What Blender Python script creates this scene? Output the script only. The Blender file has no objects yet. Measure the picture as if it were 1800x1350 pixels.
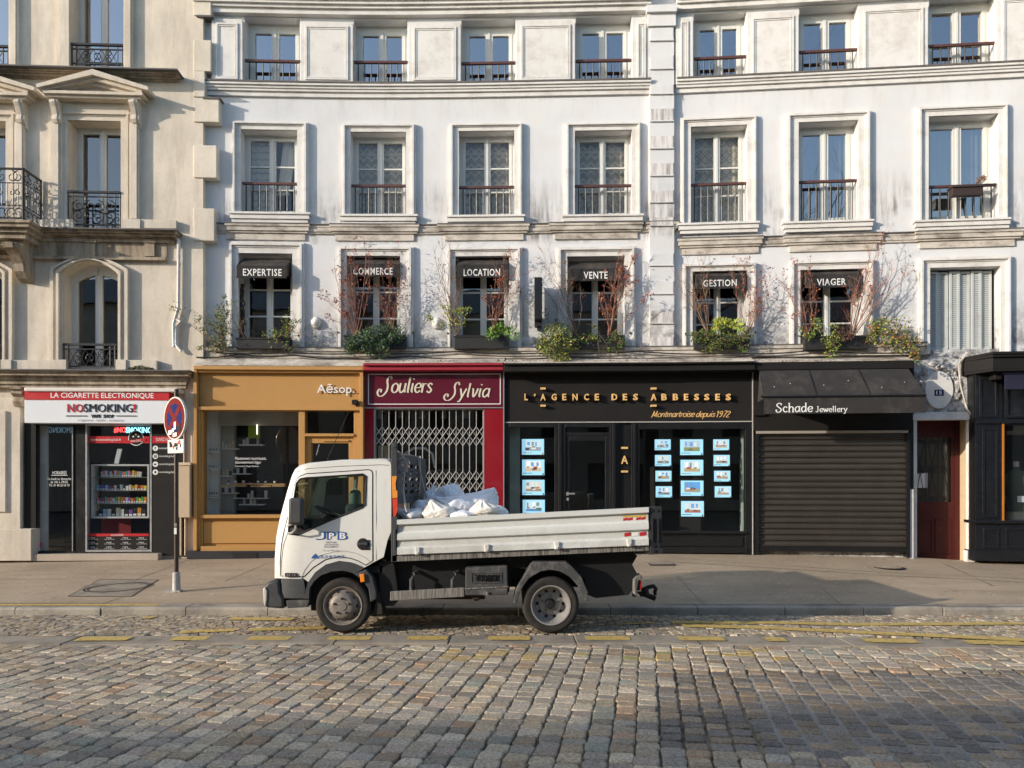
import bpy, bmesh, math, random
from mathutils import Vector, Matrix, noise as mnoise
from mathutils.geometry import delaunay_2d_cdt
R = math.radians
random.seed(7)
scene = bpy.context.scene
COL = scene.collection

# ------------------------------------------------------------------ camera, sky, sun
CAMH = 1.87; FPX = 1350.0; CX = 900.0; HZ = 840.0
cam_d = bpy.data.cameras.new("camera"); cam = bpy.data.objects.new("camera", cam_d); COL.objects.link(cam)
cam.location = (0, 0, CAMH); cam.rotation_euler = (R(90), 0, 0)
cam_d.sensor_width = 36.0; cam_d.lens = 36.0 * FPX / 1800.0
cam_d.shift_y = (HZ - 675.0) / 1800.0
cam_d.clip_start = 0.05; cam_d.clip_end = 3000
scene.camera = cam
SUN_EL = R(15.5); AZ = R(25.0)
world = bpy.data.worlds.new("World"); scene.world = world; world.use_nodes = True
wt = world.node_tree; wt.nodes.clear()
sky = wt.nodes.new("ShaderNodeTexSky"); sky.sky_type = 'NISHITA'; sky.sun_disc = False
sky.sun_elevation = SUN_EL; sky.sun_rotation = R(90) - (AZ + math.pi)
sky.air_density = 1.0; sky.dust_density = 1.3; sky.ozone_density = 1.6
bg = wt.nodes.new("ShaderNodeBackground"); bg.inputs[1].default_value = 0.15
wo = wt.nodes.new("ShaderNodeOutputWorld")
wt.links.new(sky.outputs[0], bg.inputs[0]); wt.links.new(bg.outputs[0], wo.inputs[0])
sun_d = bpy.data.lights.new("sun", 'SUN'); sun = bpy.data.objects.new("sun", sun_d); COL.objects.link(sun)
sun_d.energy = 2.75; sun_d.angle = R(0.5); sun_d.color = (1.0, 0.89, 0.76)
sun.rotation_euler = Vector((math.cos(SUN_EL)*math.cos(AZ), math.cos(SUN_EL)*math.sin(AZ), -math.sin(SUN_EL))).to_track_quat('-Z', 'Y').to_euler()
sun.location = (-30, -20, 20)
vs = scene.view_settings; scene.display_settings.display_device = 'sRGB'
vs.view_transform = 'Standard'; vs.look = 'None'; vs.gamma = 1.0; vs.use_curve_mapping = False
vs.exposure = 0.90
scene.render.engine = 'CYCLES'
cy = scene.cycles
cy.max_bounces = 8; cy.diffuse_bounces = 3; cy.glossy_bounces = 4; cy.transparent_max_bounces = 16
cy.sample_clamp_indirect = 6.0; cy.use_denoising = True
cy.caustics_reflective = False; cy.caustics_refractive = False

# ------------------------------------------------------------------ facade curve and pixel conversion
KN = [(-420, 15.10), (-100, 15.30), (355, 15.55), (700, 15.66), (1150, 15.50), (1200, 15.47), (1800, 14.84), (2400, 14.2)]
KX = [((p - CX) * d / FPX, d) for p, d in KN]
def _slope(i):
    if i == 0: return (KX[1][1]-KX[0][1])/(KX[1][0]-KX[0][0])
    if i == len(KX)-1: return (KX[-1][1]-KX[-2][1])/(KX[-1][0]-KX[-2][0])
    return (KX[i+1][1]-KX[i-1][1])/(KX[i+1][0]-KX[i-1][0])
KM = [_slope(i) for i in range(len(KX))]
def FY(x):
    if x <= KX[0][0]: return KX[0][1] + KM[0]*(x-KX[0][0])
    if x >= KX[-1][0]: return KX[-1][1] + KM[-1]*(x-KX[-1][0])
    for i in range(len(KX)-1):
        x0, y0 = KX[i]; x1, y1 = KX[i+1]
        if x <= x1:
            h = x1-x0; t = (x-x0)/h; m0 = KM[i]*h; m1 = KM[i+1]*h
            return (2*t**3-3*t*t+1)*y0+(t**3-2*t*t+t)*m0+(-2*t**3+3*t*t)*y1+(t**3-t*t)*m1
def FN(x):
    d = (FY(x+.05)-FY(x-.05))/.1
    l = math.hypot(d, 1); return d/l, -1/l
def W(p):                       # facade space (X, out, z) -> world
    X, o, z = p; nx, ny = FN(X)
    return (X + o*nx, FY(X) + o*ny, z)
def fx(px, o=0.0):              # X of a picture column on the facade, offset o outwards
    X = (px-CX)*15.3/FPX
    for _ in range(8):
        nx, ny = FN(X); D = FY(X)+o*ny
        X = (px-CX)*D/FPX - o*nx
    return X
def fz(px, py, o=0.0):
    X = fx(px, o); D = FY(X)+o*FN(X)[1]
    return CAMH + (HZ-py)*D/FPX
def gp(px, py, z=0.0):          # a picture point on the ground plane at height z
    D = FPX*(CAMH-z)/(py-HZ)
    return ((px-CX)*D/FPX, D)

# ------------------------------------------------------------------ mesh builder
class MB:
    def __init__(s): s.v = []; s.f = []; s.m = []; s.c = []; s.cur = 0; s.col = (1, 1, 1)
    def vt(s, pts):
        n = len(s.v); s.v.extend([tuple(p) for p in pts]); return n
    def face(s, idx): s.f.append(tuple(idx)); s.m.append(s.cur); s.c.append(s.col)
    def poly(s, pts): n = s.vt(pts); s.face(range(n, n+len(pts)))
    def box(s, x0, x1, y0, y1, z0, z1, n=None):
        if n is None: n = max(1, int(abs(x1-x0)/0.7))
        for i in range(n+1):
            x = x0+(x1-x0)*i/n
            s.vt([(x, y0, z0), (x, y1, z0), (x, y1, z1), (x, y0, z1)])
        b = len(s.v)-4*(n+1)
        for i in range(n):
            a = b+4*i
            for k in range(4): s.face((a+k, a+(k+1) % 4, a+4+(k+1) % 4, a+4+k))
        s.face((b+3, b+2, b+1, b)); e = b+4*n; s.face((e, e+1, e+2, e+3))
    def pbox(s, px0, px1, py0, py1, o0, o1, pm=None):   # facade box from picture rectangle (front face at o1)
        pm = (px0+px1)/2 if pm is None else pm
        s.box(fx(px0, o1), fx(px1, o1), o0, o1, fz(pm, py1, o1), fz(pm, py0, o1))
    def prof(s, pr, x0, x1, step=0.6):   # closed (o,z) profile extruded along X
        n = max(1, int(abs(x1-x0)/step)); k = len(pr); b = len(s.v)
        for i in range(n+1):
            x = x0+(x1-x0)*i/n; s.vt([(x, o, z) for o, z in pr])
        for i in range(n):
            for j in range(k):
                j2 = (j+1) % k; s.face((b+i*k+j, b+i*k+j2, b+(i+1)*k+j2, b+(i+1)*k+j))
        s.face([b+j for j in range(k)][::-1]); s.face([b+n*k+j for j in range(k)])
    def extr(s, poly, y0, y1, ax='y'):   # polygon in (x,z) extruded in y, or (x,y) in z
        k = len(poly)
        f = (lambda p, d: (p[0], d, p[1])) if ax == 'y' else ((lambda p, d: (p[0], p[1], d)) if ax == 'z' else (lambda p, d: (d, p[0], p[1])))
        b = s.vt([f(p, y0) for p in poly]); s.vt([f(p, y1) for p in poly])
        for j in range(k): s.face((b+j, b+(j+1) % k, b+k+(j+1) % k, b+k+j))
        s.face([b+j for j in range(k)][::-1]); s.face([b+k+j for j in range(k)])
    def tube(s, pts, r, sides=5, cap=True):
        pts = [Vector(p) for p in pts]; n = len(pts)
        rr = r if isinstance(r, (list, tuple)) else [r]*n
        b = len(s.v); up = Vector((0.13, 0.31, 0.94))
        for i, p in enumerate(pts):
            t = (pts[min(i+1, n-1)]-pts[max(i-1, 0)])
            if t.length < 1e-9: t = Vector((0, 0, 1))
            t.normalize(); a = t.cross(up)
            if a.length < 1e-3: a = t.cross(Vector((1, 0, 0)))
            a.normalize(); c = a.cross(t)
            for k in range(sides):
                th = 2*math.pi*k/sides; s.v.append(tuple(p+(a*math.cos(th)+c*math.sin(th))*rr[i]))
        for i in range(n-1):
            for k in range(sides):
                k2 = (k+1) % sides; s.face((b+i*sides+k, b+i*sides+k2, b+(i+1)*sides+k2, b+(i+1)*sides+k))
        if cap:
            s.face([b+k for k in range(sides)][::-1]); s.face([b+(n-1)*sides+k for k in range(sides)])
    def lathe(s, pr, c, n=32, ax='z', cap=True):   # pr: (r, h)
        b = len(s.v); k = len(pr)
        for i in range(n):
            th = 2*math.pi*i/n; ct, st = math.cos(th), math.sin(th)
            for r, h in pr:
                if ax == 'z': s.v.append((c[0]+r*ct, c[1]+r*st, c[2]+h))
                else: s.v.append((c[0]+r*ct, c[1]+h, c[2]+r*st))
        for i in range(n):
            i2 = (i+1) % n
            for j in range(k-1): s.face((b+i*k+j, b+i2*k+j, b+i2*k+j+1, b+i*k+j+1))
        if cap:
            s.face([b+i*k for i in range(n)]); s.face([b+i*k+k-1 for i in range(n)])
    def disc(s, cx, o, cz, rx, rz, n=28, o2=None):   # flat or thick ellipse in facade space
        p = [(cx+rx*math.cos(2*math.pi*i/n), cz+rz*math.sin(2*math.pi*i/n)) for i in range(n)]
        if o2 is None: s.poly([(a, o, b) for a, b in p])
        else: s.extr(p, o, o2)
    def wall(s, X0, X1, z0, z1, holes, o, step=0.7):
        xs = {X0, X1}; zs = {z0, z1}
        for a, b, c, d in holes: xs |= {a, b}; zs |= {c, d}
        xs = sorted(x for x in xs if X0 <= x <= X1); zs = sorted(z for z in zs if z0 <= z <= z1)
        fxs = []
        for a, b in zip(xs, xs[1:]):
            n = max(1, int((b-a)/step)); fxs += [a+(b-a)*i/n for i in range(n)]
        fxs.append(xs[-1]); idx = {}
        for i, x in enumerate(fxs):
            for j, z in enumerate(zs): idx[i, j] = len(s.v); s.v.append((x, o, z))
        for i in range(len(fxs)-1):
            for j in range(len(zs)-1):
                mx = (fxs[i]+fxs[i+1])/2; mz = (zs[j]+zs[j+1])/2
                if any(a < mx < b and c < mz < d for a, b, c, d in holes): continue
                s.face((idx[i, j], idx[i+1, j], idx[i+1, j+1], idx[i, j+1]))
    def reveal(s, X0, X1, z0, z1, o0, o1):
        s.poly([(X0, o0, z0), (X0, o1, z0), (X0, o1, z1), (X0, o0, z1)])
        s.poly([(X1, o0, z0), (X1, o0, z1), (X1, o1, z1), (X1, o1, z0)])
        s.poly([(X0, o0, z1), (X0, o1, z1), (X1, o1, z1), (X1, o0, z1)])
        s.poly([(X0, o0, z0), (X1, o0, z0), (X1, o1, z0), (X0, o1, z0)])
    def frame3(s, X0, X1, z0, z1, o0, o1, w, bottom=False):   # three or four butted bars
        s.box(X0, X1, o0, o1, z1-w, z1)
        zb = z0+w if bottom else z0
        s.box(X0, X0+w, o0, o1, zb, z1-w, 1); s.box(X1-w, X1, o0, o1, zb, z1-w, 1)
        if bottom: s.box(X0, X1, o0, o1, z0, z0+w)
    def text(s, body, X0, X1, z0, z1, o, depth=0.006, off=0.0, shear=0.0, spc=1.0, fit=True, align='c'):
        cu = bpy.data.curves.new("tmp_text", 'FONT'); cu.body = body; cu.extrude = 0.0; cu.offset = off; cu.shear = shear
        cu.space_character = spc; cu.resolution_u = 2
        ob = bpy.data.objects.new("tmp_text", cu); COL.objects.link(ob)
        dg = bpy.context.evaluated_depsgraph_get(); me = bpy.data.meshes.new_from_object(ob.evaluated_get(dg))
        bpy.data.objects.remove(ob); bpy.data.curves.remove(cu)
        vs_ = [v.co.copy() for v in me.vertices]
        if not vs_: bpy.data.meshes.remove(me); return
        ax = min(v.x for v in vs_); bx = max(v.x for v in vs_); ay = min(v.y for v in vs_); by = max(v.y for v in vs_)
        sx = (X1-X0)/(bx-ax); sz = (z1-z0)/(by-ay); ox = 0
        if not fit:
            sx = min(sx, sz); sz = sx; ox = ((X1-X0)-(bx-ax)*sx)*{'c': .5, 'l': 0, 'r': 1}[align]
        pts = [(X0+ox+(v.x-ax)*sx, z0+(v.y-ay)*sz) for v in vs_]; n = len(pts); b = len(s.v)
        s.vt([(a, o, c) for a, c in pts])
        cnt = {}
        for p in me.polygons:
            vi = list(p.vertices); s.face([b+i for i in vi])
            for a, c in zip(vi, vi[1:]+vi[:1]): cnt[(a, c)] = cnt.get((a, c), 0)+1
        if depth > 0:
            b2 = s.vt([(a, o-depth, c) for a, c in pts])
            for (a, c) in cnt:
                if (c, a) not in cnt: s.face((b+a, b+c, b2+c, b2+a))
        bpy.data.meshes.remove(me)
    def ptext(s, body, px0, px1, py0, py1, o, **k):
        pm = (px0+px1)/2
        s.text(body, fx(px0, o), fx(px1, o), fz(pm, py1, o), fz(pm, py0, o), o, **k)
    def build(s, name, mats, parent=None, warp=False, smooth=None, bevel=0, loc=None, fixn=True):
        if not isinstance(mats, (list, tuple)): mats = [mats]
        vv = [W(p) for p in s.v] if warp else s.v
        if loc is None:
            root = parent
            while root is not None and root.parent is not None: root = root.parent
            if root is not None:
                loc = Vector(root.location) if not root.get('localspace') else Vector((0, 0, 0))
            elif vv:
                loc = Vector((sum(p[0] for p in vv)/len(vv), sum(p[1] for p in vv)/len(vv), min(p[2] for p in vv)))
            else: loc = Vector((0, 0, 0))
            own = root is None
        else: own = True; loc = Vector(loc)
        me = bpy.data.meshes.new(name)
        me.from_pydata([(p[0]-loc[0], p[1]-loc[1], p[2]-loc[2]) for p in vv], [], s.f)
        for m in mats: me.materials.append(m)
        me.polygons.foreach_set("material_index", s.m)
        if any(c != (1, 1, 1) for c in s.c):
            at = me.color_attributes.new("tone", 'FLOAT_COLOR', 'CORNER'); buf = []
            for p in me.polygons:
                c = s.c[p.index]; buf.extend(list((c[0], c[1], c[2], 1.0))*p.loop_total)
            at.data.foreach_set("color", buf)
        if fixn:
            bm = bmesh.new(); bm.from_mesh(me); bmesh.ops.recalc_face_normals(bm, faces=bm.faces); bm.to_mesh(me); bm.free()
        if smooth is not None:
            me.polygons.foreach_set("use_smooth", [True]*len(me.polygons)); me.set_sharp_from_angle(angle=R(smooth))
        me.update()
        ob = bpy.data.objects.new(name, me); COL.objects.link(ob)
        if parent is not None: ob.parent = parent
        if own: ob.location = loc
        if bevel:
            bv = ob.modifiers.new("bevel", 'BEVEL'); bv.width = bevel; bv.segments = 2; bv.limit_method = 'ANGLE'; bv.angle_limit = R(40)
        return ob

def islands(mb):
    par = list(range(len(mb.v)))
    def find(a):
        while par[a] != a: par[a] = par[par[a]]; a = par[a]
        return a
    for f in mb.f:
        r0 = find(f[0])
        for i in f[1:]: par[find(i)] = r0
    g = {}
    for k, f in enumerate(mb.f): g.setdefault(find(f[0]), []).append(k)
    L = []
    for fs in g.values():
        vs_ = {i for k in fs for i in mb.f[k]}
        L.append([fs, [min(mb.v[i][q] for i in vs_) for q in range(3)], [max(mb.v[i][q] for i in vs_) for q in range(3)]])
    merged = True
    own = list(range(len(L)))
    def fo(a):
        while own[a] != a: a = own[a]
        return a
    for a in range(len(L)):
        for b in range(a):
            gap = max(max(L[a][1][q]-L[b][2][q], L[b][1][q]-L[a][2][q], 0) for q in range(3))
            if gap < .03: own[fo(a)] = fo(b)
    out = {}
    for a in range(len(L)): out.setdefault(fo(a), []).extend(L[a][0])
    res = []
    for fs in out.values():
        m = MB(); mp = {}
        for k in sorted(fs):
            idx = []
            for i in mb.f[k]:
                if i not in mp: mp[i] = len(m.v); m.v.append(mb.v[i])
                idx.append(mp[i])
            m.f.append(tuple(idx)); m.m.append(mb.m[k]); m.c.append(mb.c[k])
        res.append(m)
    return res
def build_each(mb, *a, **k):          # one object for every piece that stands by itself
    obs = [m.build(*a, **k) for m in islands(mb)]; return obs[0]

def thing(name, label, cat, loc, group=None, rot=None, local=False):
    o = bpy.data.objects.new(name, None); COL.objects.link(o); o.location = loc; o.empty_display_size = .2
    if rot: o.rotation_euler = rot
    o['label'] = label; o['category'] = cat
    if group: o['group'] = group
    if local: o['localspace'] = 1
    return o
def tag(o, label, cat, group=None):
    o['label'] = label; o['category'] = cat
    if group: o['group'] = group
    return o
def struct(o, kind='structure'): o['kind'] = kind; return o

# ------------------------------------------------------------------ materials
class NT:
    def __init__(s, name):
        s.m = bpy.data.materials.new(name); s.m.use_nodes = True; s.t = s.m.node_tree; s.t.nodes.clear()
        s.out = s.n("ShaderNodeOutputMaterial")
        s.tc = s.n("ShaderNodeTexCoord").outputs["Object"]
    def n(s, t, **k):
        nd = s.t.nodes.new(t)
        for a, b in k.items(): setattr(nd, a, b)
        return nd
    def l(s, a, b): s.t.links.new(a, b)
    def noise(s, scale, detail=4, rough=.6, vec=None, sc=None, lo=None, hi=None, dist=0):
        nd = s.n("ShaderNodeTexNoise"); nd.inputs["Scale"].default_value = scale; nd.inputs["Detail"].default_value = detail
        nd.inputs["Roughness"].default_value = rough; nd.inputs["Distortion"].default_value = dist
        v = vec or s.tc
        if sc:
            mp = s.n("ShaderNodeMapping"); mp.inputs["Scale"].default_value = sc; s.l(v, mp.inputs[0]); v = mp.outputs[0]
        s.l(v, nd.inputs["Vector"]); o = nd.outputs[0]
        if lo is not None: o = s.rng(o, lo, hi)
        return o
    def rng(s, v, a, b, c=0.0, d=1.0):
        r = s.n("ShaderNodeMapRange"); r.inputs[1].default_value = a; r.inputs[2].default_value = b
        r.inputs[3].default_value = c; r.inputs[4].default_value = d; s.l(v, r.inputs[0]); return r.outputs[0]
    def math(s, op, a, b=None):
        m = s.n("ShaderNodeMath", operation=op)
        for i, q in enumerate((a, b)):
            if q is None: continue
            if isinstance(q, (int, float)): m.inputs[i].default_value = q
            else: s.l(q, m.inputs[i])
        return m.outputs[0]
    def mix(s, f, a, b, blend='MIX'):
        m = s.n("ShaderNodeMix", data_type='RGBA', blend_type=blend)
        for i, q in ((0, f), (6, a), (7, b)):
            if isinstance(q, (int, float)): m.inputs[i].default_value = q
            elif isinstance(q, tuple): m.inputs[i].default_value = (*q[:3], 1)
            else: s.l(q, m.inputs[i])
        return m.outputs[2]
    def xyz(s, v=None):
        x = s.n("ShaderNodeSeparateXYZ"); s.l(v or s.tc, x.inputs[0]); return x.outputs
    def bump(s, h, st=.3, dist=.01):
        b = s.n("ShaderNodeBump"); b.inputs["Strength"].default_value = st; b.inputs["Distance"].default_value = dist
        s.l(h, b.inputs["Height"]); return b.outputs[0]
    def bsdf(s, col, rough=.6, metal=0.0, nrm=None, spec=.5, coat=0.0, emit=None, es=0.0):
        p = s.n("ShaderNodeBsdfPrincipled")
        for k, q in (("Base Color", col), ("Roughness", rough), ("Metallic", metal)):
            if isinstance(q, tuple): p.inputs[k].default_value = (*q[:3], 1)
            elif isinstance(q, (int, float)): p.inputs[k].default_value = q
            else: s.l(q, p.inputs[k])
        p.inputs["Specular IOR Level"].default_value = spec; p.inputs["Coat Weight"].default_value = coat
        if coat: p.inputs["Coat Roughness"].default_value = .06
        if nrm is not None: s.l(nrm, p.inputs["Normal"])
        if emit is not None:
            if isinstance(emit, tuple): p.inputs["Emission Color"].default_value = (*emit[:3], 1)
            else: s.l(emit, p.inputs["Emission Color"])
            p.inputs["Emission Strength"].default_value = es
        s.l(p.outputs[0], s.out.inputs[0]); return p
def sc3(c, k): return tuple(min(1, x*k) for x in c)
def M(name, col, rough=.6, metal=0.0, var=.12, scale=6.0, bump=0.0, bscale=40, spec=.4, coat=0.0, dirt=None, dscale=3.0, dlo=.55, dhi=.75, dstretch=None, damt=.8):
    t = NT(name)
    c = t.mix(t.noise(scale, 5, .65), sc3(col, 1-var), sc3(col, 1+var))
    if dirt: c = t.mix(t.math('MULTIPLY', t.noise(dscale, 6, .7, sc=dstretch, lo=dlo, hi=dhi), damt), c, dirt)
    nr = t.bump(t.noise(bscale, 4, .6), .35, bump) if bump else None
    rg = t.rng(t.noise(scale*1.7, 3), .3, .7, max(0, rough-.07), min(1, rough+.07))
    t.bsdf(c, rg, metal, nr, spec, coat); return t.m
def Mtone(name, rough=.6, bump=0.0, bscale=60, speck=.25, spec=.4, k=1.0):     # colour comes from each piece's own tone
    t = NT(name); a = t.n("ShaderNodeVertexColor"); a.layer_name = "tone"
    c = t.mix(t.noise(bscale*1.3, 3, .7, lo=.3, hi=.7), t.mix(1.0, a.outputs[0], (1-speck,)*3, 'MULTIPLY'), t.mix(1.0, a.outputs[0], (1+speck,)*3, 'MULTIPLY'))
    nr = t.bump(t.noise(bscale, 5, .7), .6, bump) if bump else None
    t.bsdf(c, rough, 0, nr, spec); return t.m
def Memit(name, col, st):
    t = NT(name); t.bsdf(col, .4, emit=col, es=st); return t.m
def Mglass(name, refl=.12, tint=(.8, .84, .82), rough=.0, wob=0.0):
    t = NT(name)
    tr = t.n("ShaderNodeBsdfTransparent"); tr.inputs[0].default_value = (*tint, 1)
    gl = t.n("ShaderNodeBsdfAnisotropic") if False else t.n("ShaderNodeBsdfGlossy")
    gl.inputs["Roughness"].default_value = rough
    if wob: 
        nb = t.bump(t.noise(1.6, 1), .25, wob); t.l(nb, gl.inputs["Normal"])
    lw = t.n("ShaderNodeLayerWeight"); lw.inputs[0].default_value = .35
    f = t.rng(lw.outputs["Facing"], 0, 1, refl, min(1, refl+.55))
    mx = t.n("ShaderNodeMixShader"); t.l(f, mx.inputs[0]); t.l(tr.outputs[0], mx.inputs[1]); t.l(gl.outputs[0], mx.inputs[2])
    t.l(mx.outputs[0], t.out.inputs[0]); return t.m
MAT = {}
# painted white render with soot above the ledges and rising damp at the foot
def wall_white(name, base, soot):
    t = NT(name); x, y, z = t.xyz()
    big = t.noise(.55, 5, .6)
    c = t.mix(t.rng(big, .35, .68), sc3(base, .90), base)
    c = t.mix(t.math('MULTIPLY', t.noise(1.2, 6, .7, lo=.45, hi=.7), .32), c, (.66, .59, .51))
    st = t.noise(2.2, 6, .72, sc=(3.4, 3.4, .4), lo=.40, hi=.62)
    patch = t.noise(1.1, 4, .6, lo=.40, hi=.56)
    b1 = t.math('MULTIPLY', t.rng(z, 6.72, 7.35), t.rng(z, 7.95, 7.6, 0, 1))
    b1 = t.math('MULTIPLY', t.rng(z, 8.0, 7.05, 0, 1), t.rng(z, 6.6, 6.75, 0, 1))
    b0 = t.rng(z, 5.5, 4.4, 0, 1)
    m1 = t.math('MULTIPLY', t.math('MULTIPLY', st, patch), b1)
    c = t.mix(t.math('MULTIPLY', m1, .85), c, soot)
    low = t.math('MULTIPLY', t.noise(4.5, 7, .78, lo=.38, hi=.58), b0)
    c = t.mix(t.math('MULTIPLY', low, .9), c, (.13, .12, .115))
    up = t.math('MULTIPLY', t.math('MULTIPLY', t.noise(2.6, 6, .7, sc=(2.5, 2.5, .3), lo=.5, hi=.75), t.rng(z, 9.0, 9.55, 0, 1)), t.rng(z, 9.9, 9.7, 0, 1))
    c = t.mix(t.math('MULTIPLY', up, .45), c, (.42, .39, .36))
    fine = t.noise(26, 5, .7); c = t.mix(t.math('MULTIPLY', t.rng(fine, .55, .75), .14), c, (.55, .52, .48))
    h = t.math('ADD', t.noise(3.0, 3), t.math('MULTIPLY', t.noise(35, 4), .35))
    t.bsdf(c, .75, 0, t.bump(h, .35, .02), .25); return t.m
MAT['wall'] = wall_white("painted_render", (.70, .71, .72), (.10, .085, .08))
MAT['trim'] = M("moulding_paint", (.70, .685, .655), .65, 0, .08, 2.5, .004, 30, .3, dirt=(.40, .35, .30), dscale=2.6, dlo=.47, dhi=.75, dstretch=(1, 1, 1.2), damt=.6)
MAT['ledge'] = M("ledge_stone", (.60, .55, .48), .8, 0, .16, 2.0, .008, 25, .2, dirt=(.17, .145, .12), dscale=2.2, dlo=.42, dhi=.66, dstretch=(1, 1, 2.2), damt=.85)
MAT['sootledge'] = M("sooty_flashing", (.13, .12, .115), .7, 0, .3, 4, .006, 30, .3)
def stone(name, base, dk, amt=.6, lo=.45, hi=.72):
    t = NT(name)
    c = t.mix(t.rng(t.noise(.7, 6, .65), .35, .7), sc3(base, .84), sc3(base, 1.06))
    c = t.mix(t.math('MULTIPLY', t.noise(1.6, 7, .72, sc=(2.2, 2.2, .5), lo=lo, hi=hi), amt), c, dk)
    c = t.mix(t.math('MULTIPLY', t.noise(14, 5, .7, lo=.5, hi=.7), .2), c, sc3(base, .6))
    h = t.math('ADD', t.noise(2.4, 4), t.math('MULTIPLY', t.noise(30, 5), .4))
    t.bsdf(c, .85, 0, t.bump(h, .45, .02), .2); return t.m
MAT['stone'] = stone("limestone", (.72, .645, .535), (.40, .34, .27), .62)
MAT['stonedk'] = stone("weathered_limestone", (.50, .42, .32), (.17, .13, .09), .85, .40, .62)
MAT['quoin'] = stone("quoin_render", (.74, .67, .56), (.40, .35, .28), .5)
MAT['winwhite'] = M("window_paint", (.66, .665, .63), .45, 0, .05, 6, 0, 40, .5, dirt=(.45, .44, .40), dscale=4, dlo=.55, dhi=.8, damt=.4)
MAT['glass'] = Mglass("window_glass", .46, (.6, .66, .64), 0, .006)
MAT['laceglass'] = Mglass("plain_window_glass", .06, (.9, .91, .88), 0, .004)
MAT['glasslow'] = Mglass("lower_window_glass", .16, (.6, .64, .62), 0, .006)
MAT['shopglass'] = Mglass("shop_glass", .07, (.92, .94, .93), 0, .002)
MAT['room'] = M("dark_room", (.035, .034, .033), .9, 0, .2, 2)
MAT['iron'] = M("black_iron", (.028, .027, .028), .45, .2, .2, 8, 0, 40, .5)
MAT['handrail'] = M("brown_handrail", (.10, .04, .032), .45, 0, .15, 6, 0, 40, .5)
MAT['blackcanvas'] = M("black_canvas", (.035, .033, .033), .85, 0, .25, 5, .004, 90, .2, dirt=(.13, .11, .09), dscale=2.5, dlo=.5, dhi=.8, damt=.5)
MAT['white'] = M("white_lettering", (.80, .79, .76), .5, 0, .02, 5)
MAT['blackplant'] = M("black_planter", (.022, .022, .022), .55, 0, .2, 5, 0, 40, .4)
# ------------------------------------------------------------------ lace and curtain materials
def lace(name, light, dark, sz, kind):
    t = NT(name); x, y, z = t.xyz()
    sx = t.math('MULTIPLY', x, sz); szv = t.math('MULTIPLY', z, sz)
    tri = t.math('PINGPONG', sx, .5)
    if kind == 'zig':
        v = t.math('FRACT', t.math('ADD', szv, tri)); a = t.rng(t.math('ABSOLUTE', t.math('SUBTRACT', v, .5)), .12, .22)
        band = t.math('GREATER_THAN', t.math('FRACT', t.math('MULTIPLY', szv, .5)), .82)
    elif kind == 'diamond':
        v = t.math('FRACT', t.math('MULTIPLY', t.math('ADD', t.math('PINGPONG', szv, .5), tri), 2)); a = t.rng(t.math('ABSOLUTE', t.math('SUBTRACT', v, .5)), .15, .3)
        band = t.math('GREATER_THAN', t.math('FRACT', t.math('MULTIPLY', szv, .5)), .86)
    else:
        v = t.math('FRACT', szv); a = t.rng(t.math('ABSOLUTE', t.math('SUBTRACT', t.math('ADD', v, t.math('MULTIPLY', tri, .35)), .6)), .1, .2)
        band = t.math('GREATER_THAN', v, .84)
    a = t.math('MAXIMUM', t.math('SUBTRACT', 1, a) if kind != 'scallop' else a, band)
    a = t.math('MULTIPLY', a, t.noise(60, 3, .7, lo=.2, hi=.75))
    t.bsdf(t.mix(a, dark, light), .9); return t.m
MAT['lace_a'] = lace("scalloped_lace", (.74, .70, .62), (.40, .37, .325), 7.0, 'scallop')
MAT['lace_b'] = lace("zigzag_lace", (.74, .67, .56), (.36, .315, .26), 6.0, 'zig')
MAT['lace_c'] = lace("diamond_lace", (.82, .78, .66), (.40, .365, .31), 6.0, 'diamond')
MAT['curtain'] = M("pale_curtain", (.62, .60, .55), .9, 0, .1, 3)
MAT['blueblind'] = M("grey_blind", (.22, .25, .28), .8, 0, .1, 3)
MAT['whiteroom'] = M("white_wall_inside", (.55, .54, .52), .9, 0, .08, 2)

def drape(mb, X0, X1, z0, z1, o, waves, amp=.035):
    n = waves*6
    for i in range(n):
        a = X0+(X1-X0)*i/n; b = X0+(X1-X0)*(i+1)/n
        oa = o+amp*math.sin(i*math.pi/3); ob_ = o+amp*math.sin((i+1)*math.pi/3)
        mb.poly([(a, oa, z0), (b, ob_, z0), (b, ob_, z1), (a, oa, z1)])

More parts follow.
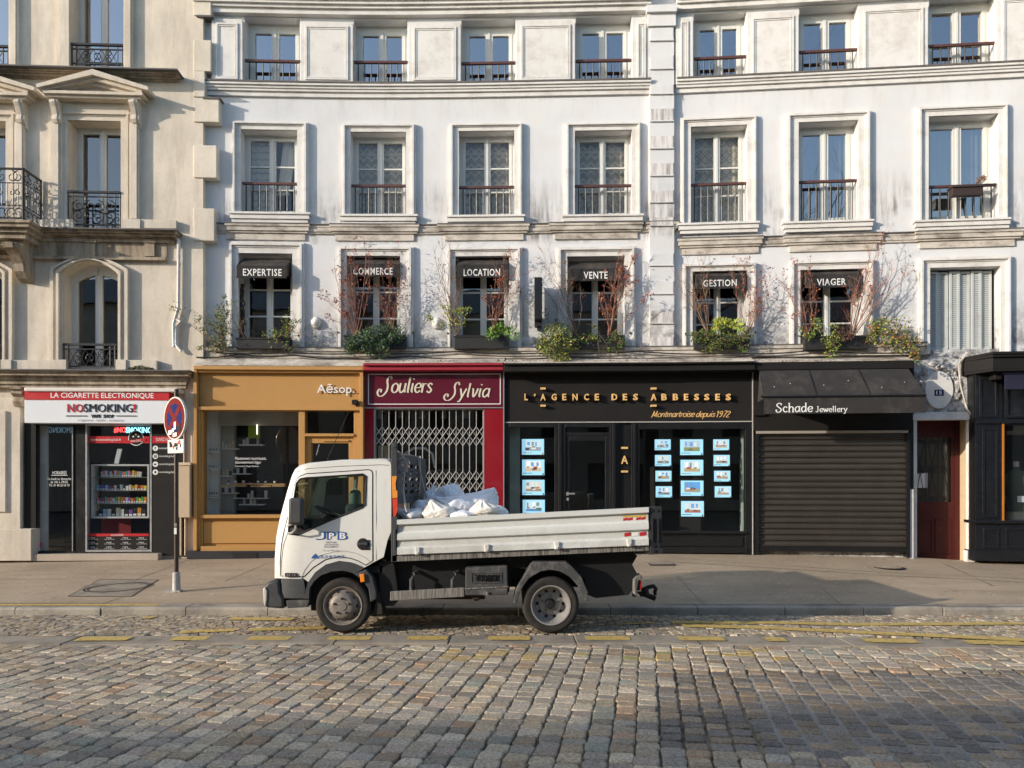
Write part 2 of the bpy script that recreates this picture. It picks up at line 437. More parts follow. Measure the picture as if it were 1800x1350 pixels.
def casement(bld, px0, px1, py0, py1, oF, recess=.26, bars=(), curtain=None, glass='glass', fw=.055, bw=.03, mat='winwhite', roomd=.9, roommat='room', top=0.0):
    X0, X1 = fx(px0, oF), fx(px1, oF); pm = (px0+px1)/2
    z0, z1 = fz(pm, py1, oF), fz(pm, py0, oF)
    o = oF-recess
    mb = MB(); zt = z1-top
    if top: mb.box(X0, X1, o-.06, o-.01, zt, z1)
    mb.frame3(X0, X1, z0, zt, o-.07, o, fw, True)
    xm = (X0+X1)/2
    lv = fw*.95
    for a, b in ((X0+fw, xm-.006), (xm+.006, X1-fw)):
        mb.frame3(a, b, z0+fw, zt-fw, o-.06, o+.012, lv, True)
        for f in bars:
            zz = zt-fw-lv-(zt-z0-2*fw-2*lv)*f
            mb.box(a+lv, b-lv, o-.045, o+.004, zz-bw/2, zz+bw/2)
    mb.box(xm-.022, xm+.022, o+.012, o+.03, z0+fw, zt-fw)
    win = mb.build("window", MAT[mat], bld, True)
    g = MB()
    for a, b in ((X0+fw+lv, xm-.006-lv), (xm+.006+lv, X1-fw-lv)):
        g.poly([(a, o-.03, z0+fw+lv), (b, o-.03, z0+fw+lv), (b, o-.03, zt-fw-lv), (a, o-.03, zt-fw-lv)])
    g.build("pane", MAT[glass], win, True, fixn=False)
    r = MB(); ob_ = o-.075; e = .02
    r.reveal(X0-e, X1+e, z0-e, z1+e, ob_, o-roomd)
    r.poly([(X0-e, o-roomd, z0-e), (X1+e, o-roomd, z0-e), (X1+e, o-roomd, z1+e), (X0-e, o-roomd, z1+e)])
    r.build("room_interior", MAT[roommat], win, True)
    if curtain:
        c = MB(); oc = o-.16
        if curtain in ('lace_a', 'lace_b', 'lace_c'):
            if curtain == 'lace_a':
                drape(c, X0+.02, xm, z0, zt, oc, 3, .012)
            else: drape(c, X0+.02, X1-.02, z0, zt, oc, 5, .012)
            c.build("curtain", MAT[curtain], win, True, smooth=60)
            if curtain == 'lace_a':
                d = MB()
                for i in range(6):
                    a = xm+.08+.05*i; d.poly([(a+.10, oc+.01*(i % 2), zt), (a+.15, oc+.012*((i+1) % 2), zt), (a-.03+.05-.012*i, oc+.01*((i+1) % 2), z0+.5), (a-.03-.012*i, oc+.01*(i % 2), z0+.5)])
                d.build("curtain", MAT['curtain'], win, True)
        elif curtain == 'right':
            drape(c, xm+.25*(X1-xm), X1-.05, z0, zt, oc, 4); c.build("curtain", MAT['curtain'], win, True, smooth=60)
        elif curtain == 'both':
            drape(c, X0+.02, xm-.05, z0, zt, oc, 5); drape(c, xm+.12, X1-.02, z0, zt, oc, 5); c.build("curtain", MAT['curtain'], win, True, smooth=60)
        elif curtain == 'full':
            c.poly([(X0, oc, z0), (X1, oc, z0), (X1, oc, zt), (X0, oc, zt)]); c.build("blind", MAT['blueblind'], win, True)
    return win

def rail(bld, px0, px1, pyt, pyb, oF, n=8, tilt=0):
    X0, X1 = fx(px0, oF), fx(px1, oF); pm = (px0+px1)/2; zt = fz(pm, pyt, oF); zb = fz(pm, pyb, oF); o = oF-.06
    mb = MB(); mb.box(X0, X1, o-.022, o+.022, zb+.02, zb+.035)
    for i in range(n):
        x = X0+(X1-X0)*(i+.6)/(n+.2); mb.tube([(x, o, zb), (x, o, zt-.02)], .0125, 5)
    r = mb.build("guard_rail", MAT['iron'], bld, True)
    h = MB(); h.box(X0, X1, o-.03, o+.03, zt-.025, zt+.02); h.build("handrail", MAT['handrail'], r, True)

def surround(mb, px0, px1, py0, py1, ix0, ix1, iy0, oF=0, proud=.09, bot=None):
    # stepped picture-frame moulding round an opening; open at the foot
    o1 = oF+proud; X0, X1 = fx(px0, o1), fx(px1, o1); pm = (px0+px1)/2
    zt = fz(pm, py0, o1); zb = fz(pm, py1, o1)
    A, B, T = fx(ix0, oF), fx(ix1, oF), fz((ix0+ix1)/2, iy0, oF)
    wl = A-X0; wr = X1-B; wt_ = zt-T
    for a, b, oo in ((0, .16, .72), (.16, .34, 1.0), (.34, .5, .62), (.5, 1.0, .42)):
        o2 = oF+proud*oo
        mb.box(X0+wl*a, X1-wr*a, oF-.02, o2, zt-wt_*b, zt-wt_*a)
        mb.box(X0+wl*a, X0+wl*b, oF-.02, o2, zb, zt-wt_*b, 1); mb.box(X1-wr*b, X1-wr*a, oF-.02, o2, zb, zt-wt_*b, 1)

def rect_hole(px0, px1, py0, py1, oF):
    pm = (px0+px1)/2
    return (fx(px0, oF), fx(px1, oF), fz(pm, py1, oF), fz(pm, py0, oF))
def body(bld, X0, X1, ztop, o0):
    mb = MB(); mb.box(X0, X1, -11, o0, 0.0, ztop-.01); mb.build("building_core", MAT['room'], bld, True)
    rf = MB(); rf.prof([(o0+1.3, ztop), (-11, ztop), (-9, ztop+2.6), (-2.4, ztop+2.8), (o0+1.3, ztop+.15)], X0, X1); rf.build("roof", MAT['zinc'], bld, True)
MAT['zinc'] = M("zinc_sheet", (.27, .28, .29), .5, .3, .12, 2)

# ================================================================== white building, wing A and wing B
ZT = 13.2
WA = thing("white_townhouse", "long white painted house with lace curtained windows over the ochre, burgundy and agency shops", "building", W((fx(740), 0, 0)))
WB = thing("white_townhouse", "white painted house bending away on the right, number 15, with louvred shutters upstairs", "building", W((fx(1500), 0, 0)))
TOPA = [(430, 527, 31, 148), (622, 716, 35, 149), (811, 906, 35, 149), (1012, 1110, 30, 147)]
TOPB = [(1220, 1312, 23, 146), (1405, 1508, 11, 135), (1633, 1750, -8, 122)]
MIDA = [(424, 523, 229, 374), (616.6, 714, 233, 378), (806.5, 904, 231, 379), (1010, 1110.5, 230, 378)]
MIDB = [(1214, 1313, 222, 392), (1403, 1508, 214, 389), (1631, 1754, 203, 386)]
MSA = [(407, 541, 212), (601, 730, 216), (790, 919, 215), (993.5, 1128, 213.6)]
MSB = [(1196, 1332, 203), (1381, 1532.7, 195), (1613, 1774, 183)]
LOWA = [(420, 514.6, 446, 606), (610, 704, 450.5, 609), (801, 895, 451, 611), (997, 1098, 451, 611)]
LOWB = [(1217, 1313, 477, 612), (1406, 1517, 474, 611), (1633.5, 1757, 470, 614)]
LSA = [(401.5, 533.5, 424), (594, 726, 432), (786.5, 917.5, 433), (980, 1118, 433)]
LSB = [(1200, 1331, 462), (1389.6, 1538, 456), (1617, 1780, 450)]
LB = 8.98     # underside of the string course between second and third storey
def wing(bld, tops, mids, lows, ms, ls, pxa, pxb, zcourse_py):
    holes = [rect_hole(*q, 0) for q in mids+lows]
    holes += [rect_hole(*q, 0) for q in tops]
    shopholes = [rect_hole(*q, 0) for q in (((346, 1188, 717, 970),) if bld is WA else ((1188.05, 1321, 717, 970), (1611, 1703, 737, 989), (1765, 2148, 744, 918)))]
    mb = MB(); Xa, Xb = fx(pxa), fx(pxb); mb.wall(Xa, Xb, 0.15, ZT, holes+shopholes, 0)
    for h in holes: mb.reveal(*h, 0, -.34)
    mb.build("wall", MAT['wall'], bld, True)
    for qs, ss, e in ((mids, ms, 1), (lows, ls, 6)):
        for (a, b, c, d), (s0, s1, st) in zip(qs, ss):
            tr = MB(); surround(tr, s0, s1, st, d+e, a, b, c); tr.build("window_surround", MAT['trim'], bld, True)
    for (a, b, c, d), (s0, s1, st) in zip(mids, ms):
        sl = MB(); sl.pbox(s0-5, s1+4, d-2, d+1.5, -.05, .13); sl.pbox(s0-3, s1+2, d+1.5, d+10, -.05, .10); sl.pbox(s0, s1, d+9, d+17, -.05, .07)
        sl.build("window_sill", MAT['trim'], bld, True)
    body(bld, Xa, Xb, ZT, -1.45)
wing(WA, TOPA, MIDA, LOWA, MSA, LSA, 340, 1188, 150)
wing(WB, TOPB, MIDB, LOWB, MSB, LSB, 1188.05, 2300, 150)
lc = ['lace_a', 'lace_b', 'lace_b', 'lace_b', 'lace_c', 'right', 'both']
for i, q in enumerate(MIDA+MIDB):
    bld = WA if i < 4 else WB
    casement(bld, *q, 0, .25, (.37, .70) if i < 5 else (), lc[i], 'laceglass' if i < 5 else 'glass', .06 if i < 5 else .075)
    rail(bld, q[0], q[1], [321, 325, 327.5, 325, 322, 317, 325][i], q[3], -.02, 8)
for i, q in enumerate(TOPA+TOPB):
    bld = WA if i < 4 else WB
    casement(bld, *q, 0, .24, (.6,) if i == 6 else (), None, 'glass', .075, top=.05)
    rail(bld, q[0], q[1], [105, 107, 108.5, 104, 99, 87, 76][i], q[3], .04, 8)
for i, q in enumerate((LOWA+LOWB)[:6]):
    bld = WA if i < 4 else WB
    casement(bld, *q, 0, .3, (.34, .68), None, 'glasslow', .06, roommat='room')
# folded metal shutters in the right-hand opening
q = LOWB[2]; X0, X1, z0, z1 = rect_hole(*q, 0)
sh = MB()
nP = 6; w = (X1-X0-.08)/nP
for k in range(nP):
    a = X0+.02+k*w+.006; b = X0+.02+(k+1)*w-.006; fold = -.16+(.0 if k % 2 else .035)
    sh.frame3(a, b, z0+.01, z1-.04, fold-.03, fold, .045, True)
    nl = 34
    for j in range(nl):
        zz = z0+.06+(z1-z0-.16)*j/nl; h = (z1-z0-.16)/nl
        sh.poly([(a+.045, fold-.002, zz), (b-.045, fold-.002, zz), (b-.045, fold-.026, zz+h), (a+.045, fold-.026, zz+h)])
sh.build("louvred_shutter", M("grey_shutter_paint", (.50, .53, .52), .5, 0, .1, 4, 0, 40, .4, dirt=(.25, .24, .22), dscale=3, damt=.5), WB, True)
bk = MB(); bk.poly([(X0, -.22, z0), (X1, -.22, z0), (X1, -.22, z1), (X0, -.22, z1)]); bk.build("shutter_backing", MAT['room'], WB, True)

# string courses, cornices, panels, pilaster
def course(bld, pxa, pxb, z, layers, mat, name):
    mb = MB()
    for o, dz0, dz1 in layers: mb.box(fx(pxa), fx(pxb), -.03, o, z+dz0, z+dz1, 26)
    return mb.build(name, MAT[mat], bld, True)
zA = fz(1140, 150)
CL = [(.15, .0, .045), (.115, -.05, -.0), (.09, -.10, -.05), (.05, -.19, -.10)]
for bld, a, b in ((WA, 345, 1143), (WB, 1188, 2200)):
    course(bld, a, b, zA, CL, 'trim', "string_course")
    mb = MB(); mb.box(fx(a), fx(b), .14, .165, zA+.045, zA+.075, 26); mb.build("lead_flashing", MAT['sootledge'], bld, True)
zC = fz(700, 32)
for bld, a, b, dz in ((WA, 345, 1143, 0), (WB, 1188, 2200, 0)):
    course(bld, a, b, zC+dz, [(.12, .0, .10), (.17, .10, .16), (.22, .16, .22), (.26, .22, .38), (.34, .38, .44), (.40, .44, .75)], 'trim', "cornice")
def panel(mb, a, b, pm, py0, py1):
    o = .10; X0, X1 = fx(a, o), fx(b, o); z0, z1 = fz(pm, py1, o), fz(pm, py0, o)
    mb.box(X0, X1, -.03, o, z0, z1); w = X1-X0
    if w < .3: return
    e = .09
    mb.frame3(X0+e, X1-e, z0+e, z1-e, o-.01, o+.022, .035, True)
    mb.frame3(X0+e+.045, X1-e-.045, z0+e+.045, z1-e-.045, o-.01, o+.012, .02, True)
pa = MB()
for a, b, t, u in ((372, 426, 33, 147), (529, 620, 38, 148.5), (719, 809.5, 40, 149), (908, 1010.5, 36, 148.5), (1112, 1143, 33, 146.5)): panel(pa, a, b, (a+b)/2, t, u)
build_each(pa, "wall_panel", MAT['trim'], WA, True)
pa = MB()
for a, b, t, u in ((1188, 1218, 30, 148), (1314, 1403.5, 22, 141.5), (1510, 1631, 8, 131), (1753, 1890, -12, 118)): panel(pa, a, b, (a+b)/2, t, u)
build_each(pa, "wall_panel", MAT['trim'], WB, True)
pl = MB(); o = .10
pl.pbox(1142, 1185, 45, 612, -.03, o)
for y0, y1 in ((48, 71), (97, 121), (148, 165), (190, 213), (238, 261), (286, 309), (334, 356), (381, 397), (445, 467), (494, 517), (545, 569), (592, 610)):
    pl.pbox(1142.5, 1184.5, y1-1.5, y1, o-.01, o+.035); pl.pbox(1142.5, 1184.5, y0, y0+1, o-.01, o+.02)
    pl.cur = 1 if 180 < y0 < 400 or y0 > 540 else 0; pl.pbox(1144, 1183.5, y0+1, y1-1.5, o-.01, o+.024); pl.cur = 0
pl.pbox(1139, 1188, 20, 45, -.03, o+.06); pl.pbox(1137, 1190, 8, 20, -.03, o+.12)
pl.build("pilaster", [MAT['wall'], M("streaked_block", (.70, .68, .66), .75, 0, .08, 3, .004, 30, .2, dirt=(.16, .14, .13), dscale=2.4, dlo=.42, dhi=.66, dstretch=(4, 4, .5), damt=.75)], WA, True)
# first-floor ledge with breaks forward over each window
zl = fz(700, 398)
ld = MB()
def ledge(mb, a, b, z, k, end=True):
    mb.box(fx(a), fx(b), -.03, .115*k, z-.045, z, 8 if b-a > 200 else None); mb.box(fx(a)+.02, fx(b)-.02, -.03, .095*k, z-.13, z-.045); mb.box(fx(a)+.05, fx(b)-.05, -.03, .065*k, z-.17, z-.13)
ledge(ld, 347, 1190, zl+.0, .55)
for a, b in ((398, 546), (581, 738), (770, 931), (965, 1130), (1134, 1192)): ledge(ld, a, b, zl+.004, 1.0)
for a, b in ((398, 537), (590, 728), (782, 920), (975, 1120)):
    ld.box(fx(a), fx(b), -.03, .035, zl-.30, zl-.175)
ld.build("ledge", MAT['ledge'], WA, True)
fl = MB(); fl.box(fx(347), fx(1190), -.02, .09, zl+.002, zl+.02, 24)
for a, b in ((398, 546), (581, 738), (770, 931), (965, 1130), (1134, 1192)): fl.box(fx(a), fx(b), .085, .125, zl+.006, zl+.024)
fl.build("lead_flashing", MAT['sootledge'], WA, True)
zl2 = fz(1500, 414)
ld = MB(); ledge(ld, 1192, 2200, zl2, .55)
for a, b in ((1190, 1340), (1375, 1550), (1605, 1796)): ledge(ld, a, b, zl2+.004, 1.0)
for a, b in ((1199, 1333), (1387, 1540), (1615, 1782)): ld.box(fx(a), fx(b), -.03, .035, zl2-.30, zl2-.175)
ld.build("ledge", MAT['ledge'], WB, True)
fl = MB(); fl.box(fx(1192), fx(2200), -.02, .09, zl2+.002, zl2+.02, 24)
for a, b in ((1190, 1340), (1375, 1550), (1605, 1796)): fl.box(fx(a), fx(b), .085, .125, zl2+.006, zl2+.024)
fl.build("lead_flashing", MAT['sootledge'], WB, True)
# weathered ledge above the shopfronts
zs_ = fz(800, 614)
for bld, a, b in ((WA, 345, 1188), (WB, 1188, 1625)):
    mb = MB(); mb.box(fx(a), fx(b), -.03, .14, zs_-.06, zs_, 22); mb.box(fx(a), fx(b), -.03, .11, zs_-.22, zs_-.06, 22); mb.build("ledge", MAT['ledge'], bld, True)
    mb = MB(); mb.box(fx(a), fx(b), .0, .15, zs_+.002, zs_+.022, 22); mb.build("lead_flashing", MAT['sootledge'], bld, True)

# ================================================================== stone building on the left
LO = .16
LBD = thing("stone_apartment_house", "beige stone house with pedimented windows and ornate iron railings over the vape shop", "building", W((fx(170), LO, 0)))
w1 = (124, 217, -60, 119); w2 = (120, 213.5, 213, 402); w3 = (111, 209, 459, 652); v1 = (-78, 15, -60, 119); v2 = (-82, 11.5, 213, 402); v3 = (-91, 7, 459, 652)
holes = [rect_hole(*q, LO) for q in (w1, w2, w3, v1, v2, v3)]
mb = MB(); XL0, XL1 = fx(-420, LO), fx(357, LO); mb.wall(XL0, XL1, .15, ZT+.6, holes+[rect_hole(64, 266, 745, 972, LO)], LO)
for h in holes: mb.reveal(*h, LO, LO-.36)
for q in (w3, v3):
    X0, X1, z0, z1 = rect_hole(*q, LO); n = 12; rise = .24
    for k in range(n):
        a = X0+(X1-X0)*k/n; b = X0+(X1-X0)*(k+1)/n
        f = lambda x: z1-rise*((2*(x-X0)/(X1-X0)-1)**2)
        mb.poly([(a, LO+.001, f(a)), (b, LO+.001, f(b)), (b, LO+.001, z1+.01), (a, LO+.001, z1+.01)])
        mb.poly([(a, LO+.001, f(a)), (b, LO+.001, f(b)), (b, LO-.36, f(b)), (a, LO-.36, f(a))])
mb.poly([(XL1, LO, .15), (XL1, -.05, .15), (XL1, -.05, ZT+.6), (XL1, LO, ZT+.6)])
mb.build("wall", MAT['stone'], LBD, True)
body(LBD, XL0, XL1-.02, ZT+.6, -1.4)
for q, rec in ((w1, .3), (v1, .3), (w2, .34), (v2, .34)): casement(LBD, *q, LO, rec, (), None, 'glass' if q in (w1, v1) else 'glasslow', .06)
for q in (w3, v3):
    X0, X1, z0, z1 = rect_hole(*q, LO)
    casement(LBD, *q, LO, .33, (), None, 'glasslow', .065)
    mb = MB(); n = 12
    for k in range(n):
        a = X0+(X1-X0)*k/n; b = X0+(X1-X0)*(k+1)/n; g = lambda x: z1-.24*((2*(x-X0)/(X1-X0)-1)**2)
        mb.extr([(a, g(a)-.20), (b, g(b)-.20), (b, g(b)), (a, g(a))], LO-.36, LO-.30)
    mb.build("arched_head", MAT['winwhite'], LBD, True)
# quoins
qb = MB()
for a, b, y0, y1 in ((340, 371, -200, 27), (340, 371, 70, 125), (340, 360, 125, 170), (340, 385, 172, 214), (340, 381, 255, 312), (340, 377, 366, 423)):
    qb.pbox(a, b, y0, y1, -.05, LO+.03, pm=355)
build_each(qb, "quoin", MAT['quoin'], LBD, True, bevel=.012)
fl = MB(); fl.pbox(356, 387, 170, 173, .0, LO+.05, pm=355); fl.pbox(345, 373, 26, 29, 0, LO+.045, pm=355); build_each(fl, "lead_flashing", MAT['sootledge'], LBD, True)
# cornices
def molds(mb, pa, pb, py0, py1, steps, o0=LO, pm=None):
    H = py1-py0; pm = pm or (pa+pb)/2
    for f0, f1, o in steps:
        mb.pbox(pa, pb-(max(s[2] for s in steps)-o)*20, py0+H*f0, py0+H*f1, o0-.05, o0+o, pm=pm)
cm = MB()
ST = [(0, .12, .30), (.12, .30, .27), (.30, .5, .21), (.5, .78, .15), (.78, 1, .08)]
molds(cm, -420, 311, 119, 139, ST, pm=200)
ST2 = [(0, .10, .32), (.10, .26, .29), (.26, .5, .22), (.5, .66, .15), (.66, 1, .10)]
molds(cm, -420, 309, 402, 425, ST2, pm=200)
cm.pbox(-420, 293, 425, 451, LO-.05, LO+.05, pm=200); cm.pbox(-420, 291, 451, 456, LO-.05, LO+.11, pm=200)
for a, b in ((150, 167), (254, 271), (-20, -4)):
    cm.pbox(a, b, 423, 450, LO, LO+.10); cm.pbox(a-1.5, b+1.5, 421, 426, LO, LO+.13)
molds(cm, -420, 331, 651, 682, [(0, .10, .36), (.10, .3, .31), (.3, .55, .2), (.55, .8, .16), (.8, 1, .12)], pm=200)
build_each(cm, "cornice", MAT['stonedk'], LBD, True)
fl = MB()
for b, py in ((311, 117.5), (309, 400.5), (333, 649.5)): fl.pbox(-420, b, py, py+2.2, LO-.02, LO+.36 if py < 600 else LO+.40, pm=200)
build_each(fl, "lead_flashing", MAT['sootledge'], LBD, True)
# surrounds, pediments, brackets
for dx in (0, -202):
    tr = MB()
    surround(tr, 104+dx, 228+dx, 195, 402, 120+dx, 213.5+dx, 213, LO, .08)
    tr.pbox(88+dx, 105+dx, 215, 385, LO-.02, LO+.09); tr.pbox(91+dx, 102+dx, 216, 384, LO, LO+.115)
    tr.pbox(227+dx, 243+dx, 215, 385, LO-.02, LO+.09); tr.pbox(230+dx, 240+dx, 216, 384, LO, LO+.115)
    tr.pbox(84+dx, 128+dx, 385, 401, LO-.02, LO+.13); tr.pbox(213+dx, 246+dx, 385, 401, LO-.02, LO+.13)
    if dx == 0: tr.pbox(246, 309, 386, 401, LO-.02, LO+.10)
    tr2 = MB()
    tr2.pbox(100+dx, 123+dx, -80, 118, LO-.02, LO+.08); tr2.pbox(104+dx, 121+dx, -80, 118, LO, LO+.10); tr2.pbox(123.2+dx, 124+dx, -80, 118, LO-.02, LO+.05)
    tr2.pbox(217+dx, 232+dx, -80, 118, LO-.02, LO+.08); tr2.pbox(219+dx, 229+dx, -80, 118, LO, LO+.10)
    tr2.build("window_surround", MAT['stone'], LBD, True)
    # pediment
    cxp = 162+dx
    for w_, y0, y1, o in ((88, 160, 165, .30), (84, 165, 172, .24), (76, 172, 176, .16)):
        tr.pbox(cxp-w_, cxp+w_, y0, y1, LO-.02, LO+o)
    tr.pbox(106+dx, 226+dx, 176, 197, LO-.02, LO+.05)
    for (wo, wi, yo, yi, o) in ((94, 84, 121, 129, .36), (84, 70, 130, 138, .28), (66, 40, 139, 149, .18)):
        zo = fz(cxp, yo, LO+o); zi = fz(cxp, yi, LO+o); zb = fz(cxp, 158-(0 if o > .3 else 0), LO+o); s = 1/FPX*15.2
        Xc = fx(cxp, LO+o); zbo = zo-(wo*s)*.30; 
        tr.extr([(Xc, zo), (Xc+wo*s, zo-wo*s*.30), (Xc+wo*s, zo-wo*s*.30-.07), (Xc, zo-.11)], LO-.02, LO+o)
        tr.extr([(Xc, zo), (Xc-wo*s, zo-wo*s*.30), (Xc-wo*s, zo-wo*s*.30-.07), (Xc, zo-.11)], LO-.02, LO+o-.001)
    s = 1/FPX*15.2; Xc = fx(cxp, LO+.05); zo = fz(cxp, 128, LO+.05); zb = fz(cxp, 161, LO+.05)
    tr.extr([(Xc, zo), (Xc+90*s, zb), (Xc-90*s, zb)], LO-.02, LO+.07)
    for bx in (95+dx, 234+dx):     # scrolled brackets
        Xa, Xb = fx(bx-7.5, LO+.2), fx(bx+7.5, LO+.2); zt = fz(bx, 176, LO+.2); zb2 = fz(bx, 222, LO+.2); H = zt-zb2
        pr = [(LO, zt), (LO+.23, zt), (LO+.24, zt-.1*H), (LO+.19, zt-.25*H), (LO+.13, zt-.5*H), (LO+.15, zt-.68*H), (LO+.12, zt-.8*H), (LO+.07, zt-.86*H), (LO+.08, zt-.93*H), (LO, zt-H)]
        tr.prof(pr, Xa, Xb); tr.prof([(a+.02 if a > LO else a, z_) for a, z_ in pr], Xa+.05, Xb-.05)
    tr.build("window_surround", MAT['stone'], LBD, True); tr = MB()
    for o, k0, k1 in ((.10, 0, .3), (.06, .3, .62), (.12, .62, .85), (.05, .85, 1)):
        n = 14; ax0, ax1 = 92+dx, 228+dx; bx0, bx1 = 111+dx, 209+dx
        L = lambda k: (ax0+(bx0-ax0)*k, ax1+(bx1-ax1)*k)
        for i in range(n):
            def P(k, t):
                a, b = L(k); X = fx(a+(b-a)*t, LO); top = 462+(485-462)*k*0+ (459-454)*k
                return X, fz(160+dx, 457+3*k+ (22)*((2*t-1)**2), LO)+(1-k)*.05
            p = [P(k0, i/n), P(k0, (i+1)/n), P(k1, (i+1)/n), P(k1, i/n)]
            tr.extr(p, LO-.02, LO+o)
        for t0, t1 in ((0, 1),):
            a0, b0 = L(k0); a1, b1 = L(k1)
            zt = fz(160+dx, 479+3*k0, LO)+(1-k0)*.05; zb = fz(160+dx, 652, LO)
            zt2 = fz(160+dx, 479+3*k1, LO)+(1-k1)*.05
            tr.extr([(fx(a0, LO), zb), (fx(a1, LO), zb), (fx(a1, LO), zt2), (fx(a0, LO), zt)], LO-.02, LO+o-.001)
            tr.extr([(fx(b0, LO), zb), (fx(b1, LO), zb), (fx(b1, LO), zt2), (fx(b0, LO), zt)], LO-.02, LO+o-.001)
    tr.pbox(88+dx, 116+dx, 632, 651, LO-.02, LO+.14); tr.pbox(203+dx, 221+dx, 632, 651, LO-.02, LO+.14)
    if dx == 0: tr.pbox(221, 275, 633, 651, LO-.02, LO+.11); tr.pbox(11, 92, 633, 651, LO-.02, LO+.10); tr.pbox(48, 84, 386, 401, LO-.02, LO+.10)
    tr.build("window_surround", MAT['stone'], LBD, True)

# ornate iron railings
def spiral(cx, cz, r0, r1, a0, turns, o, n=16):
    return [(cx+(r0+(r1-r0)*i/n)*math.cos(a0+turns*2*math.pi*i/n), o, cz+(r0+(r1-r0)*i/n)*math.sin(a0+turns*2*math.pi*i/n)) for i in range(n+1)]
def ironwork(mb, X0, X1, z0, z1, o, style):
    H = z1-z0; Wd = X1-X0
    mb.box(X0, X1, o-.03, o+.03, z1-.03, z1+.01); mb.box(X0, X1, o-.015, o+.015, z1-.11, z1-.09); mb.box(X0, X1, o-.015, o+.015, z0+.04, z0+.065)
    for x in (X0+.01, X1-.01, X0+.10, X1-.10): mb.tube([(x, o, z0), (x, o, z1)], .013)
    zc = z0+H*.46; r = H*.16
    if style == 0:
        for s, c in ((1, X0+.1), (-1, X1-.1)):
            for t in (1, -1):
                mb.tube(spiral(c+s*.17, zc+t*r*.95, r*.95, .02, math.pi*(.5 if t > 0 else 1.5), s*1.4*(-t), o), .009, 4)
        for k in range(5):
            a = X0+.1+(Wd-.2)*k/5; b = X0+.1+(Wd-.2)*(k+1)/5
            mb.tube([(a, o, z0+.06), (b, o, z1-.1)], .008, 4); mb.tube([(b, o, z0+.06), (a, o, z1-.1)], .008, 4)
        mb.tube(spiral((X0+X1)/2, zc, r*.9, r*.9, 0, 1, o), .009, 4)
    else:
        for k, fx_ in enumerate((.2, .42, .58, .8)):
            c = X0+Wd*fx_; s = 1 if k < 2 else -1
            mb.tube(spiral(c, zc+r*.8, r*1.1, .02, math.pi*.5, 1.5*s, o), .010, 4); mb.tube(spiral(c, zc-r*.8, r*1.1, .02, math.pi*1.5, -1.5*s, o), .010, 4)
        mb.tube([(X0+.1, o, zc), (X0+Wd*.3, o, zc+.05), (X0+Wd*.5, o, zc), (X0+Wd*.7, o, zc-.05), (X1-.1, o, zc)], .012, 4)
        for fx_ in (.33, .67): mb.tube([(X0+Wd*fx_, o, z0+.05), (X0+Wd*fx_, o, z1-.1)], .009, 4)
for (a, b, t, u, st) in ((126, 216, 78, 117, 0), (119, 212, 337, 400, 1), (112, 203, 605, 649, 0), (-78, 15, 80, 117, 0), (-95, 1, 605, 649, 0)):
    o = LO+.03; mb = MB(); ironwork(mb, fx(a, o), fx(b, o), fz((a+b)/2, u, o), fz((a+b)/2, t, o), o, st); mb.build("iron_railing", MAT['iron'], LBD, True)
# balcony at the frame's left edge
OB = .62+LO
bal = MB()
Xe = fx(41, OB+.04); Xs = Xe-4.5
zT = fz(41, 389, OB); 
for o, a, b in ((OB+.10, 0, .05), (OB+.06, .05, .12), (OB-.02, .12, .2), (OB-.08, .2, .30), (OB-.2, .30, .40)):
    bal.box(Xs, Xe+o-OB+.05, LO-.05, o, zT-b, zT-a)
bal.build("balcony_slab", MAT['stonedk'], LBD, True)
br = MB(); Xb = fx(42, .5)
H = .62; pr = [(LO, zT-.4), (LO+.62, zT-.4), (LO+.6, zT-.5), (LO+.42, zT-.58), (LO+.28, zT-.72), (LO+.25, zT-.86), (LO+.14, zT-.98), (LO, zT-1.02)]
br.prof(pr, Xb-.24, Xb+.02); br.prof([(a+.03 if a > LO else a, z) for a, z in pr], Xb-.18, Xb-.04); br.build("console_bracket", MAT['stonedk'], LBD, True)
rl = MB(); zt = fz(41, 297, OB); hh = zt-zT
def balside(A, B, n):
    rl.tube([(*A, zt), (*B, zt)], .025, 6); rl.tube([(*A, zt-.30*hh*.9), (*B, zt-.30*hh*.9)], .009, 4); rl.tube([(*A, zT+.06), (*B, zT+.06)], .014, 4); rl.tube([(*A, zT+.30), (*B, zT+.30)], .009, 4)
    for i in range(n+1):
        t = i/n; p = (A[0]+(B[0]-A[0])*t, A[1]+(B[1]-A[1])*t)
        rl.tube([(*p, zT+.3), (*p, zt-.28*hh)], .009, 4)
    m = max(1, n//3)
    for i in range(m):
        for zc, sg in ((zt-.15*hh, 1), (zT+.17, -1), (zT+.55*hh, 1)):
            for sd in (-1, 1):
                t = (i+.5)/m; pts = []
                rr = .115 if zc != zT+.55*hh else .06
                for j in range(13):
                    a = math.pi*(.5 if sg > 0 else 1.5)+sd*2*math.pi*.95*j/12; r_ = rr*(1-.65*j/12)
                    tt = t+sd*(.5*.11/ (abs(B[0]-A[0])+abs(B[1]-A[1])))+r_*math.cos(a)/(abs(B[0]-A[0])+abs(B[1]-A[1]))
                    pts.append((A[0]+(B[0]-A[0])*tt, A[1]+(B[1]-A[1])*tt, zc+r_*math.sin(a)))
                rl.tube(pts, .010, 4)
balside((Xe-.02, OB), (Xe-.02, LO+.02), 6); balside((Xe-4.4, OB), (Xe-.02, OB), 44)
rl.tube([(Xe-.02, OB, zT), (Xe-.02, OB, zt)], .022, 6); rl.tube([(Xe-.02, LO+.03, zT), (Xe-.02, LO+.03, zt)], .02, 6)
rl.build("balcony_railing", MAT['iron'], LBD, True)
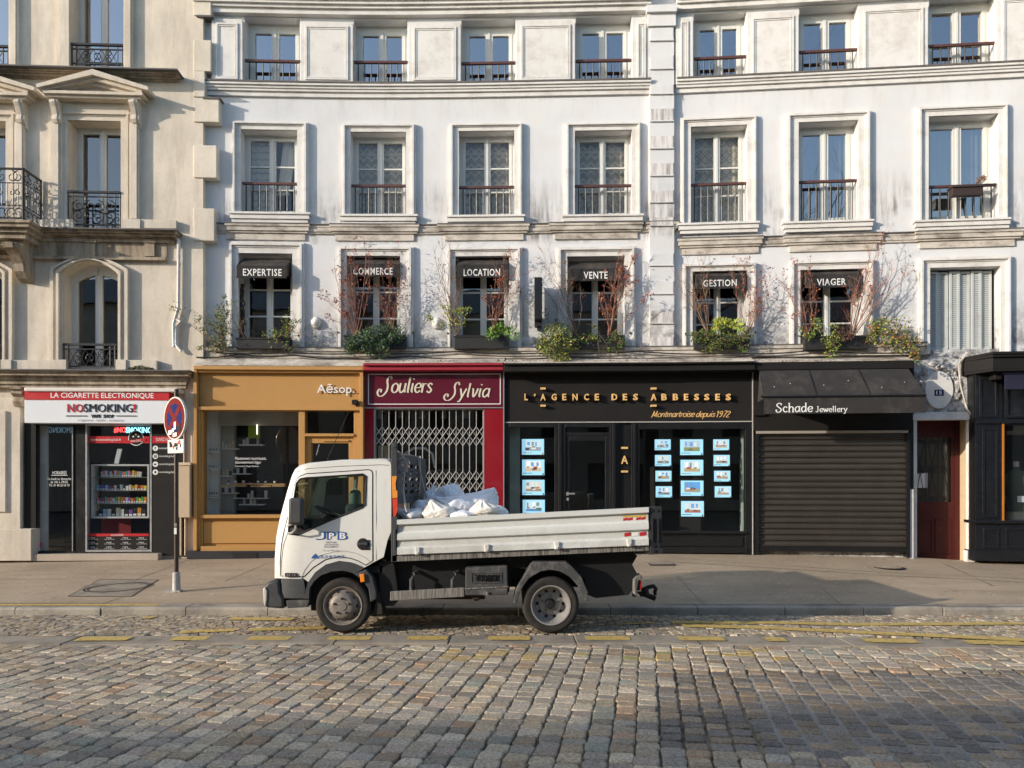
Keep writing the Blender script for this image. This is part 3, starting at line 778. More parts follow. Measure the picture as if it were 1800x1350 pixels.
# base stones at the far left and shop pier
bs = MB(); bs.pbox(-420, 36, 700, 930, LO-.02, LO+.16, pm=20); bs.pbox(-420, 55, 930, 986, LO-.02, LO+.30, pm=20); bs.pbox(-300, 10, 722, 900, LO, LO+.2, pm=0)
bs.pbox(322, 347, 660, 975, LO-.02, LO+.03); build_each(bs, "stone_base", MAT['stone'], LBD, True, bevel=.012)
cap = MB(); Xa, Xb = fx(20, LO+.3), fx(39, LO+.3); zt = fz(30, 680, LO+.3); zb = fz(30, 714, LO+.3); H = zt-zb
cap.prof([(LO, zt), (LO+.36, zt), (LO+.36, zt-.12*H), (LO+.30, zt-.2*H), (LO+.33, zt-.35*H), (LO+.24, zt-.5*H), (LO+.27, zt-.75*H), (LO+.22, zt-H), (LO, zt-H)], Xa, Xb); cap.build("carved_bracket", MAT['stonedk'], LBD, True)
# rainwater pipe and cable on the stone house
dp = MB(); o = LO+.06
pts = [(309, 418), (314, 422), (313.5, 540), (305.5, 570), (305.5, 610)]
dp.tube([(fx(a, o), o, fz(a, b, o)) for a, b in pts], .035, 7)
pts = [(305.5, 560), (317, 565), (311, 575), (309, 606), (318, 618)]
dp.tube([(fx(a, o), o, fz(a, b, o)) for a, b in pts], .03, 6)
tag(dp.build("drainpipe", MAT['trim'], None, True, smooth=50), "pale painted drainpipe with a crooked foot on the beige stone house", "drainpipe")
# ================================================================== ground: road, strip, parking bay, kerb, pavement
MAT['cobble'] = Mtone("granite_setts", .66, .020, 38, .5, .3, )
MAT['sett'] = Mtone("small_setts", .85, .010, 60, .4, .12)
MAT['joint'] = M("sandy_joint", (.32, .25, .175), .95, 0, .35, 9, .02, 50, .1, dirt=(.05, .045, .04), dscale=1.2, dlo=.45, dhi=.65)
MAT['granite'] = M("granite_slab", (.32, .275, .215), .7, 0, .22, 22, .008, 90, .3, dirt=(.10, .09, .08), dscale=2.5, dlo=.45, dhi=.7)
MAT['kerbgran'] = M("granite_kerb", (.37, .33, .27), .65, 0, .22, 30, .012, 60, .35, dirt=(.11, .10, .09), dscale=2, dlo=.45, dhi=.7)
def asphalt(name, base):
    t = NT(name)
    c = t.mix(t.rng(t.noise(.45, 5, .6), .3, .7), sc3(base, .76), sc3(base, 1.12))
    c = t.mix(t.math('MULTIPLY', t.noise(1.1, 6, .7, sc=(.45, 2.5, 1), lo=.45, hi=.7), .5), c, sc3(base, .58))
    c = t.mix(t.math('MULTIPLY', t.noise(5, 3, .6, lo=.62, hi=.68), .5), c, sc3(base, .5))
    c = t.mix(t.math('MULTIPLY', t.noise(90, 3, .7, lo=.5, hi=.8), .5), c, sc3(base, 1.7))
    c = t.mix(t.math('GREATER_THAN', t.noise(14, 1, .5), .71), c, (.50, .46, .40))
    h = t.math('ADD', t.noise(120, 3, .7), t.math('MULTIPLY', t.noise(1.5, 3), 1.5))
    t.bsdf(c, t.rng(t.noise(.8, 4), .3, .7, .6, .82), 0, t.bump(h, .4, .006), .35); return t.m
MAT['asphalt'] = asphalt("pavement_asphalt", (.41, .32, .225))
MAT['farground'] = M("street_ground", (.12, .11, .10), .9, 0, .2, 1)
KY = 10.85
def zbase(X):
    kn = [(-12, .22), (-9.9, .235), (-6.3, .275), (1.1, .37), (4.7, .36), (7.9, .31), (8.8, .255), (12, .2)]
    if X <= kn[0][0]: return kn[0][1]
    for (a, b), (c, d) in zip(kn, kn[1:]):
        if X <= c: return b+(d-b)*(X-a)/(c-a)
    return kn[-1][1]
def pave(X, Y):                      # pavement height
    t = max(0, min(1, (Y-KY-.3)/(FY(X)-KY-.3))); return .045+(zbase(X)-.045)*t
def gpave(px, py):                   # picture point on the pavement
    z = .12
    for _ in range(12): X, Y = gp(px, py, z); z = pave(X, Y)
    return X, Y, z
mb = MB()
for a in ((-400, 400, -400, 3.0, -.10), (-400, -15, 3.0, 40, -.10), (15, 400, 3.0, 40, -.10), (-400, 400, 40, 800, -.10)):
    mb.poly([(a[0], a[2], a[4]), (a[1], a[2], a[4]), (a[1], a[3], a[4]), (a[0], a[3], a[4])])
struct(mb.build("ground", MAT['farground']))
mb = MB(); nx, ny = 80, 14
for i in range(nx+1):
    for j in range(ny+1):
        X = -15+30*i/nx; Y = KY+.30+(FY(X)+.1-KY-.30)*j/ny; mb.v.append((X, Y, pave(X, Y)))
for i in range(nx):
    for j in range(ny): a = i*(ny+1)+j; mb.face((a, a+ny+1, a+ny+2, a+1))
struct(mb.build("pavement", MAT['asphalt'], smooth=60))
# seams and old trench lines in the asphalt
mb = MB()
def seam(pts, w, dz=.003):
    P = [gpave(*p) for p in pts]
    for (x0, y0, z0), (x1, y1, z1) in zip(P, P[1:]):
        n = max(1, int(math.hypot(x1-x0, y1-y0)/.4)); dx, dy = x1-x0, y1-y0; L = math.hypot(dx, dy); ox, oy = -dy/L*w, dx/L*w
        for k in range(n):
            a = (x0+dx*k/n, y0+dy*k/n); b = (x0+dx*(k+1)/n, y0+dy*(k+1)/n)
            mb.poly([(a[0]+ox, a[1]+oy, pave(*a)+dz), (b[0]+ox, b[1]+oy, pave(*b)+dz), (b[0]-ox, b[1]-oy, pave(*b)+dz), (a[0]-ox, a[1]-oy, pave(*a)+dz)])
for s_, w in (([(235, 1020), (330, 985)], .012), ([(395, 1022), (470, 990)], .012), ([(0, 1018), (120, 1018)], .012), ([(1650, 987), (1745, 1030)], .014), ([(1515, 988), (1550, 1012)], .006), ([(175, 1062), (215, 1050)], .012), ([(0, 1060.5), (240, 1060), (465, 1060)], .012), ([(1160, 1062.5), (1450, 1063), (1800, 1066)], .012), ([(40, 1003), (95, 999)], .008), ([(60, 1045), (90, 1040)], .008), ([(1240, 1064), (1215, 1040), (1190, 1012)], .006), ([(1480, 1064), (1440, 1030)], .006), ([(620, 1000), (660, 985)], .008)): seam(s_, w)
struct(mb.build("pavement_seams", MAT['joint'], fixn=False))
mb = MB()
for s_, w in (([(1160, 986), (1380, 1000), (1570, 1012), (1800, 1024)], .022), ([(1150, 978), (1350, 992), (1560, 1007), (1800, 1018)], .010), ([(0, 1012), (160, 1008), (300, 1009)], .008)): seam(s_, w, .004)
struct(mb.build("pavement_patch_lines", M("pale_seal", (.30, .265, .215), .8, 0, .2, 4), fixn=False))
# kerb stones
mb = MB(); x = -15.0
def kerby(X): return KY
rng = random.Random(3)
while x < 15:
    L = rng.uniform(.95, 1.35); b = min(x+L-.010, 15); d = rng.uniform(-.008, .008)
    mb.prof([(KY+.31, -.14), (KY+.31, .043+d*.4), (KY+.035, .040+d*.4), (KY+.012, .032+d*.4), (KY+d, .005), (KY+d, -.14)], x, b, 2)
    x += L
struct(mb.build("kerb", MAT['kerbgran'], bevel=.006))
# granite strip at the edge of the bay (slightly bowed towards the camera on the right)
def stripy(X): return 8.70-(.010*(X-.5)**2 if X > .5 else .002*(X+.5)**2)
mb = MB(); x = -15.0
while x < 15:
    L = rng.uniform(1.25, 1.75); b = x+L-.012; d = rng.uniform(-.006, .004)
    mb.extr([(x, stripy(x)), (b, stripy(b)), (b, stripy(b)+.46), (x, stripy(x)+.46)], -.12, d, 'z'); x += L
struct(mb.build("granite_strip", MAT['granite'], bevel=.008))
# bedding sheets
def bayz(Y): return -.062*max(0, min(1, (Y-9.15)/(KY-9.15)))
mb = MB(); mb.poly([(-15, 8.9, -.028), (15, 8.9, -.028), (15, KY+.02, -.088), (-15, KY+.02, -.088)])
struct(mb.build("parking_bay_bed", MAT['joint']))
mb = MB(); mb.poly([(-15, 2.9, -.030), (15, 2.9, -.030), (15, 8.95, -.030), (-15, 8.95, -.030)])
struct(mb.build("road_bed", MAT['joint']))
def sett(mb, cx, cy, w, l, rot, ztop, h, tone, rnd=.18, dome=.010, rngx=rng, low=False):
    c, s = math.cos(rot), math.sin(rot); b = len(mb.v)
    if low: base = [(-1, -1), (1, -1), (1, 1), (-1, 1)]
    else: k = 1-rnd*2; base = [(-k, -1), (k, -1), (1, -k), (1, k), (k, 1), (-k, 1), (-1, k), (-1, -k)]
    n = len(base); tx, ty = rngx.uniform(-.035, .035), rngx.uniform(-.035, .035)
    jit = [(rngx.uniform(-.08, .08), rngx.uniform(-.08, .08)) for _ in base]
    for kk, zz, dm in ((1.0, ztop-h, 0), (.985, ztop-dome*1.3, 0), (.89, ztop, 0)):
        for (u, v), (ju, jv) in zip(base, jit):
            X = (u+ju)*kk*w/2; Y = (v+jv)*kk*l/2
            mb.v.append((cx+X*c+Y*s, cy-X*s+Y*c, zz+(X*tx+Y*ty)*(kk < 1)))
    mb.col = tone
    for r in range(2):
        for k in range(n): k2 = (k+1) % n; mb.face((b+r*n+k, b+r*n+k2, b+(r+1)*n+k2, b+(r+1)*n+k))
    mb.face([b+2*n+k for k in range(n)])
TONES = [(.26, .235, .20), (.31, .28, .235), (.225, .205, .18), (.34, .305, .25), (.28, .245, .195), (.31, .265, .205), (.255, .21, .16), (.245, .23, .21), (.20, .185, .165), (.36, .325, .275)]
def tone(r, warm=.5):
    t = r.choice(TONES); k = r.uniform(1.0, 1.52)
    if r.random() < .035: t = (.275, .20, .145)
    elif r.random() < .05: t = (.265, .225, .20)
    elif r.random() < .03: t = (.22, .228, .20)
    return (t[0]*k*1.07, t[1]*k*1.0, t[2]*k*.89)
mb = MB(); r = random.Random(11); th = R(10.0); ct, st_ = math.cos(th), math.sin(th)
cw = .172
for i in range(-80, 80):
    v = -6+r.uniform(0, .2); ww = cw
    while v < 16:
        l = r.uniform(.125, .185); cu = i*cw+r.uniform(-.006, .006); cv = v+l/2
        X = cu*ct+cv*st_; Y = -cu*st_+cv*ct; v += l
        if not (-9.5 < X < 9.5 and 3.1 < Y < stripy(X)-.03): continue
        if Y > stripy(X)-.10: continue
        e = X*.5+mnoise.noise(Vector((X*.5, Y*.7, 3)))*.9
        px = CX+X*FPX/Y; py = HZ+CAMH*FPX/Y
        patch = px > 1190+mnoise.noise(Vector((X, Y, 0)))*60-(py-1180)*.25 and 1178 < py < 1312+ (px-1250)*.06
        z = mnoise.noise(Vector((X*.6, Y*.6, 7)))*.008 + r.uniform(-.005, .004)
        if patch: sett(mb, X, Y, ww*.86, l*.82, th, -.008+r.uniform(-.002, .002), .03, tuple(q*k*j for q, k, j in zip(r.choice([(.13, .128, .13), (.155, .148, .145), (.18, .16, .135), (.14, .135, .135), (.21, .175, .14)]), (r.uniform(.95, 1.5),)*3, (1.1, 1.0, .86))), .09, .003, r)
        else:
            worn = 780 < px < 1385 and 1141 < py < 1161 and r.random() < .32 and mnoise.noise(Vector((X*1.7, Y*3, 9))) > -.12
            sett(mb, X, Y, ww*r.uniform(.93, 1.0), l*r.uniform(.93, .99), th+r.uniform(-.03, .03), z, .045, tone(r) if not worn else tuple(a_+(b_-a_)*r.uniform(.3, .85) for a_, b_ in zip(tone(r), (.46, .32, .10))), .12, .008, r)
# row of longer stones against the strip
x = -9.5
while x < 9.5:
    l = r.uniform(.18, .26); sett(mb, x+l/2, stripy(x+l/2)-.055, l*.95, .085, 0, r.uniform(-.022, -.012), .03, tone(r), .15, .008, r); x += l
struct(mb.build("cobbled_road", MAT['cobble'], smooth=22, fixn=False))
mb = MB(); mb.poly([(1.6, 4.6, -.0165), (9.5, 4.2, -.0165), (9.5, 7.3, -.0165), (2.2, 7.3, -.0165)]); 
struct(mb.build("sand_joint_patch", M("grey_mortar", (.30, .275, .24), .95, 0, .25, 14, .01, 80, .1), fixn=False))
mb = MB(); r = random.Random(5)
for i in range(-3, 26):
    x = -9.6
    while x < 9.6:
        l = r.uniform(.08, .12); X = x+l/2; Y = 9.16+i*.093+.075*math.cos(X*2*math.pi/1.15)
        x += l
        if Y < stripy(X)+.50 or Y > KY-.05: continue
        sl = -.075*math.sin(X*2*math.pi/1.15)*2*math.pi/1.15
        sett(mb, X, Y, l*.92, .083, -math.atan(sl)*.8, bayz(Y)+r.uniform(-.006, .004), .03, tuple(v*.95 for v in tone(r)), .2, .008, r, low=True)
struct(mb.build("parking_bay", MAT['sett'], smooth=50, fixn=False))
# painted markings
def ypaint(name, lo, hi):
    t = NT(name); base = t.mix(t.noise(5, 4), (.50, .345, .085), (.60, .43, .14))
    p = t.n("ShaderNodeBsdfPrincipled"); t.l(base, p.inputs[0]); p.inputs["Roughness"].default_value = .7
    tr = t.n("ShaderNodeBsdfTransparent"); mx = t.n("ShaderNodeMixShader")
    t.l(t.noise(16, 6, .75, lo=lo, hi=hi), mx.inputs[0]); t.l(p.outputs[0], mx.inputs[2]); t.l(tr.outputs[0], mx.inputs[1]); t.l(mx.outputs[0], t.out.inputs[0]); return t.m
MAT['yellow'] = ypaint("worn_yellow_paint", .36, .46)
MAT['yellow2'] = ypaint("very_worn_yellow_paint", .44, .54)
mb = MB()
for a, b in ((137, 228), (303, 365), (437, 510), (577, 652), (717, 787), (858, 932), (1028, 1107), (1192, 1272), (1345, 1380), (1520, 1612), (1702, 1798)):
    Y = stripy(((a+b)/2-CX)*8.9/FPX)+.245; Xa = (a-CX)*Y/FPX; Xb = (b-CX)*Y/FPX
    ya, yb = stripy(Xa)+.245, stripy(Xb)+.245; hw = .11; n = 4
    pts = [(Xa+.02, ya-hw), (Xb-.02, yb-hw), (Xb, yb-hw+.03), (Xb, yb+hw-.03), (Xb-.02, yb+hw), (Xa+.02, ya+hw), (Xa, ya+hw-.03), (Xa, ya-hw+.03)]
    mb.poly([(x, y, .007) for x, y in pts])
struct(mb.build("yellow_dash_marking", MAT['yellow'], fixn=False))
mb = MB()
def bayline(pts, w=.09, dz=.012):
    P = []
    for px, py in pts:
        z = -.02
        for _ in range(8): X, Y = gp(px, py, z); z = bayz(Y)
        P.append((X, Y))
    for (x0, y0), (x1, y1) in zip(P, P[1:]):
        n = max(1, int((x1-x0)/.15))
        for k in range(n):
            a = (x0+(x1-x0)*k/n, y0+(y1-y0)*k/n); b = (x0+(x1-x0)*(k+1)/n, y0+(y1-y0)*(k+1)/n)
            mb.poly([(a[0], a[1]-w, bayz(a[1])+dz), (b[0], b[1]-w, bayz(b[1])+dz), (b[0], b[1]+w, bayz(b[1])+dz), (a[0], a[1]+w, bayz(a[1])+dz)])
bayline([(1180, 1095), (1370, 1096), (1500, 1099), (1800, 1097)], .09); bayline([(1200, 1101), (1330, 1104), (1560, 1115), (1800, 1126)], .10)
bayline([(405, 1088.5), (515, 1090)], .09); bayline([(440, 1108), (570, 1105)], .09); bayline([(318, 1112), (415, 1108.5)], .09); bayline([(252, 1087), (272, 1086)], .09)
bayline([(1085, 1098), (1150, 1096)], .04)
struct(mb.build("yellow_line_marking", MAT['yellow'], fixn=False))
mb = MB(); mb.poly([(-9.5, KY+.12, .0465), ((268-CX)*KY/FPX, KY+.12, .0465), ((268-CX)*KY/FPX, KY+.26, .0485), (-9.5, KY+.26, .0485)])
struct(mb.build("yellow_kerb_marking", MAT['yellow'], fixn=False))
# manhole covers and small fittings in the pavement
mh = thing("manhole_cover", "square framed manhole with round cover in the pavement before the vape shop", "manhole cover", gpave(198, 1034))
P = [gpave(*p) for p in ((118, 1049), (232, 1049), (280, 1019), (175, 1019))]
mb = MB()
c = Vector([sum(p[k] for p in P)/4 for k in range(3)])
def ringp(k, dz): return [(c.x+(p[0]-c.x)*k, c.y+(p[1]-c.y)*k, pave(c.x+(p[0]-c.x)*k, c.y+(p[1]-c.y)*k)+dz) for p in P]
A, B = ringp(1, .006), ringp(.965, .006)
for k in range(4): mb.poly([A[k], A[(k+1) % 4], B[(k+1) % 4], B[k]])
mb.build("iron_frame", MAT['iron'], mh, fixn=False)
mb = MB(); mb.poly(ringp(.96, .005)); mb.build("cover_plate", MAT['granite'], mh, fixn=False)
mb = MB(); n = 40
rad = .46
for k0, k1 in ((1.0, .95), (.89, .85)):
    for i in range(n):
        q = []
        for t, k in ((i, k0), (i+1, k0), (i+1, k1), (i, k1)):
            a = 2*math.pi*t/n; X = c.x+.05+rad*k*math.cos(a)+rad*k*.25*math.sin(a); Y = c.y+rad*k*.88*math.sin(a); q.append((X, Y, pave(X, Y)+.0095))
        mb.poly(q)
mb.build("cover_ring", MAT['iron'], mh, fixn=False)
X, Y, z = gpave(1563, 998); 
t = thing("drain_cover", "small round patterned iron cover on the pavement before the roller shutter", "drain cover", (X, Y, z))
mb = MB(); mb.lathe([(0.0, .004), (.25, .004), (.265, .002)], (X, Y, z+.004), 28, cap=False); mb.cur = 1
for i in range(-4, 5):
    for j in range(-4, 5):
        if i*i+j*j < 17: mb.box(X+i*.052-.015, X+i*.052+.015, Y+j*.052-.015, Y+j*.052+.015, z+.0065, z+.014, 1)
mb.build("cover_plate", [MAT['iron'], MAT['granite']], t)
X, Y, z = gpave(1163, 992)
t = thing("utility_hatch", "small flat rectangular hatch in the pavement behind the truck's tail", "utility hatch", (X, Y, z))
mb = MB(); a = MB()
a.box(X-.20, X+.20, Y-.11, Y+.11, z-.01, z+.006+.01); a.build("hatch_lid", MAT['granite'], t); mb.frame3(X-.22, X+.22, 0, 1, 0, 1, .02) if False else mb.box(X-.225, X-.205, Y-.13, Y+.13, z-.01, z+.014, 1); mb.box(X+.205, X+.225, Y-.13, Y+.13, z-.01, z+.014, 1); mb.box(X-.205, X+.205, Y-.13, Y-.112, z-.01, z+.014, 1); mb.box(X-.205, X+.205, Y+.112, Y+.13, z-.01, z+.014, 1); mb.build("hatch_frame", MAT['iron'], t)
X, Y = gp(793, 1135, .02)
mb = MB(); mb.box(-.06, .06, -.035, .035, 0, .035, 1); o = mb.build("cigarette_packet", M("packet_card", (.65, .60, .55), .5, 0, .5, 30), loc=(X, Y, .004)); o.rotation_euler = (0, .1, .4)
tag(o, "crushed little white packet lying at the edge of the granite strip", "packet")
# ================================================================== what stands behind the camera and shows in the panes
MAT['oppstone'] = stone("opposite_stone", (.50, .44, .36), (.25, .21, .17))
OY = -14.0
for k, (x0, x1, zt, label) in enumerate(((-78, -17, 13.4, "stone street front across the square mirrored dimly in the lower panes"), (-16.9, 4, 13.3, "taller stone street front across the square mirrored in the shop windows"), (4.1, 40, 12.3, "low stone street front beyond the bare trees mirrored in the right-hand panes"))):
    t = thing("opposite_house", label, "building", ((x0+x1)/2, OY, 0))
    hs = []
    n = int((x1-x0)/2.6)
    for i in range(n):
        xc = x0+(i+.5)*(x1-x0)/n
        for zb in (.6, 4.2, 7.4): hs.append((xc-.55, xc+.55, zb, zb+2.1))
    mb = MB(); b0 = len(mb.v); mb.wall(x0, x1, 0, zt-1.6, hs, 0, 3); mb.v = [(x, OY-o, z) for x, o, z in mb.v]; mb.build("wall", MAT['oppstone'], t)
    mb = MB(); mb.box(x0, x1, OY-9, OY-.35, 0, zt-1.7, 1); mb.build("dark_openings", MAT['room'], t)
    mb = MB(); mb.extr([(OY-9, zt-1.6), (OY+.3, zt-1.6), (OY-.5, zt), (OY-8, zt)], x0, x1, 'x'); mb.build("roof", MAT['zinc'], t)
    mb = MB(); rr = random.Random(k)
    for i in range(n//3): xc = x0+rr.uniform(1, x1-x0-2); mb.box(xc, xc+1.0, OY-3, OY-2.4, zt-.5, zt+rr.uniform(.3, .8), 1)
    if k == 0: mb.box(-43.4, -39.6, OY-3, OY-.6, zt-.5, zt+.36, 1)  # wide unseen roof block, added to shape the shadow edge on the road
    build_each(mb, "chimney_or_shadow_block", MAT['oppstone'], t)
def bare_tree(x, y, h, seed, label):
    rr = random.Random(seed); t = thing("bare_tree", label, "tree", (x, y, -.1)); tk = MB(); tw = MB()
    def grow(p, d, L, r, lev):
        mb = tk if lev < 2 else tw; pts = [p]; rs = [r]; q = p; dd = d.copy()
        for s in range(4):
            dd = (dd+Vector((rr.uniform(-.16, .16), rr.uniform(-.16, .16), rr.uniform(-.03, .14)))).normalized(); q = q+dd*L/4; pts.append(q); rs.append(r*(1-.11*(s+1)))
        mb.tube(pts, rs, 7 if lev == 0 else (5 if lev < 3 else 3), False)
        if lev >= 6: return
        for k in range(3 if lev < 2 else rr.choice((2, 3, 3))):
            i = rr.choice((2, 3, 4)) if k else 4
            ax = Vector((rr.uniform(-1, 1), rr.uniform(-1, 1), rr.uniform(-.2, .6))).normalized()
            grow(pts[i], (dd*.75+ax*.75).normalized(), L*rr.uniform(.62, .78), rs[i]*.66, lev+1)
    grow(Vector((x, y, -.1)), Vector((0, 0, 1)), h*.30, .30, 0)
    m = M("tree_bark", (.07, .06, .05), .9, 0, .3, 6, .02, 20)
    tk.build("trunk", m, t, smooth=60); tw.build("twigs", m, t)
bare_tree(3.0, -2.6, 25, 2, "bare leafless tree mirrored in the panes left of the pilaster")
bare_tree(9.5, -3.2, 26, 5, "tall bare tree mirrored in the panes right of the pilaster")
bare_tree(16.0, -3.0, 25, 9, "bare tree mirrored in the far right upper panes")
# ------------------------------------------------------------------ stroke lettering for the hand-drawn signs
GL = {
 'o': (1.0, [[(.5, 1), (.12, .75), (.12, .25), (.5, 0), (.88, .25), (.88, .75), (.5, 1)]]),
 'u': (1.05, [[(.1, 1), (.1, .3), (.4, 0), (.8, .35)], [(.82, 1), (.82, .25), (.98, .04)]]),
 'l': (.45, [[(.18, 1.62), (.18, .2), (.36, .03)]]),
 'i': (.45, [[(.18, 1), (.18, .2), (.36, .03)], [(.2, 1.38), (.2, 1.5)]]),
 'e': (.92, [[(.12, .5), (.82, .58), (.75, .9), (.45, 1), (.12, .7), (.12, .3), (.45, 0), (.85, .22)]]),
 'r': (.68, [[(.14, 1), (.14, 0)], [(.14, .55), (.35, .92), (.66, .92)]]),
 's': (.75, [[(.68, .82), (.4, 1), (.12, .8), (.36, .55), (.66, .28), (.4, 0), (.05, .18)]]),
 'y': (.95, [[(.08, 1), (.42, .08)], [(.85, 1), (.42, -.1), (.2, -.5), (-.02, -.48)]]),
 'v': (.9, [[(.06, .95), (.2, .9), (.4, .03), (.7, .5), (.8, 1)]]),
 'a': (1.02, [[(.82, .85), (.45, 1), (.12, .7), (.12, .25), (.4, 0), (.8, .4)], [(.84, 1), (.84, .2), (1.0, .03)]]),
 'n': (1.0, [[(.12, 1), (.12, 0)], [(.12, .6), (.45, 1), (.78, .8), (.78, .2), (.94, .03)]]),
 'm': (1.5, [[(.12, 1), (.12, 0)], [(.12, .6), (.4, 1), (.68, .8), (.68, 0)], [(.68, .6), (.95, 1), (1.25, .8), (1.25, .2), (1.42, .03)]]),
 't': (.62, [[(.26, 1.4), (.26, .2), (.54, .03)], [(.0, 1), (.55, 1)]]),
 'd': (1.02, [[(.82, .85), (.45, 1), (.12, .7), (.12, .25), (.4, 0), (.82, .4)], [(.84, 1.62), (.84, .2), (1.0, .03)]]),
 'p': (1.0, [[(.14, 1), (.14, -.6)], [(.14, .7), (.5, 1), (.86, .7), (.86, .28), (.5, 0), (.14, .3)]]),
 'c': (.88, [[(.8, .8), (.45, 1), (.12, .7), (.12, .3), (.45, 0), (.82, .2)]]),
 'h': (1.0, [[(.14, 1.62), (.14, 0)], [(.14, .6), (.45, 1), (.8, .78), (.8, 0)]]),
 'w': (1.25, [[(.04, 1), (.32, 0), (.6, .9), (.88, 0), (1.18, 1)]]),
 'S': (1.1, [[(.95, 1.3), (.88, 1.55), (.5, 1.64), (.15, 1.3), (.45, .92), (.85, .6), (.85, .2), (.45, -.03), (.08, .1), (.06, .4)]]),
 '$': (1.25, [[(1.12, 1.42), (.95, 1.72), (.62, 1.6), (.55, 1.2), (.72, .75), (.72, .2), (.3, -.3), (-.25, -.35), (-.55, .0), (-.4, .35), (-.1, .3), (-.12, .05)]]),
 'J': (.95, [[(.62, 1.6), (.62, .3), (.35, 0), (.06, .2)], [(.35, 1.6), (.9, 1.6)]]),
 'M': (1.55, [[(.0, .05), (.12, .0), (.3, 1.6)], [(.3, 1.6), (.68, .2), (1.12, 1.6)], [(1.12, 1.6), (1.2, .2), (1.42, .02)]]),
 '1': (.6, [[(.05, 1.3), (.35, 1.6), (.35, 0)]]),
 '9': (.85, [[(.75, 1.2), (.42, .8), (.1, 1.2), (.42, 1.6), (.75, 1.25), (.66, .4), (.25, 0)]]),
 '7': (.8, [[(.05, 1.58), (.75, 1.6), (.28, 0)]]),
 '2': (.85, [[(.08, 1.25), (.4, 1.6), (.74, 1.2), (.08, .04), (.8, .04)]]),
 ' ': (.5, [])}
def catmull(P, n=5):
    out = []
    for i in range(len(P)-1):
        p0, p1, p2, p3 = P[max(i-1, 0)], P[i], P[i+1], P[min(i+2, len(P)-1)]
        for k in range(n):
            t = k/n
            out.append(tuple(.5*((2*p1[j])+(-p0[j]+p2[j])*t+(2*p0[j]-5*p1[j]+4*p2[j]-p3[j])*t*t+(-p0[j]+3*p1[j]-3*p2[j]+p3[j])*t**3) for j in (0, 1)))
    out.append(P[-1]); return out
def stroke_text(mb, txt, X0, X1, z0, z1, o, w=.16, contrast=.4, slant=0.0, slab=False, gap=.08, depth=0):
    S = []; x = 0
    for ch in txt:
        a, st = GL[ch]
        for p in st:
            q = catmull(p) if len(p) > 2 else [tuple(p[0]), tuple(((p[0][k]+p[1][k])/2) for k in (0, 1)), tuple(p[1])]
            S.append([(u+x, v) for u, v in q])
            if slab:
                for e, nb in ((p[0], p[1]), (p[-1], p[-2])):
                    if abs(e[0]-nb[0]) < .12 and abs(e[1]-nb[1]) > .3 or (ch in 'vwy' and e[1] > .9): S.append([(e[0]+x-.17, e[1]), (e[0]+x+.17, e[1])])
        x += a+gap
    S = [[(u+v*slant, v) for u, v in s] for s in S]
    us = [u for s in S for u, v in s]; vs_ = [v for s in S for u, v in s]
    a, b, c, d = min(us), max(us), min(vs_), max(vs_); sx = (X1-X0)/(b-a); sz = (z1-z0)/(d-c)
    for k, s in enumerate(S):
        oo = o+.0007*(k % 9); pts = [(X0+(u-a)*sx, z0+(v-c)*sz) for u, v in s]; n = len(pts); L = []
        for i, p in enumerate(pts):
            q0, q1 = pts[max(i-1, 0)], pts[min(i+1, n-1)]; dx, dz = q1[0]-q0[0], q1[1]-q0[1]; l = math.hypot(dx, dz) or 1; dx /= l; dz /= l
            ww = w*sz*(contrast+(1-contrast)*abs(dz))*.5; L.append((p, -dz*ww, dx*ww))
        bidx = len(mb.v)
        for p, ex, ez in L: mb.v.append((p[0]+ex, oo, p[1]+ez)); mb.v.append((p[0]-ex, oo, p[1]-ez))
        for i in range(n-1): mb.face((bidx+2*i, bidx+2*i+1, bidx+2*i+3, bidx+2*i+2))
def pstroke(mb, txt, px0, px1, py0, py1, o, **k):
    pm = (px0+px1)/2; stroke_text(mb, txt, fx(px0, o), fx(px1, o), fz(pm, py1, o), fz(pm, py0, o), o, **k)

def room(parent, px0, px1, py0, py1, oF, depth, mats, name="room_interior"):
    # open-fronted box behind a shop window: back, left, right, floor, ceiling
    X0, X1 = fx(px0, oF), fx(px1, oF); pm = (px0+px1)/2; z0, z1 = fz(pm, py1, oF), fz(pm, py0, oF); o2 = oF-depth
    mb = MB()
    mb.cur = 0; mb.poly([(X0, o2, z0), (X1, o2, z0), (X1, o2, z1), (X0, o2, z1)])
    mb.cur = 1; mb.poly([(X0, oF, z0), (X0, o2, z0), (X0, o2, z1), (X0, oF, z1)])
    mb.cur = 2; mb.poly([(X1, oF, z0), (X1, oF, z1), (X1, o2, z1), (X1, o2, z0)])
    mb.cur = 3; mb.poly([(X0, oF, z0), (X1, oF, z0), (X1, o2, z0), (X0, o2, z0)]); mb.poly([(X0, oF, z1), (X0, o2, z1), (X1, o2, z1), (X1, oF, z1)])
    return mb.build(name, [MAT[m] if isinstance(m, str) else m for m in mats], parent, True)
def glasspane(parent, px0, px1, py0, py1, o, mat='shopglass', name="pane"):
    X0, X1 = fx(px0, o), fx(px1, o); pm = (px0+px1)/2; z0, z1 = fz(pm, py1, o), fz(pm, py0, o)
    mb = MB(); mb.poly([(X0, o, z0), (X1, o, z0), (X1, o, z1), (X0, o, z1)]); return mb.build(name, MAT[mat], parent, True, fixn=False)
def parts(parent, name, mat, boxes, bevel=0, **k):
    mb = MB()
    for b in boxes: mb.pbox(*b)
    return build_each(mb, name, MAT[mat] if isinstance(mat, str) else mat, parent, True, bevel=bevel, **k)
MAT['black'] = M("black_lacquer", (.0095, .0095, .010), .36, 0, .2, 4, 0, 40, .5)
MAT['blackmat'] = M("black_panel", (.0145, .0135, .013), .65, 0, .25, 3, 0, 40, .2)
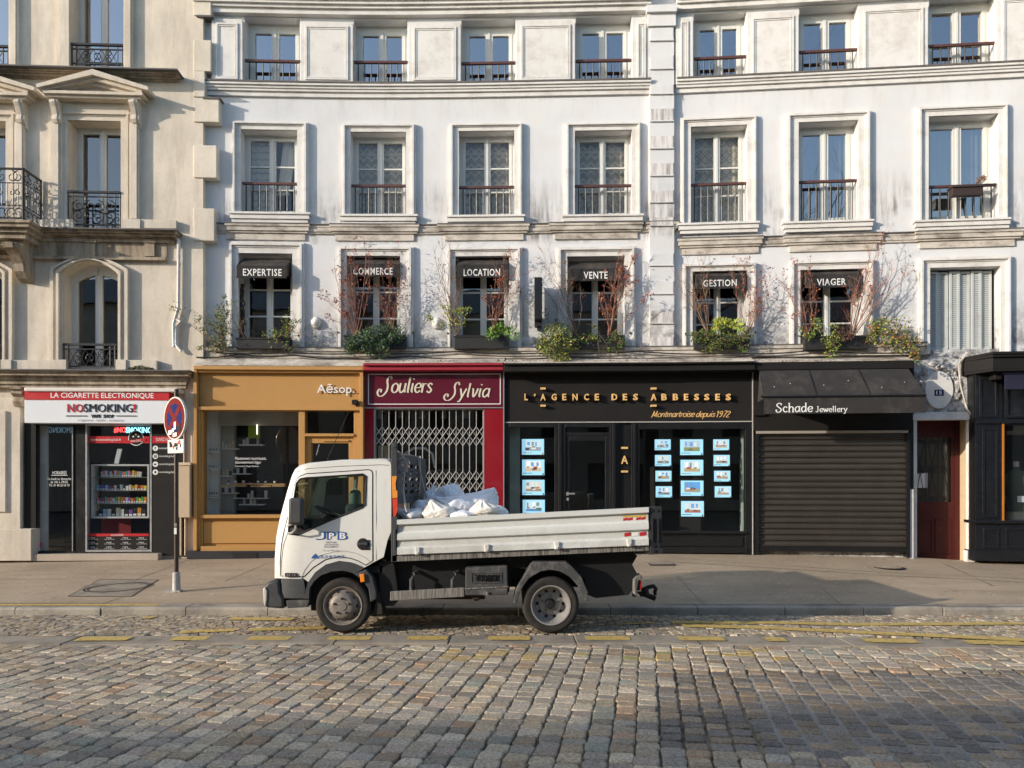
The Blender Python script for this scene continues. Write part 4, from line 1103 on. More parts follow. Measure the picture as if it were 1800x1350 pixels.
MAT['redsign'] = M("red_sign_film", (.50, .022, .028), .4, 0, .08, 4)
MAT['whitesign'] = M("white_sign_panel", (.74, .76, .78), .4, 0, .04, 3)
MAT['ochre'] = M("ochre_paint", (.47, .255, .08), .5, 0, .08, 3, .002, 60, .4, dirt=(.33, .16, .045), dscale=2, dlo=.6, dhi=.85, damt=.4)
MAT['burg'] = M("burgundy_gloss", (.105, .010, .026), .12, 0, .1, 2, 0, 40, .6, .6)
MAT['redgloss'] = M("red_gloss_panel", (.24, .010, .018), .1, 0, .1, 2, 0, 40, .6, .6)
MAT['redpaint'] = M("red_cornice_paint", (.33, .022, .04), .5, 0, .15, 5)
MAT['gold'] = M("gold_lettering", (.74, .47, .19), .45, .1, .06, 6)
MAT['steel'] = M("brushed_steel", (.55, .55, .54), .35, .7, .1, 8)
MAT['marble'] = M("worn_threshold", (.42, .35, .28), .6, 0, .15, 4, .004, 40)
MAT['blacktile'] = M("black_plinth_tile", (.035, .035, .038), .4, 0, .25, 7)
MAT['woodlight'] = M("light_oak", (.50, .31, .14), .5, 0, .15, 8)
MAT['neonred'] = Memit("red_led", (1.0, .06, .06), 2.2); MAT['neonblue'] = Memit("blue_led", (.25, .75, 1.0), 2.0)

# ================================================================== vape shop
VS = thing("vape_shopfront", "black vape shop front with red and white sign under the stone house", "shopfront", W((fx(170, .3), .3, .24)))
o = LO
parts(VS, "black_pier", 'blackmat', [(43, 63, 742, 975, LO-.02, LO+.09), (266, 325, 742, 976, LO-.02, LO+.07)])
parts(VS, "window_frame", 'black', [(63, 66, 745, 972, LO-.05, LO+.06), (128, 131, 748, 972, LO-.05, LO+.05), (133, 152, 745, 972, LO-.05, LO+.06), (66, 133, 744, 748, LO-.05, LO+.05), (66, 133, 969, 974, LO-.05, LO+.07)])
parts(VS, "steel_edge", 'steel', [(126.5, 128, 750, 970, LO-.02, LO+.065), (150, 153, 746, 970, LO-.02, LO+.075), (263.5, 266.5, 746, 970, LO-.02, LO+.075), (153, 263.5, 746, 748.5, LO-.02, LO+.075), (153, 263.5, 966.5, 970, LO-.02, LO+.075)])
room(VS, 64, 266, 745, 972, LO-.06, 1.0, ['room', 'room', M("dark_red_wall", (.16, .008, .01), .7), 'room'])
glasspane(VS, 66, 127, 748, 969, LO+.0); glasspane(VS, 153, 264, 748, 967, LO+.0)
parts(VS, "white_door_strip", M("frosted_strip", (.42, .42, .43), .6), [(66, 84, 748, 968, LO-.06, LO-.02)])
parts(VS, "threshold", 'marble', [(25, 278, 974, 986, LO-.02, LO+.26)], bevel=.01)
parts(VS, "red_backdrop", M("red_backdrop", (.28, .012, .015), .6), [(178, 230, 880, 938, LO-.50, LO-.46)])
SO = LO+.34
parts(VS, "sign_panel", 'whitesign', [(43, 296, 703, 744, LO-.02, SO)], bevel=.008)
parts(VS, "red_sign_band", 'redsign', [(43, 297, 688.5, 703, LO-.02, SO+.012)])
parts(VS, "awning_cassette", M("cream_cassette", (.72, .66, .60), .5, 0, .06, 3), [(42, 312, 681.5, 688.5, LO, SO+.05)], bevel=.02)
mb = MB(); mb.ptext("LA CIGARETTE ELECTRONIQUE", 89, 270, 690.3, 701.3, SO+.015, depth=0, off=.012); mb.build("sign_lettering", MAT['white'], VS, True)
mb = MB(); mb.ptext("NO", 118, 146, 710, 724.5, SO+.014, depth=.012, off=.012); mb.ptext("!", 234, 239, 710, 724.5, SO+.014, depth=.012, off=.012); mb.build("sign_lettering", MAT['redsign'], VS, True)
mb = MB(); mb.ptext("SMOKING", 147, 233, 710, 724.5, SO+.014, depth=.012, off=.0); mb.ptext("VAPE  SHOP", 160, 200, 728.5, 734.5, SO+.01, depth=.008, off=.02)
mb.pbox(116, 153, 730.3, 731.8, SO, SO+.01); mb.pbox(204, 240, 730.3, 731.8, SO, SO+.01); build_each(mb, "sign_lettering", MAT['blackmat'], VS, True)
mb = MB(); mb.ptext("e-cigarettes - liquides - accessoires", 137, 218, 736.5, 742, SO+.004, depth=0); mb.build("small_lettering", M("grey_print", (.25, .25, .27), .6), VS, True, fixn=False)
mb = MB(); mb.ptext("#NO", 200, 221, 751, 761, LO-.05, depth=.01, off=.01); ln = mb.build("led_or_reflected_lettering", MAT['neonred'], VS, True)
mb = MB(); mb.ptext("SMOKING", 221, 266, 751, 761, LO-.05, depth=.01, off=.01); mb.build("led_or_reflected_lettering", MAT['neonblue'], VS, True)
mb = MB(); mb.ptext("SMOKING", 86, 128, 751, 761, LO-.35, depth=.01); xs = [v[0] for v in mb.v]; mx = min(xs)+max(xs); mb.v = [(mx-x, a, z) for x, a, z in mb.v]; mb.build("led_or_reflected_lettering", Memit("reflected_led_glow", (.16, .3, .4), .22), VS, True)  # reflection of the LED word, built as dimly glowing reversed letters
mb = MB(); mb.pbox(155.5, 262, 767, 779, LO+.004, LO+.014); mb.pbox(268, 306, 767, 779, LO+.07, LO+.078); mb.pbox(151, 261, 938, 942.5, LO+.004, LO+.014); build_each(mb, "red_film_band", MAT['redsign'], VS, True)
mb = MB(); mb.ptext("www.nosmokingclub.fr", 159, 213, 770, 776.5, LO+.02, depth=0); mb.ptext("SUIVEZ-NOUS", 274, 304, 769.5, 775.5, LO+.083, depth=0); mb.ptext("NOS ADRESSES", 195, 217, 939, 942, LO+.018, depth=0)
mb.ptext("HORAIRES", 92, 117, 828, 834, LO+.008, depth=0); mb.pbox(90, 119, 835.2, 836, LO+.004, LO+.008)
for i, s in enumerate(("Du lundi au dimanche", "de 10h à 19h45", "Tél. 01 40 25 04 70")): mb.ptext(s, (83, 89, 86)[i], (125, 119, 122)[i], 839.5+i*5.6, 843.8+i*5.6, LO+.008, depth=0)
for i in range(4):
    py = 788+14*i; X, z = fx(273, LO+.08), fz(273, py, LO+.08); mb.disc(X, LO+.076, z, .054, .054, 20); mb.ptext("nosmokingclub", 279.5, 306, py-2.2, py+2.6, LO+.08, depth=0)
for c in range(4):
    for r_ in range(3):
        cx_ = (163, 192, 221, 249)[c]; py = 944.5+8*r_; mb.ptext("PARIS", cx_-5, cx_+4, py, py+2, LO+.018, depth=0); mb.ptext("rue de Paris", cx_-9, cx_+9, py+2.6, py+4.2, LO+.018, depth=0)
build_each(mb, "window_lettering", MAT['white'], VS, True, fixn=False)
parts(VS, "address_panel", 'blackmat', [(151, 261, 942.5, 966, LO+.003, LO+.012)])
mb = MB()                                       # social media icons on their white discs
for i, s in enumerate(("f", "o", "t", "s")):
    py = 788+14*i; X, z = fx(273, LO+.08), fz(273, py, LO+.08)
    if i == 0: mb.text("f", X-.016, X+.016, z-.03, z+.03, LO+.0785, depth=0, off=.02)
    elif i == 1: mb.frame3(X-.028, X+.028, z-.028, z+.028, LO+.076, LO+.0785, .01, True); mb.disc(X, LO+.0785, z, .012, .012, 12)
    elif i == 2: mb.poly([(X-.03, LO+.0785, z-.01), (X+.005, LO+.0785, z-.025), (X+.022, LO+.0785, z+.01), (X+.008, LO+.0785, z+.022), (X-.005, LO+.0785, z+.005), (X-.027, LO+.0785, z+.018)])
    else: mb.disc(X, LO+.0785, z+.006, .018, .022, 14); mb.poly([(X-.03, LO+.0785, z-.022), (X+.03, LO+.0785, z-.022), (X, LO+.0785, z+.004)])
build_each(mb, "social_icon", MAT['blackmat'], VS, True, fixn=False)
X, z = fx(239, LO+.02), fz(239, 770, LO+.02)
mb = MB(); mb.disc(X, LO+.02, z, .152, .152, 30); b_ = mb.build("round_badge", MAT['white'], VS, True, fixn=False)
mb = MB(); mb.disc(X, LO+.022, z, .138, .138, 30); mb.build("badge_field", MAT['blackmat'], b_, True, fixn=False)
mb = MB(); mb.poly([(X-.19, LO+.024, z-.115), (X+.2, LO+.024, z-.055), (X+.2, LO+.024, z+.005), (X-.19, LO+.024, z-.055)]); mb.build("badge_ribbon", MAT['redsign'], b_, True, fixn=False)
mb = MB(); mb.text("since 2012", X-.1, X+.1, z-.075, z-.03, LO+.026, depth=0); 
for dx, dz in ((-.05, .03), (.05, .03), (0, .07)): mb.disc(X+dx, LO+.025, z+dz, .018, .018, 10)
mb.build("badge_mark", MAT['white'], b_, True, fixn=False)
X, z = fx(69, LO), fz(69, 957, LO); mb = MB(); mb.disc(X, LO+.005, z, .055, .055, 18); mb.build("pink_sticker", M("pink_sticker", (.6, .06, .32), .5), VS, True, fixn=False)
# display cabinet and its products
CB = thing("display_cabinet", "white open display cabinet of coloured vape boxes standing in the vape shop window", "cabinet", W((fx(212, 0), 0, .9)))
oc = LO-.06; cd = .30
parts(CB, "cabinet_shell", M("white_cabinet", (.72, .72, .70), .4), [(160, 163, 816, 911, oc-cd, oc), (259, 262, 816, 911, oc-cd, oc), (163, 259, 816, 819, oc-cd, oc), (163, 259, 908, 911, oc-cd, oc)])
parts(CB, "cabinet_back", M("grey_cabinet_back", (.07, .07, .072), .5), [(163, 259, 819, 908, oc-cd, oc-cd+.02)])
SH = [838.5, 862, 884.5]
for y in SH: parts(CB, "glass_shelf", M("shelf_edge", (.28, .30, .30), .3), [(163, 259, y, y+1, oc-cd+.02, oc-.02)])
CN = {'red': (.42, .03, .03), 'pale blue': (.30, .50, .66), 'orange': (.65, .25, .04), 'white': (.72, .72, .70), 'pink': (.65, .22, .32), 'violet': (.22, .10, .35), 'green': (.10, .38, .10), 'yellow': (.70, .55, .08), 'black': (.02, .02, .02), 'teal': (.06, .35, .36), 'cream': (.65, .58, .42), 'dark blue': (.04, .07, .30)}
CM = {k: M("card_"+k.replace(' ', '_'), v, .5, 0, .05, 20) for k, v in CN.items()}
rr = random.Random(21); names = list(CN)
def product(px, w, ybot, h, cname, label, grp, kind="vape_box", cat="box"):
    o1 = oc-.10; X0 = fx(px-w/2, o1); X1 = fx(px+w/2, o1); zb = fz(px, ybot, o1)
    mb = MB(); mb.box(X0, X1, o1-.05, o1, zb, zb+h, 1)
    t = mb.build(kind, CM[cname], None, True); tag(t, label, cat, grp); 
    m2 = MB(); m2.box(X0+.004, X1-.004, o1, o1+.002, zb+h*.08, zb+h*.34, 1); m2.build("white_label", MAT['white'], t, True)
ordn = ["first", "second", "third", "fourth", "fifth", "sixth", "seventh", "eighth", "ninth", "tenth", "eleventh", "twelfth", "thirteenth", "fourteenth", "fifteenth", "sixteenth", "seventeenth", "eighteenth", "nineteenth", "twentieth"]
rows = [("top", 838.3, .12, 177, 248, 18, ['cream', 'pink', 'white', 'violet', 'white', 'red', 'white', 'orange', 'pale blue', 'pink', 'orange', 'teal', 'pink', 'violet', 'yellow', 'orange', 'cream', 'white']),
        ("second", 861.8, .10, 169, 257, 17, ['pale blue', 'violet', 'dark blue', 'pale blue', 'violet', 'red', 'white', 'black', 'white', 'black', 'white', 'cream', 'orange', 'yellow', 'red', 'orange', 'yellow']),
        ("third", 884.3, .11, 170, 257, 19, ['pink', 'violet', 'red', 'teal', 'orange', 'pink', 'white', 'green', 'yellow', 'orange', 'red', 'pale blue', 'violet', 'orange', 'red', 'green', 'yellow', 'green', 'orange']),
        ("bottom", 907.5, .15, 173, 256, 11, ['black', 'pale blue', 'white', 'black', 'cream', 'white', 'black', 'violet', 'black', 'orange', 'black'])]
for rn, yb, h, a, b, n, cols in rows:
    for i in range(n):
        c = cols[i % len(cols)]; w = (b-a)/n*.84
        product(a+(b-a)*(i+.5)/n, w, yb, h*rr.uniform(.85, 1.15), c, f"{c} vape box, {ordn[i]} from the left on the {rn} shelf of the cabinet", "boxes on the vape cabinet shelves")
mb = MB(); o1 = oc-.05; X0, X1 = fx(200, o1), fx(208, o1); zb, zt = fz(204, 815, o1), fz(204, 789, o1)
mb.extr([(X0, zb), (X1, zb), (X1+.07, zt), (X0+.07, zt)], o1-.03, o1); t = mb.build("leaflet_stand", MAT['whitesign'], None, True); tag(t, "tilted white printed card standing on top of the display cabinet", "card")

# ================================================================== ochre cosmetics shop
AS = thing("ochre_shopfront", "ochre painted cosmetics shop front between the stone house and the burgundy shoe shop", "shopfront", W((fx(488, .2), .2, .3)))
o = .16
parts(AS, "fascia", 'ochre', [(352, 633, 655, 716, 0, o+.03), (374, 633, 656.5, 715, o, o+.045)])
parts(AS, "frame", 'ochre', [(340, 346, 645, 968, 0, o+.16), (346, 352, 716, 968, 0, o+.10), (632.5, 638.5, 643, 968, 0, o+.14), (340, 638, 643.5, 650, 0, o+.20), (346, 632.5, 650, 655, 0, o+.14), (346, 632.5, 715, 721, 0, o+.13),
      (352, 357, 721, 968, 0, o+.07), (525, 536, 721, 968, 0, o+.08), (622, 632.5, 721, 968, 0, o+.06), (536, 622, 762, 767, 0, o+.09), (352, 525, 905, 911, 0, o+.12), (352, 525, 960, 969, 0, o+.13), (357, 525, 721, 723, 0, o+.03)], bevel=.006)
parts(AS, "lower_panel", 'ochre', [(352, 525, 911, 960, 0, o+.02), (358, 519, 917, 955, 0, o+.05)], bevel=.006)
parts(AS, "plinth", 'blacktile', [(328, 640, 968.5, 982, -.02, o+.20)])
mb = MB(); mb.pbox(408, 453, 970.5, 981, o+.18, o+.206)
for i in range(4): mb.pbox(409, 452, 972+2.3*i, 973+2.3*i, o+.2, o+.212)
mb.build("vent_grille", MAT['iron'], AS, True)
dr = parts(AS, "door", 'ochre', [(536, 547, 767, 968, 0, o+.02), (613, 622, 767, 968, 0, o+.02), (547, 613, 767, 779, 0, o+.02), (547, 613, 930, 968, 0, o+.02), (567, 613, 773, 776, o+.02, o+.05)], bevel=.005)
glasspane(dr, 547, 613, 779, 930, o-.02); glasspane(AS, 357, 525, 722, 905, o-.02); glasspane(AS, 536, 622, 721, 762, o-.02)
MAT['shopwhite'] = M("shop_white_panel", (.78, .80, .79), .8, 0, .06, 2)
room(AS, 354, 626, 718, 966, o-.05, 1.15, [M("shop_back_wall", (.06, .058, .054), .9, 0, .2, 1.5), 'shopwhite', 'room', M("shop_ceiling", (.12, .12, .11), .9)])
parts(AS, "interior_panel", 'shopwhite', [(358, 384, 723, 904, o-.75, o-.62)])
parts(AS, "interior_panel", M("grey_interior_panel", (.42, .42, .39), .8), [(384.2, 412, 723, 904, o-1.05, o-.9), (384, 528, 723, 748, o-.6, o-.55)])
parts(AS, "interior_panel", M("green_panel", (.22, .32, .03), .6), [(436, 456, 748, 770, o-.8, o-.7)])
mb = MB(); mb.ptext("Aēsop.", 557, 623, 675, 695.5, o+.085, depth=.012, off=.004); mb.build("sign_lettering", MAT['white'], AS, True)
mb = MB(); mb.ptext("Hautement nourrissant,", 413.5, 468, 803, 809, o-.012, depth=0); mb.ptext("étonnamment léger", 413.5, 459, 810, 816.5, o-.012, depth=0); mb.ptext("Concentré Visage Radieux", 413.5, 455, 818, 821.5, o-.012, depth=0); mb.build("window_lettering", MAT['white'], AS, True, fixn=False)
sp = MB(); X, z = fx(624, o+.2), fz(624, 708, o+.2); sp.box(X-.06, X+.04, o+.06, o+.22, z-.03, z+.06, 1); sp.box(X-.01, X+.02, o+.03, o+.06, z-.06, z, 1); sp.build("spotlight", MAT['blackmat'], AS, True)
lampm = MB(); X, z = fx(452, o-.5), fz(452, 755, o-.5); lampm.tube([(X, o-.5, z-.1), (X, o-.5, z+.1)], .012); lampm.build("tube_lamp", Memit("warm_tube", (1, .95, .7), 2), AS, True)
mb = MB(); mb.tube([(fx(556, o), o-.01, fz(556, 800, o)), (fx(561, o), o-.01, fz(561, 781, o))], .012); mb.build("door_handle", MAT['steel'], dr, True)
# bottles and packets on the shelves behind the glass
def shelf(px0, px1, y, oo, d, mat, label, grp=None):
    mb = MB(); mb.pbox(px0, px1, y, y+2.2, oo-d, oo); s_ = mb.build("wall_shelf", MAT[mat], None, True); tag(s_, label, "shelf", grp); return s_
def bottle(px, y, oo, h, r, label, grp, cap=True, matb='amber', rootn="bottle"):
    X = fx(px, oo); z = fz(px, y, oo); mb = MB()
    c = W((X, oo, z)); mb.lathe([(0, 0), (r, 0), (r, h*.6), (r*.45, h*.72), (r*.4, h*.78)], (c[0], c[1], c[2]), 10)
    b_ = mb.build(rootn, MAT[matb], None, smooth=40); tag(b_, label, "bottle", grp)
    m = MB(); m.lathe([(r*.5, h*.78), (r*.5, h*.95), (r*.2, h)], c, 8); m.build("bottle_cap", MAT['blackmat'], b_)
    m = MB(); m.lathe([(r*1.02, h*.12), (r*1.02, h*.5)], c, 10, cap=False); m.build("bottle_label", MAT['white'], b_)
MAT['amber'] = M("amber_glass", (.035, .016, .006), .15, 0, .1, 5)
for k, y in enumerate((793, 823, 873)):
    shelf(357.5, 384, y, o-.40, .15, 'shopwhite', f"small white wall shelf with bottles by the ochre frame, {('highest', 'middle', 'lowest')[k]} of the three", "white shelves in the ochre shop window")
    for i in range(6): bottle(361+4*i, y, o-.46, .10 if k == 2 else .055, .016, f"small bottle in a row on the {('highest', 'middle', 'lowest')[k]} white wall shelf of the ochre shop", f"bottles on the {('highest', 'middle', 'lowest')[k]} white wall shelf")
pk = MB()
for a, b, y in ((386, 432, 853), (410, 462, 849.5), (440, 476, 853.5), (452, 500, 850), (478, 500, 853)): pk.pbox(a, b, y, y+2.4, o-.45, o-.30)
t = pk.build("plank_display", MAT['woodlight'], None, True); tag(t, "row of light oak planks carrying small bottles in the ochre shop window", "shelf")
for i, (px, y) in enumerate(((402, 853), (414, 849.4), (428, 849.4), (440, 853.3), (454, 849.6), (467, 850), (483, 850))):
    bottle(px, y, o-.38, .105, .026, f"small white labelled bottle on the oak planks, {ordn[i]} from the left", "bottles on the oak planks")
for k, (a, b, y) in enumerate(((389, 418, 788), (420, 462, 781), (384, 408, 836), (409, 440, 832), (389, 420, 866), (410, 470, 875), (420, 465, 886))):
    lab = ["pale shelf of dark packets high behind the ochre shop glass", "dim upper back shelf holding stacked dark packets in the ochre shop", "short pale shelf with one dark packet above the oak planks", "dim shelf of packets just over the oak planks", "pale shelf of packets just under the oak planks", "dim shelf of cartons low behind the ochre shop glass", "lowest dim shelf of cartons behind the ochre shop glass"][k]
    shelf(a, b, y, o-.85, .15, 'shopwhite', lab); n = int((b-a)/6); rr2 = random.Random(k)
    for i in range(n):
        h = rr2.uniform(.08, .16); px = a+3+6*i; X0 = fx(px-2.3, o-.9); X1 = fx(px+2.3, o-.9); z = fz(px, y, o-.9); mb = MB(); mb.box(X0, X1, o-.97, o-.90, z, z+h, 1)
        q = mb.build("carton", CM[rr2.choice(['black', 'black', 'cream', 'white'])], None, True); tag(q, "small carton standing on a dim back shelf of the ochre shop", "carton", "cartons on the ochre shop's back shelves")

# ================================================================== burgundy shoe shop
SS = thing("burgundy_shopfront", "burgundy shoe shop front with script lettering and closed lattice gate", "shopfront", W((fx(762, .2), .2, .3)))
parts(SS, "cornice", 'redpaint', [(638, 884.5, 638.5, 642, 0, .50), (638.5, 884.5, 642, 650.5, 0, .44)], bevel=.006)
parts(SS, "fascia", 'burg', [(640, 886, 650.5, 716.5, 0, .20)])
parts(SS, "side_panel", 'redgloss', [(640, 657, 717.5, 975, 0, .18), (851, 886.5, 717.5, 975, 0, .18)])
parts(SS, "steel_edge", 'steel', [(655, 659.5, 719, 975, 0, .16), (849.5, 851, 719, 975, 0, .16), (884.5, 886.3, 640, 972, .18, .215), (640, 884.5, 716.3, 717.6, 0, .21)])
mb = MB(); X0, X1, z0, z1 = fx(647, .205), fx(880, .205), fz(763, 711, .205), fz(763, 657, .205); mb.frame3(X0, X1, z0, z1, .195, .206, .016, True); mb.build("sign_border", MAT['white'], SS, True)
MAT['cream'] = M("cream_lettering", (.66, .60, .48), .5, 0, .04, 8)
mb = MB(); pstroke(mb, "$ouliers", 663.5, 760, 661.5, 696.5, .208, w=.20, contrast=.35, slant=.26); pstroke(mb, "$ylvia", 780.5, 861, 672, 706, .208, w=.20, contrast=.35, slant=.26); build_each(mb, "sign_lettering", MAT['cream'], SS, True, fixn=False)
room(SS, 656, 852, 718, 970, .0, 1.3, ['room', 'room', 'room', 'room'])
glasspane(SS, 657, 851, 718, 968, .02)
gt = MB(); og = .10; n = 16; xs = [660+(849-660)*i/n for i in range(n+1)]
for x in xs: gt.pbox(x-.65, x+.65, 720, 966, og-.012, og+.012)
def gseg(xa, ya, xb, yb, oo): gt.tube([(fx(xa, oo), oo, fz(xa, ya, oo)), (fx(xb, oo), oo, fz(xb, yb, oo))], .0085, 4)
for ya in (750, 766.5, 828, 845.5, 906, 923):
    for a, b in zip(xs, xs[1:]):
        gseg(a, ya, b, ya+17, og+.016); gseg(b, ya, a, ya+17, og+.028)
gt.pbox(657, 851, 718.5, 720.5, og-.02, og+.03)
gt.build("lattice_gate", M("galvanised_gate", (.46, .44, .40), .5, .3, .12, 8), SS, True)
hb = MB(); rr3 = random.Random(4)
for i in range(5):
    px = 666+38*i; X = fx(px, -.5); z = fz(px, 730+rr3.uniform(-3, 3), -.5); c = W((X, -.5, z)); hb.lathe([(.03, .12), (.05, .08), (.07, -.05), (.06, -.09)], c, 10)
hb.build("ceiling_spot", M("spot_grey", (.30, .30, .30), .5), SS, smooth=40)
for px, py, l in ((676, 795, "pale shoe box stack behind the lattice gate on the left"), (735, 798, "curved white chair back showing through the lattice gate")):
    mb = MB(); X, z = fx(px, -.6), fz(px, py, -.6)
    if px < 700:
        mb.box(X-.18, X+.2, -.9, -.6, z-.5, z+.02, 1); mb.box(X-.14, X+.12, -.88, -.62, z+.02, z+.14, 1); t = mb.build("shoe_box_stack", CM['cream'], None, True); tag(t, l, "boxes")
    else:
        mb.tube([(X-.35, -.6, z-.3), (X-.28, -.6, z), (X-.1, -.6, z+.12), (X+.15, -.6, z+.12), (X+.3, -.6, z), (X+.36, -.6, z-.3)], .03, 6); t = mb.build("chair_back", CM['white'], None, True); tag(t, l, "chair")

# ================================================================== black estate agency
AG = thing("agency_shopfront", "black estate agency front with gold letters and lit listing screens", "shopfront", W((fx(1105, .2), .2, .37)))
parts(AG, "cornice", 'blackmat', [(885, 1327, 637.5, 640, 0, .56), (885.5, 1327, 640, 652, 0, .50)], bevel=.006)
parts(AG, "fascia", 'blackmat', [(887.5, 1323, 652, 741, 0, .16)])
parts(AG, "pale_trim", M("pale_trim_strip", (.42, .40, .38), .5), [(887.5, 1323, 741, 742.6, 0, .185), (1322.5, 1324, 652, 975, 0, .19)])
parts(AG, "shop_frame", 'black', [(887, 895, 743, 972, 0, .17), (895, 978, 743, 751, 0, .17), (975, 994, 743, 972, 0, .17), (982, 987, 744, 972, .17, .20), (994, 1072, 743, 751, 0, .17), (1072, 1087, 743, 972, 0, .17), (1077, 1082, 744, 972, .17, .20), (1087, 1110, 743, 972, 0, .11), (1110, 1124, 743, 972, 0, .17), (1114, 1118, 744, 972, .17, .20),
     (1124, 1312, 743, 754, 0, .17), (1310, 1322.5, 743, 975, 0, .17), (1124, 1312, 934, 938, 0, .22), (1124, 1312, 938, 972, 0, .15), (1130, 1306, 944, 960, .15, .17), (895, 976, 934, 972, 0, .17), (1124, 1314, 962, 972, .15, .19), (994, 1072, 760, 766, 0, .15)], bevel=.005)
dr = parts(AG, "door", 'black', [(994, 1001, 766, 970, 0, .14), (1064, 1072, 766, 970, 0, .14), (1001, 1064, 766, 775, 0, .14), (1001, 1064, 955, 970, 0, .14)], bevel=.005)
glasspane(dr, 1001, 1064, 775, 955, .06); mb = MB(); mb.pbox(995.5, 1000, 865, 871, .14, .16); mb.pbox(996, 1010.5, 866.5, 869, .16, .19); mb.pbox(996, 1000, 875, 880, .14, .17); mb.build("door_handle", MAT['steel'], dr, True)
glasspane(AG, 895, 976, 751, 934, .08); glasspane(AG, 1124, 1312, 754, 934, .08); glasspane(AG, 996, 1071, 751, 760, .08)
MAT['mint'] = M("pale_mint_blind", (.42, .53, .47), .8, 0, .05, 2)
room(AG, 889, 1321, 744, 968, .03, 1.2, ['room', 'mint', 'mint', 'room'])
parts(AG, "mint_side_panel", 'mint', [(896, 914, 751, 934, -.2, -.16), (1303, 1312, 754, 934, -.2, -.16)])
parts(AG, "dark_partition", 'room', [(977, 1110, 745, 965, -1.0, -.9)])
mb = MB(); og = .16
for ch, cx_ in (("L", 924.8), ("’", 940), ("A", 954.5), ("G", 974), ("E", 992), ("N", 1011), ("C", 1031), ("E", 1049.5), ("D", 1080.5), ("E", 1099), ("S", 1117.5), ("A", 1149.5), ("B", 1168), ("B", 1188), ("E", 1206.5), ("S", 1225), ("S", 1243), ("E", 1262), ("S", 1281)):
    w = {'L': 6, '’': 3, 'A': 9, 'G': 9, 'E': 7, 'N': 9, 'C': 8.5, 'D': 9.5, 'S': 8, 'B': 8.5}[ch]
    mb.ptext(ch, cx_-w/2, cx_+w/2, 692, 703.5 if ch != "’" else 697, og+.10, depth=.095, off=.03)
for cx_ in (954.5, 1149.5):
    for py in (682.7, 713): mb.pbox(cx_-4.7, cx_+4.7, py-1.7, py+1.7, og, og+.10)
build_each(mb, "sign_lettering", MAT['gold'], AG, True)
mb = MB(); pstroke(mb, "Montmartroise", 1145, 1221, 722.5, 733.5, og+.02, w=.22, contrast=.6, slant=.35, gap=-.02); pstroke(mb, "depuis", 1224, 1257.5, 722.5, 736.5, og+.02, w=.22, contrast=.6, slant=.35, gap=-.02); pstroke(mb, "1972", 1260, 1284, 722, 733.5, og+.02, w=.22, contrast=.6, slant=.3); mb.build("script_lettering", MAT['gold'], AG, True, fixn=False)
mb = MB(); mb.ptext("A", 1092, 1104, 801, 815.5, .17, depth=.05, off=.02); mb.pbox(1092, 1104, 785.5, 789, .11, .16); mb.pbox(1092, 1104, 827, 830.5, .11, .16); mb.build("pier_emblem", MAT['gold'], AG, True)
PHM = {}
def glow(c, k=.46):
    key = tuple(round(q, 2) for q in c)
    if key not in PHM: PHM[key] = Memit("listing_photo_tone", c, k)
    return PHM[key]
SCRL = Memit("screen_margin", (.30, .58, .75), .55)
scr = [(916.6, 957, 771, 800, "in the left agency window, topmost of its column"), (917, 957.7, 807, 836, "in the left agency window, second from the top"), (917.5, 958, 842.6, 871, "in the left agency window, third from the top"), (918, 958.5, 877.7, 906, "in the left agency window, lowest, just above the truck bed"),
 (1150, 1179.7, 771.6, 792, "small, top of the column left of the large screens"), (1150.5, 1180.5, 799, 820, "small, second in the column left of the large screens"), (1151.5, 1181, 826.7, 847, "small, third in the column left of the large screens"), (1152, 1182, 854, 875, "small, lowest in the column left of the large screens"),
 (1195, 1236.7, 771.6, 800.6, "large, top of the middle column in the right agency window"), (1195.5, 1237, 807.5, 836.5, "large, second in the middle column of the right agency window"), (1196, 1237.3, 844, 872.4, "large, third in the middle column of the right agency window"), (1196.5, 1238, 880, 908.6, "large, lowest of the middle column in the right agency window"),
 (1253, 1282.5, 771.6, 792, "small, top of the rightmost column"), (1253.7, 1283.5, 799, 820, "small, second in the rightmost column"), (1254.6, 1284.5, 826.7, 847, "small, third in the rightmost column"), (1255.7, 1286, 854, 875, "small, lowest in the rightmost column")]
pal = [((.25, .30, .34), (.62, .72, .78)), ((.55, .40, .28), (.80, .80, .76)), ((.30, .22, .16), (.66, .66, .62)), ((.10, .22, .42), (.55, .75, .85)), ((.20, .26, .32), (.5, .66, .78)), ((.18, .20, .22), (.6, .68, .7)), ((.35, .26, .18), (.6, .72, .78)), ((.14, .22, .30), (.58, .7, .8)),
  ((.20, .24, .12), (.45, .55, .66)), ((.42, .30, .16), (.62, .7, .72)), ((.32, .26, .18), (.12, .34, .75)), ((.36, .10, .09), (.6, .66, .68)), ((.4, .32, .22), (.62, .7, .76)), ((.3, .26, .2), (.58, .66, .7)), ((.4, .28, .2), (.6, .66, .72)), ((.34, .26, .2), (.6, .7, .78))]
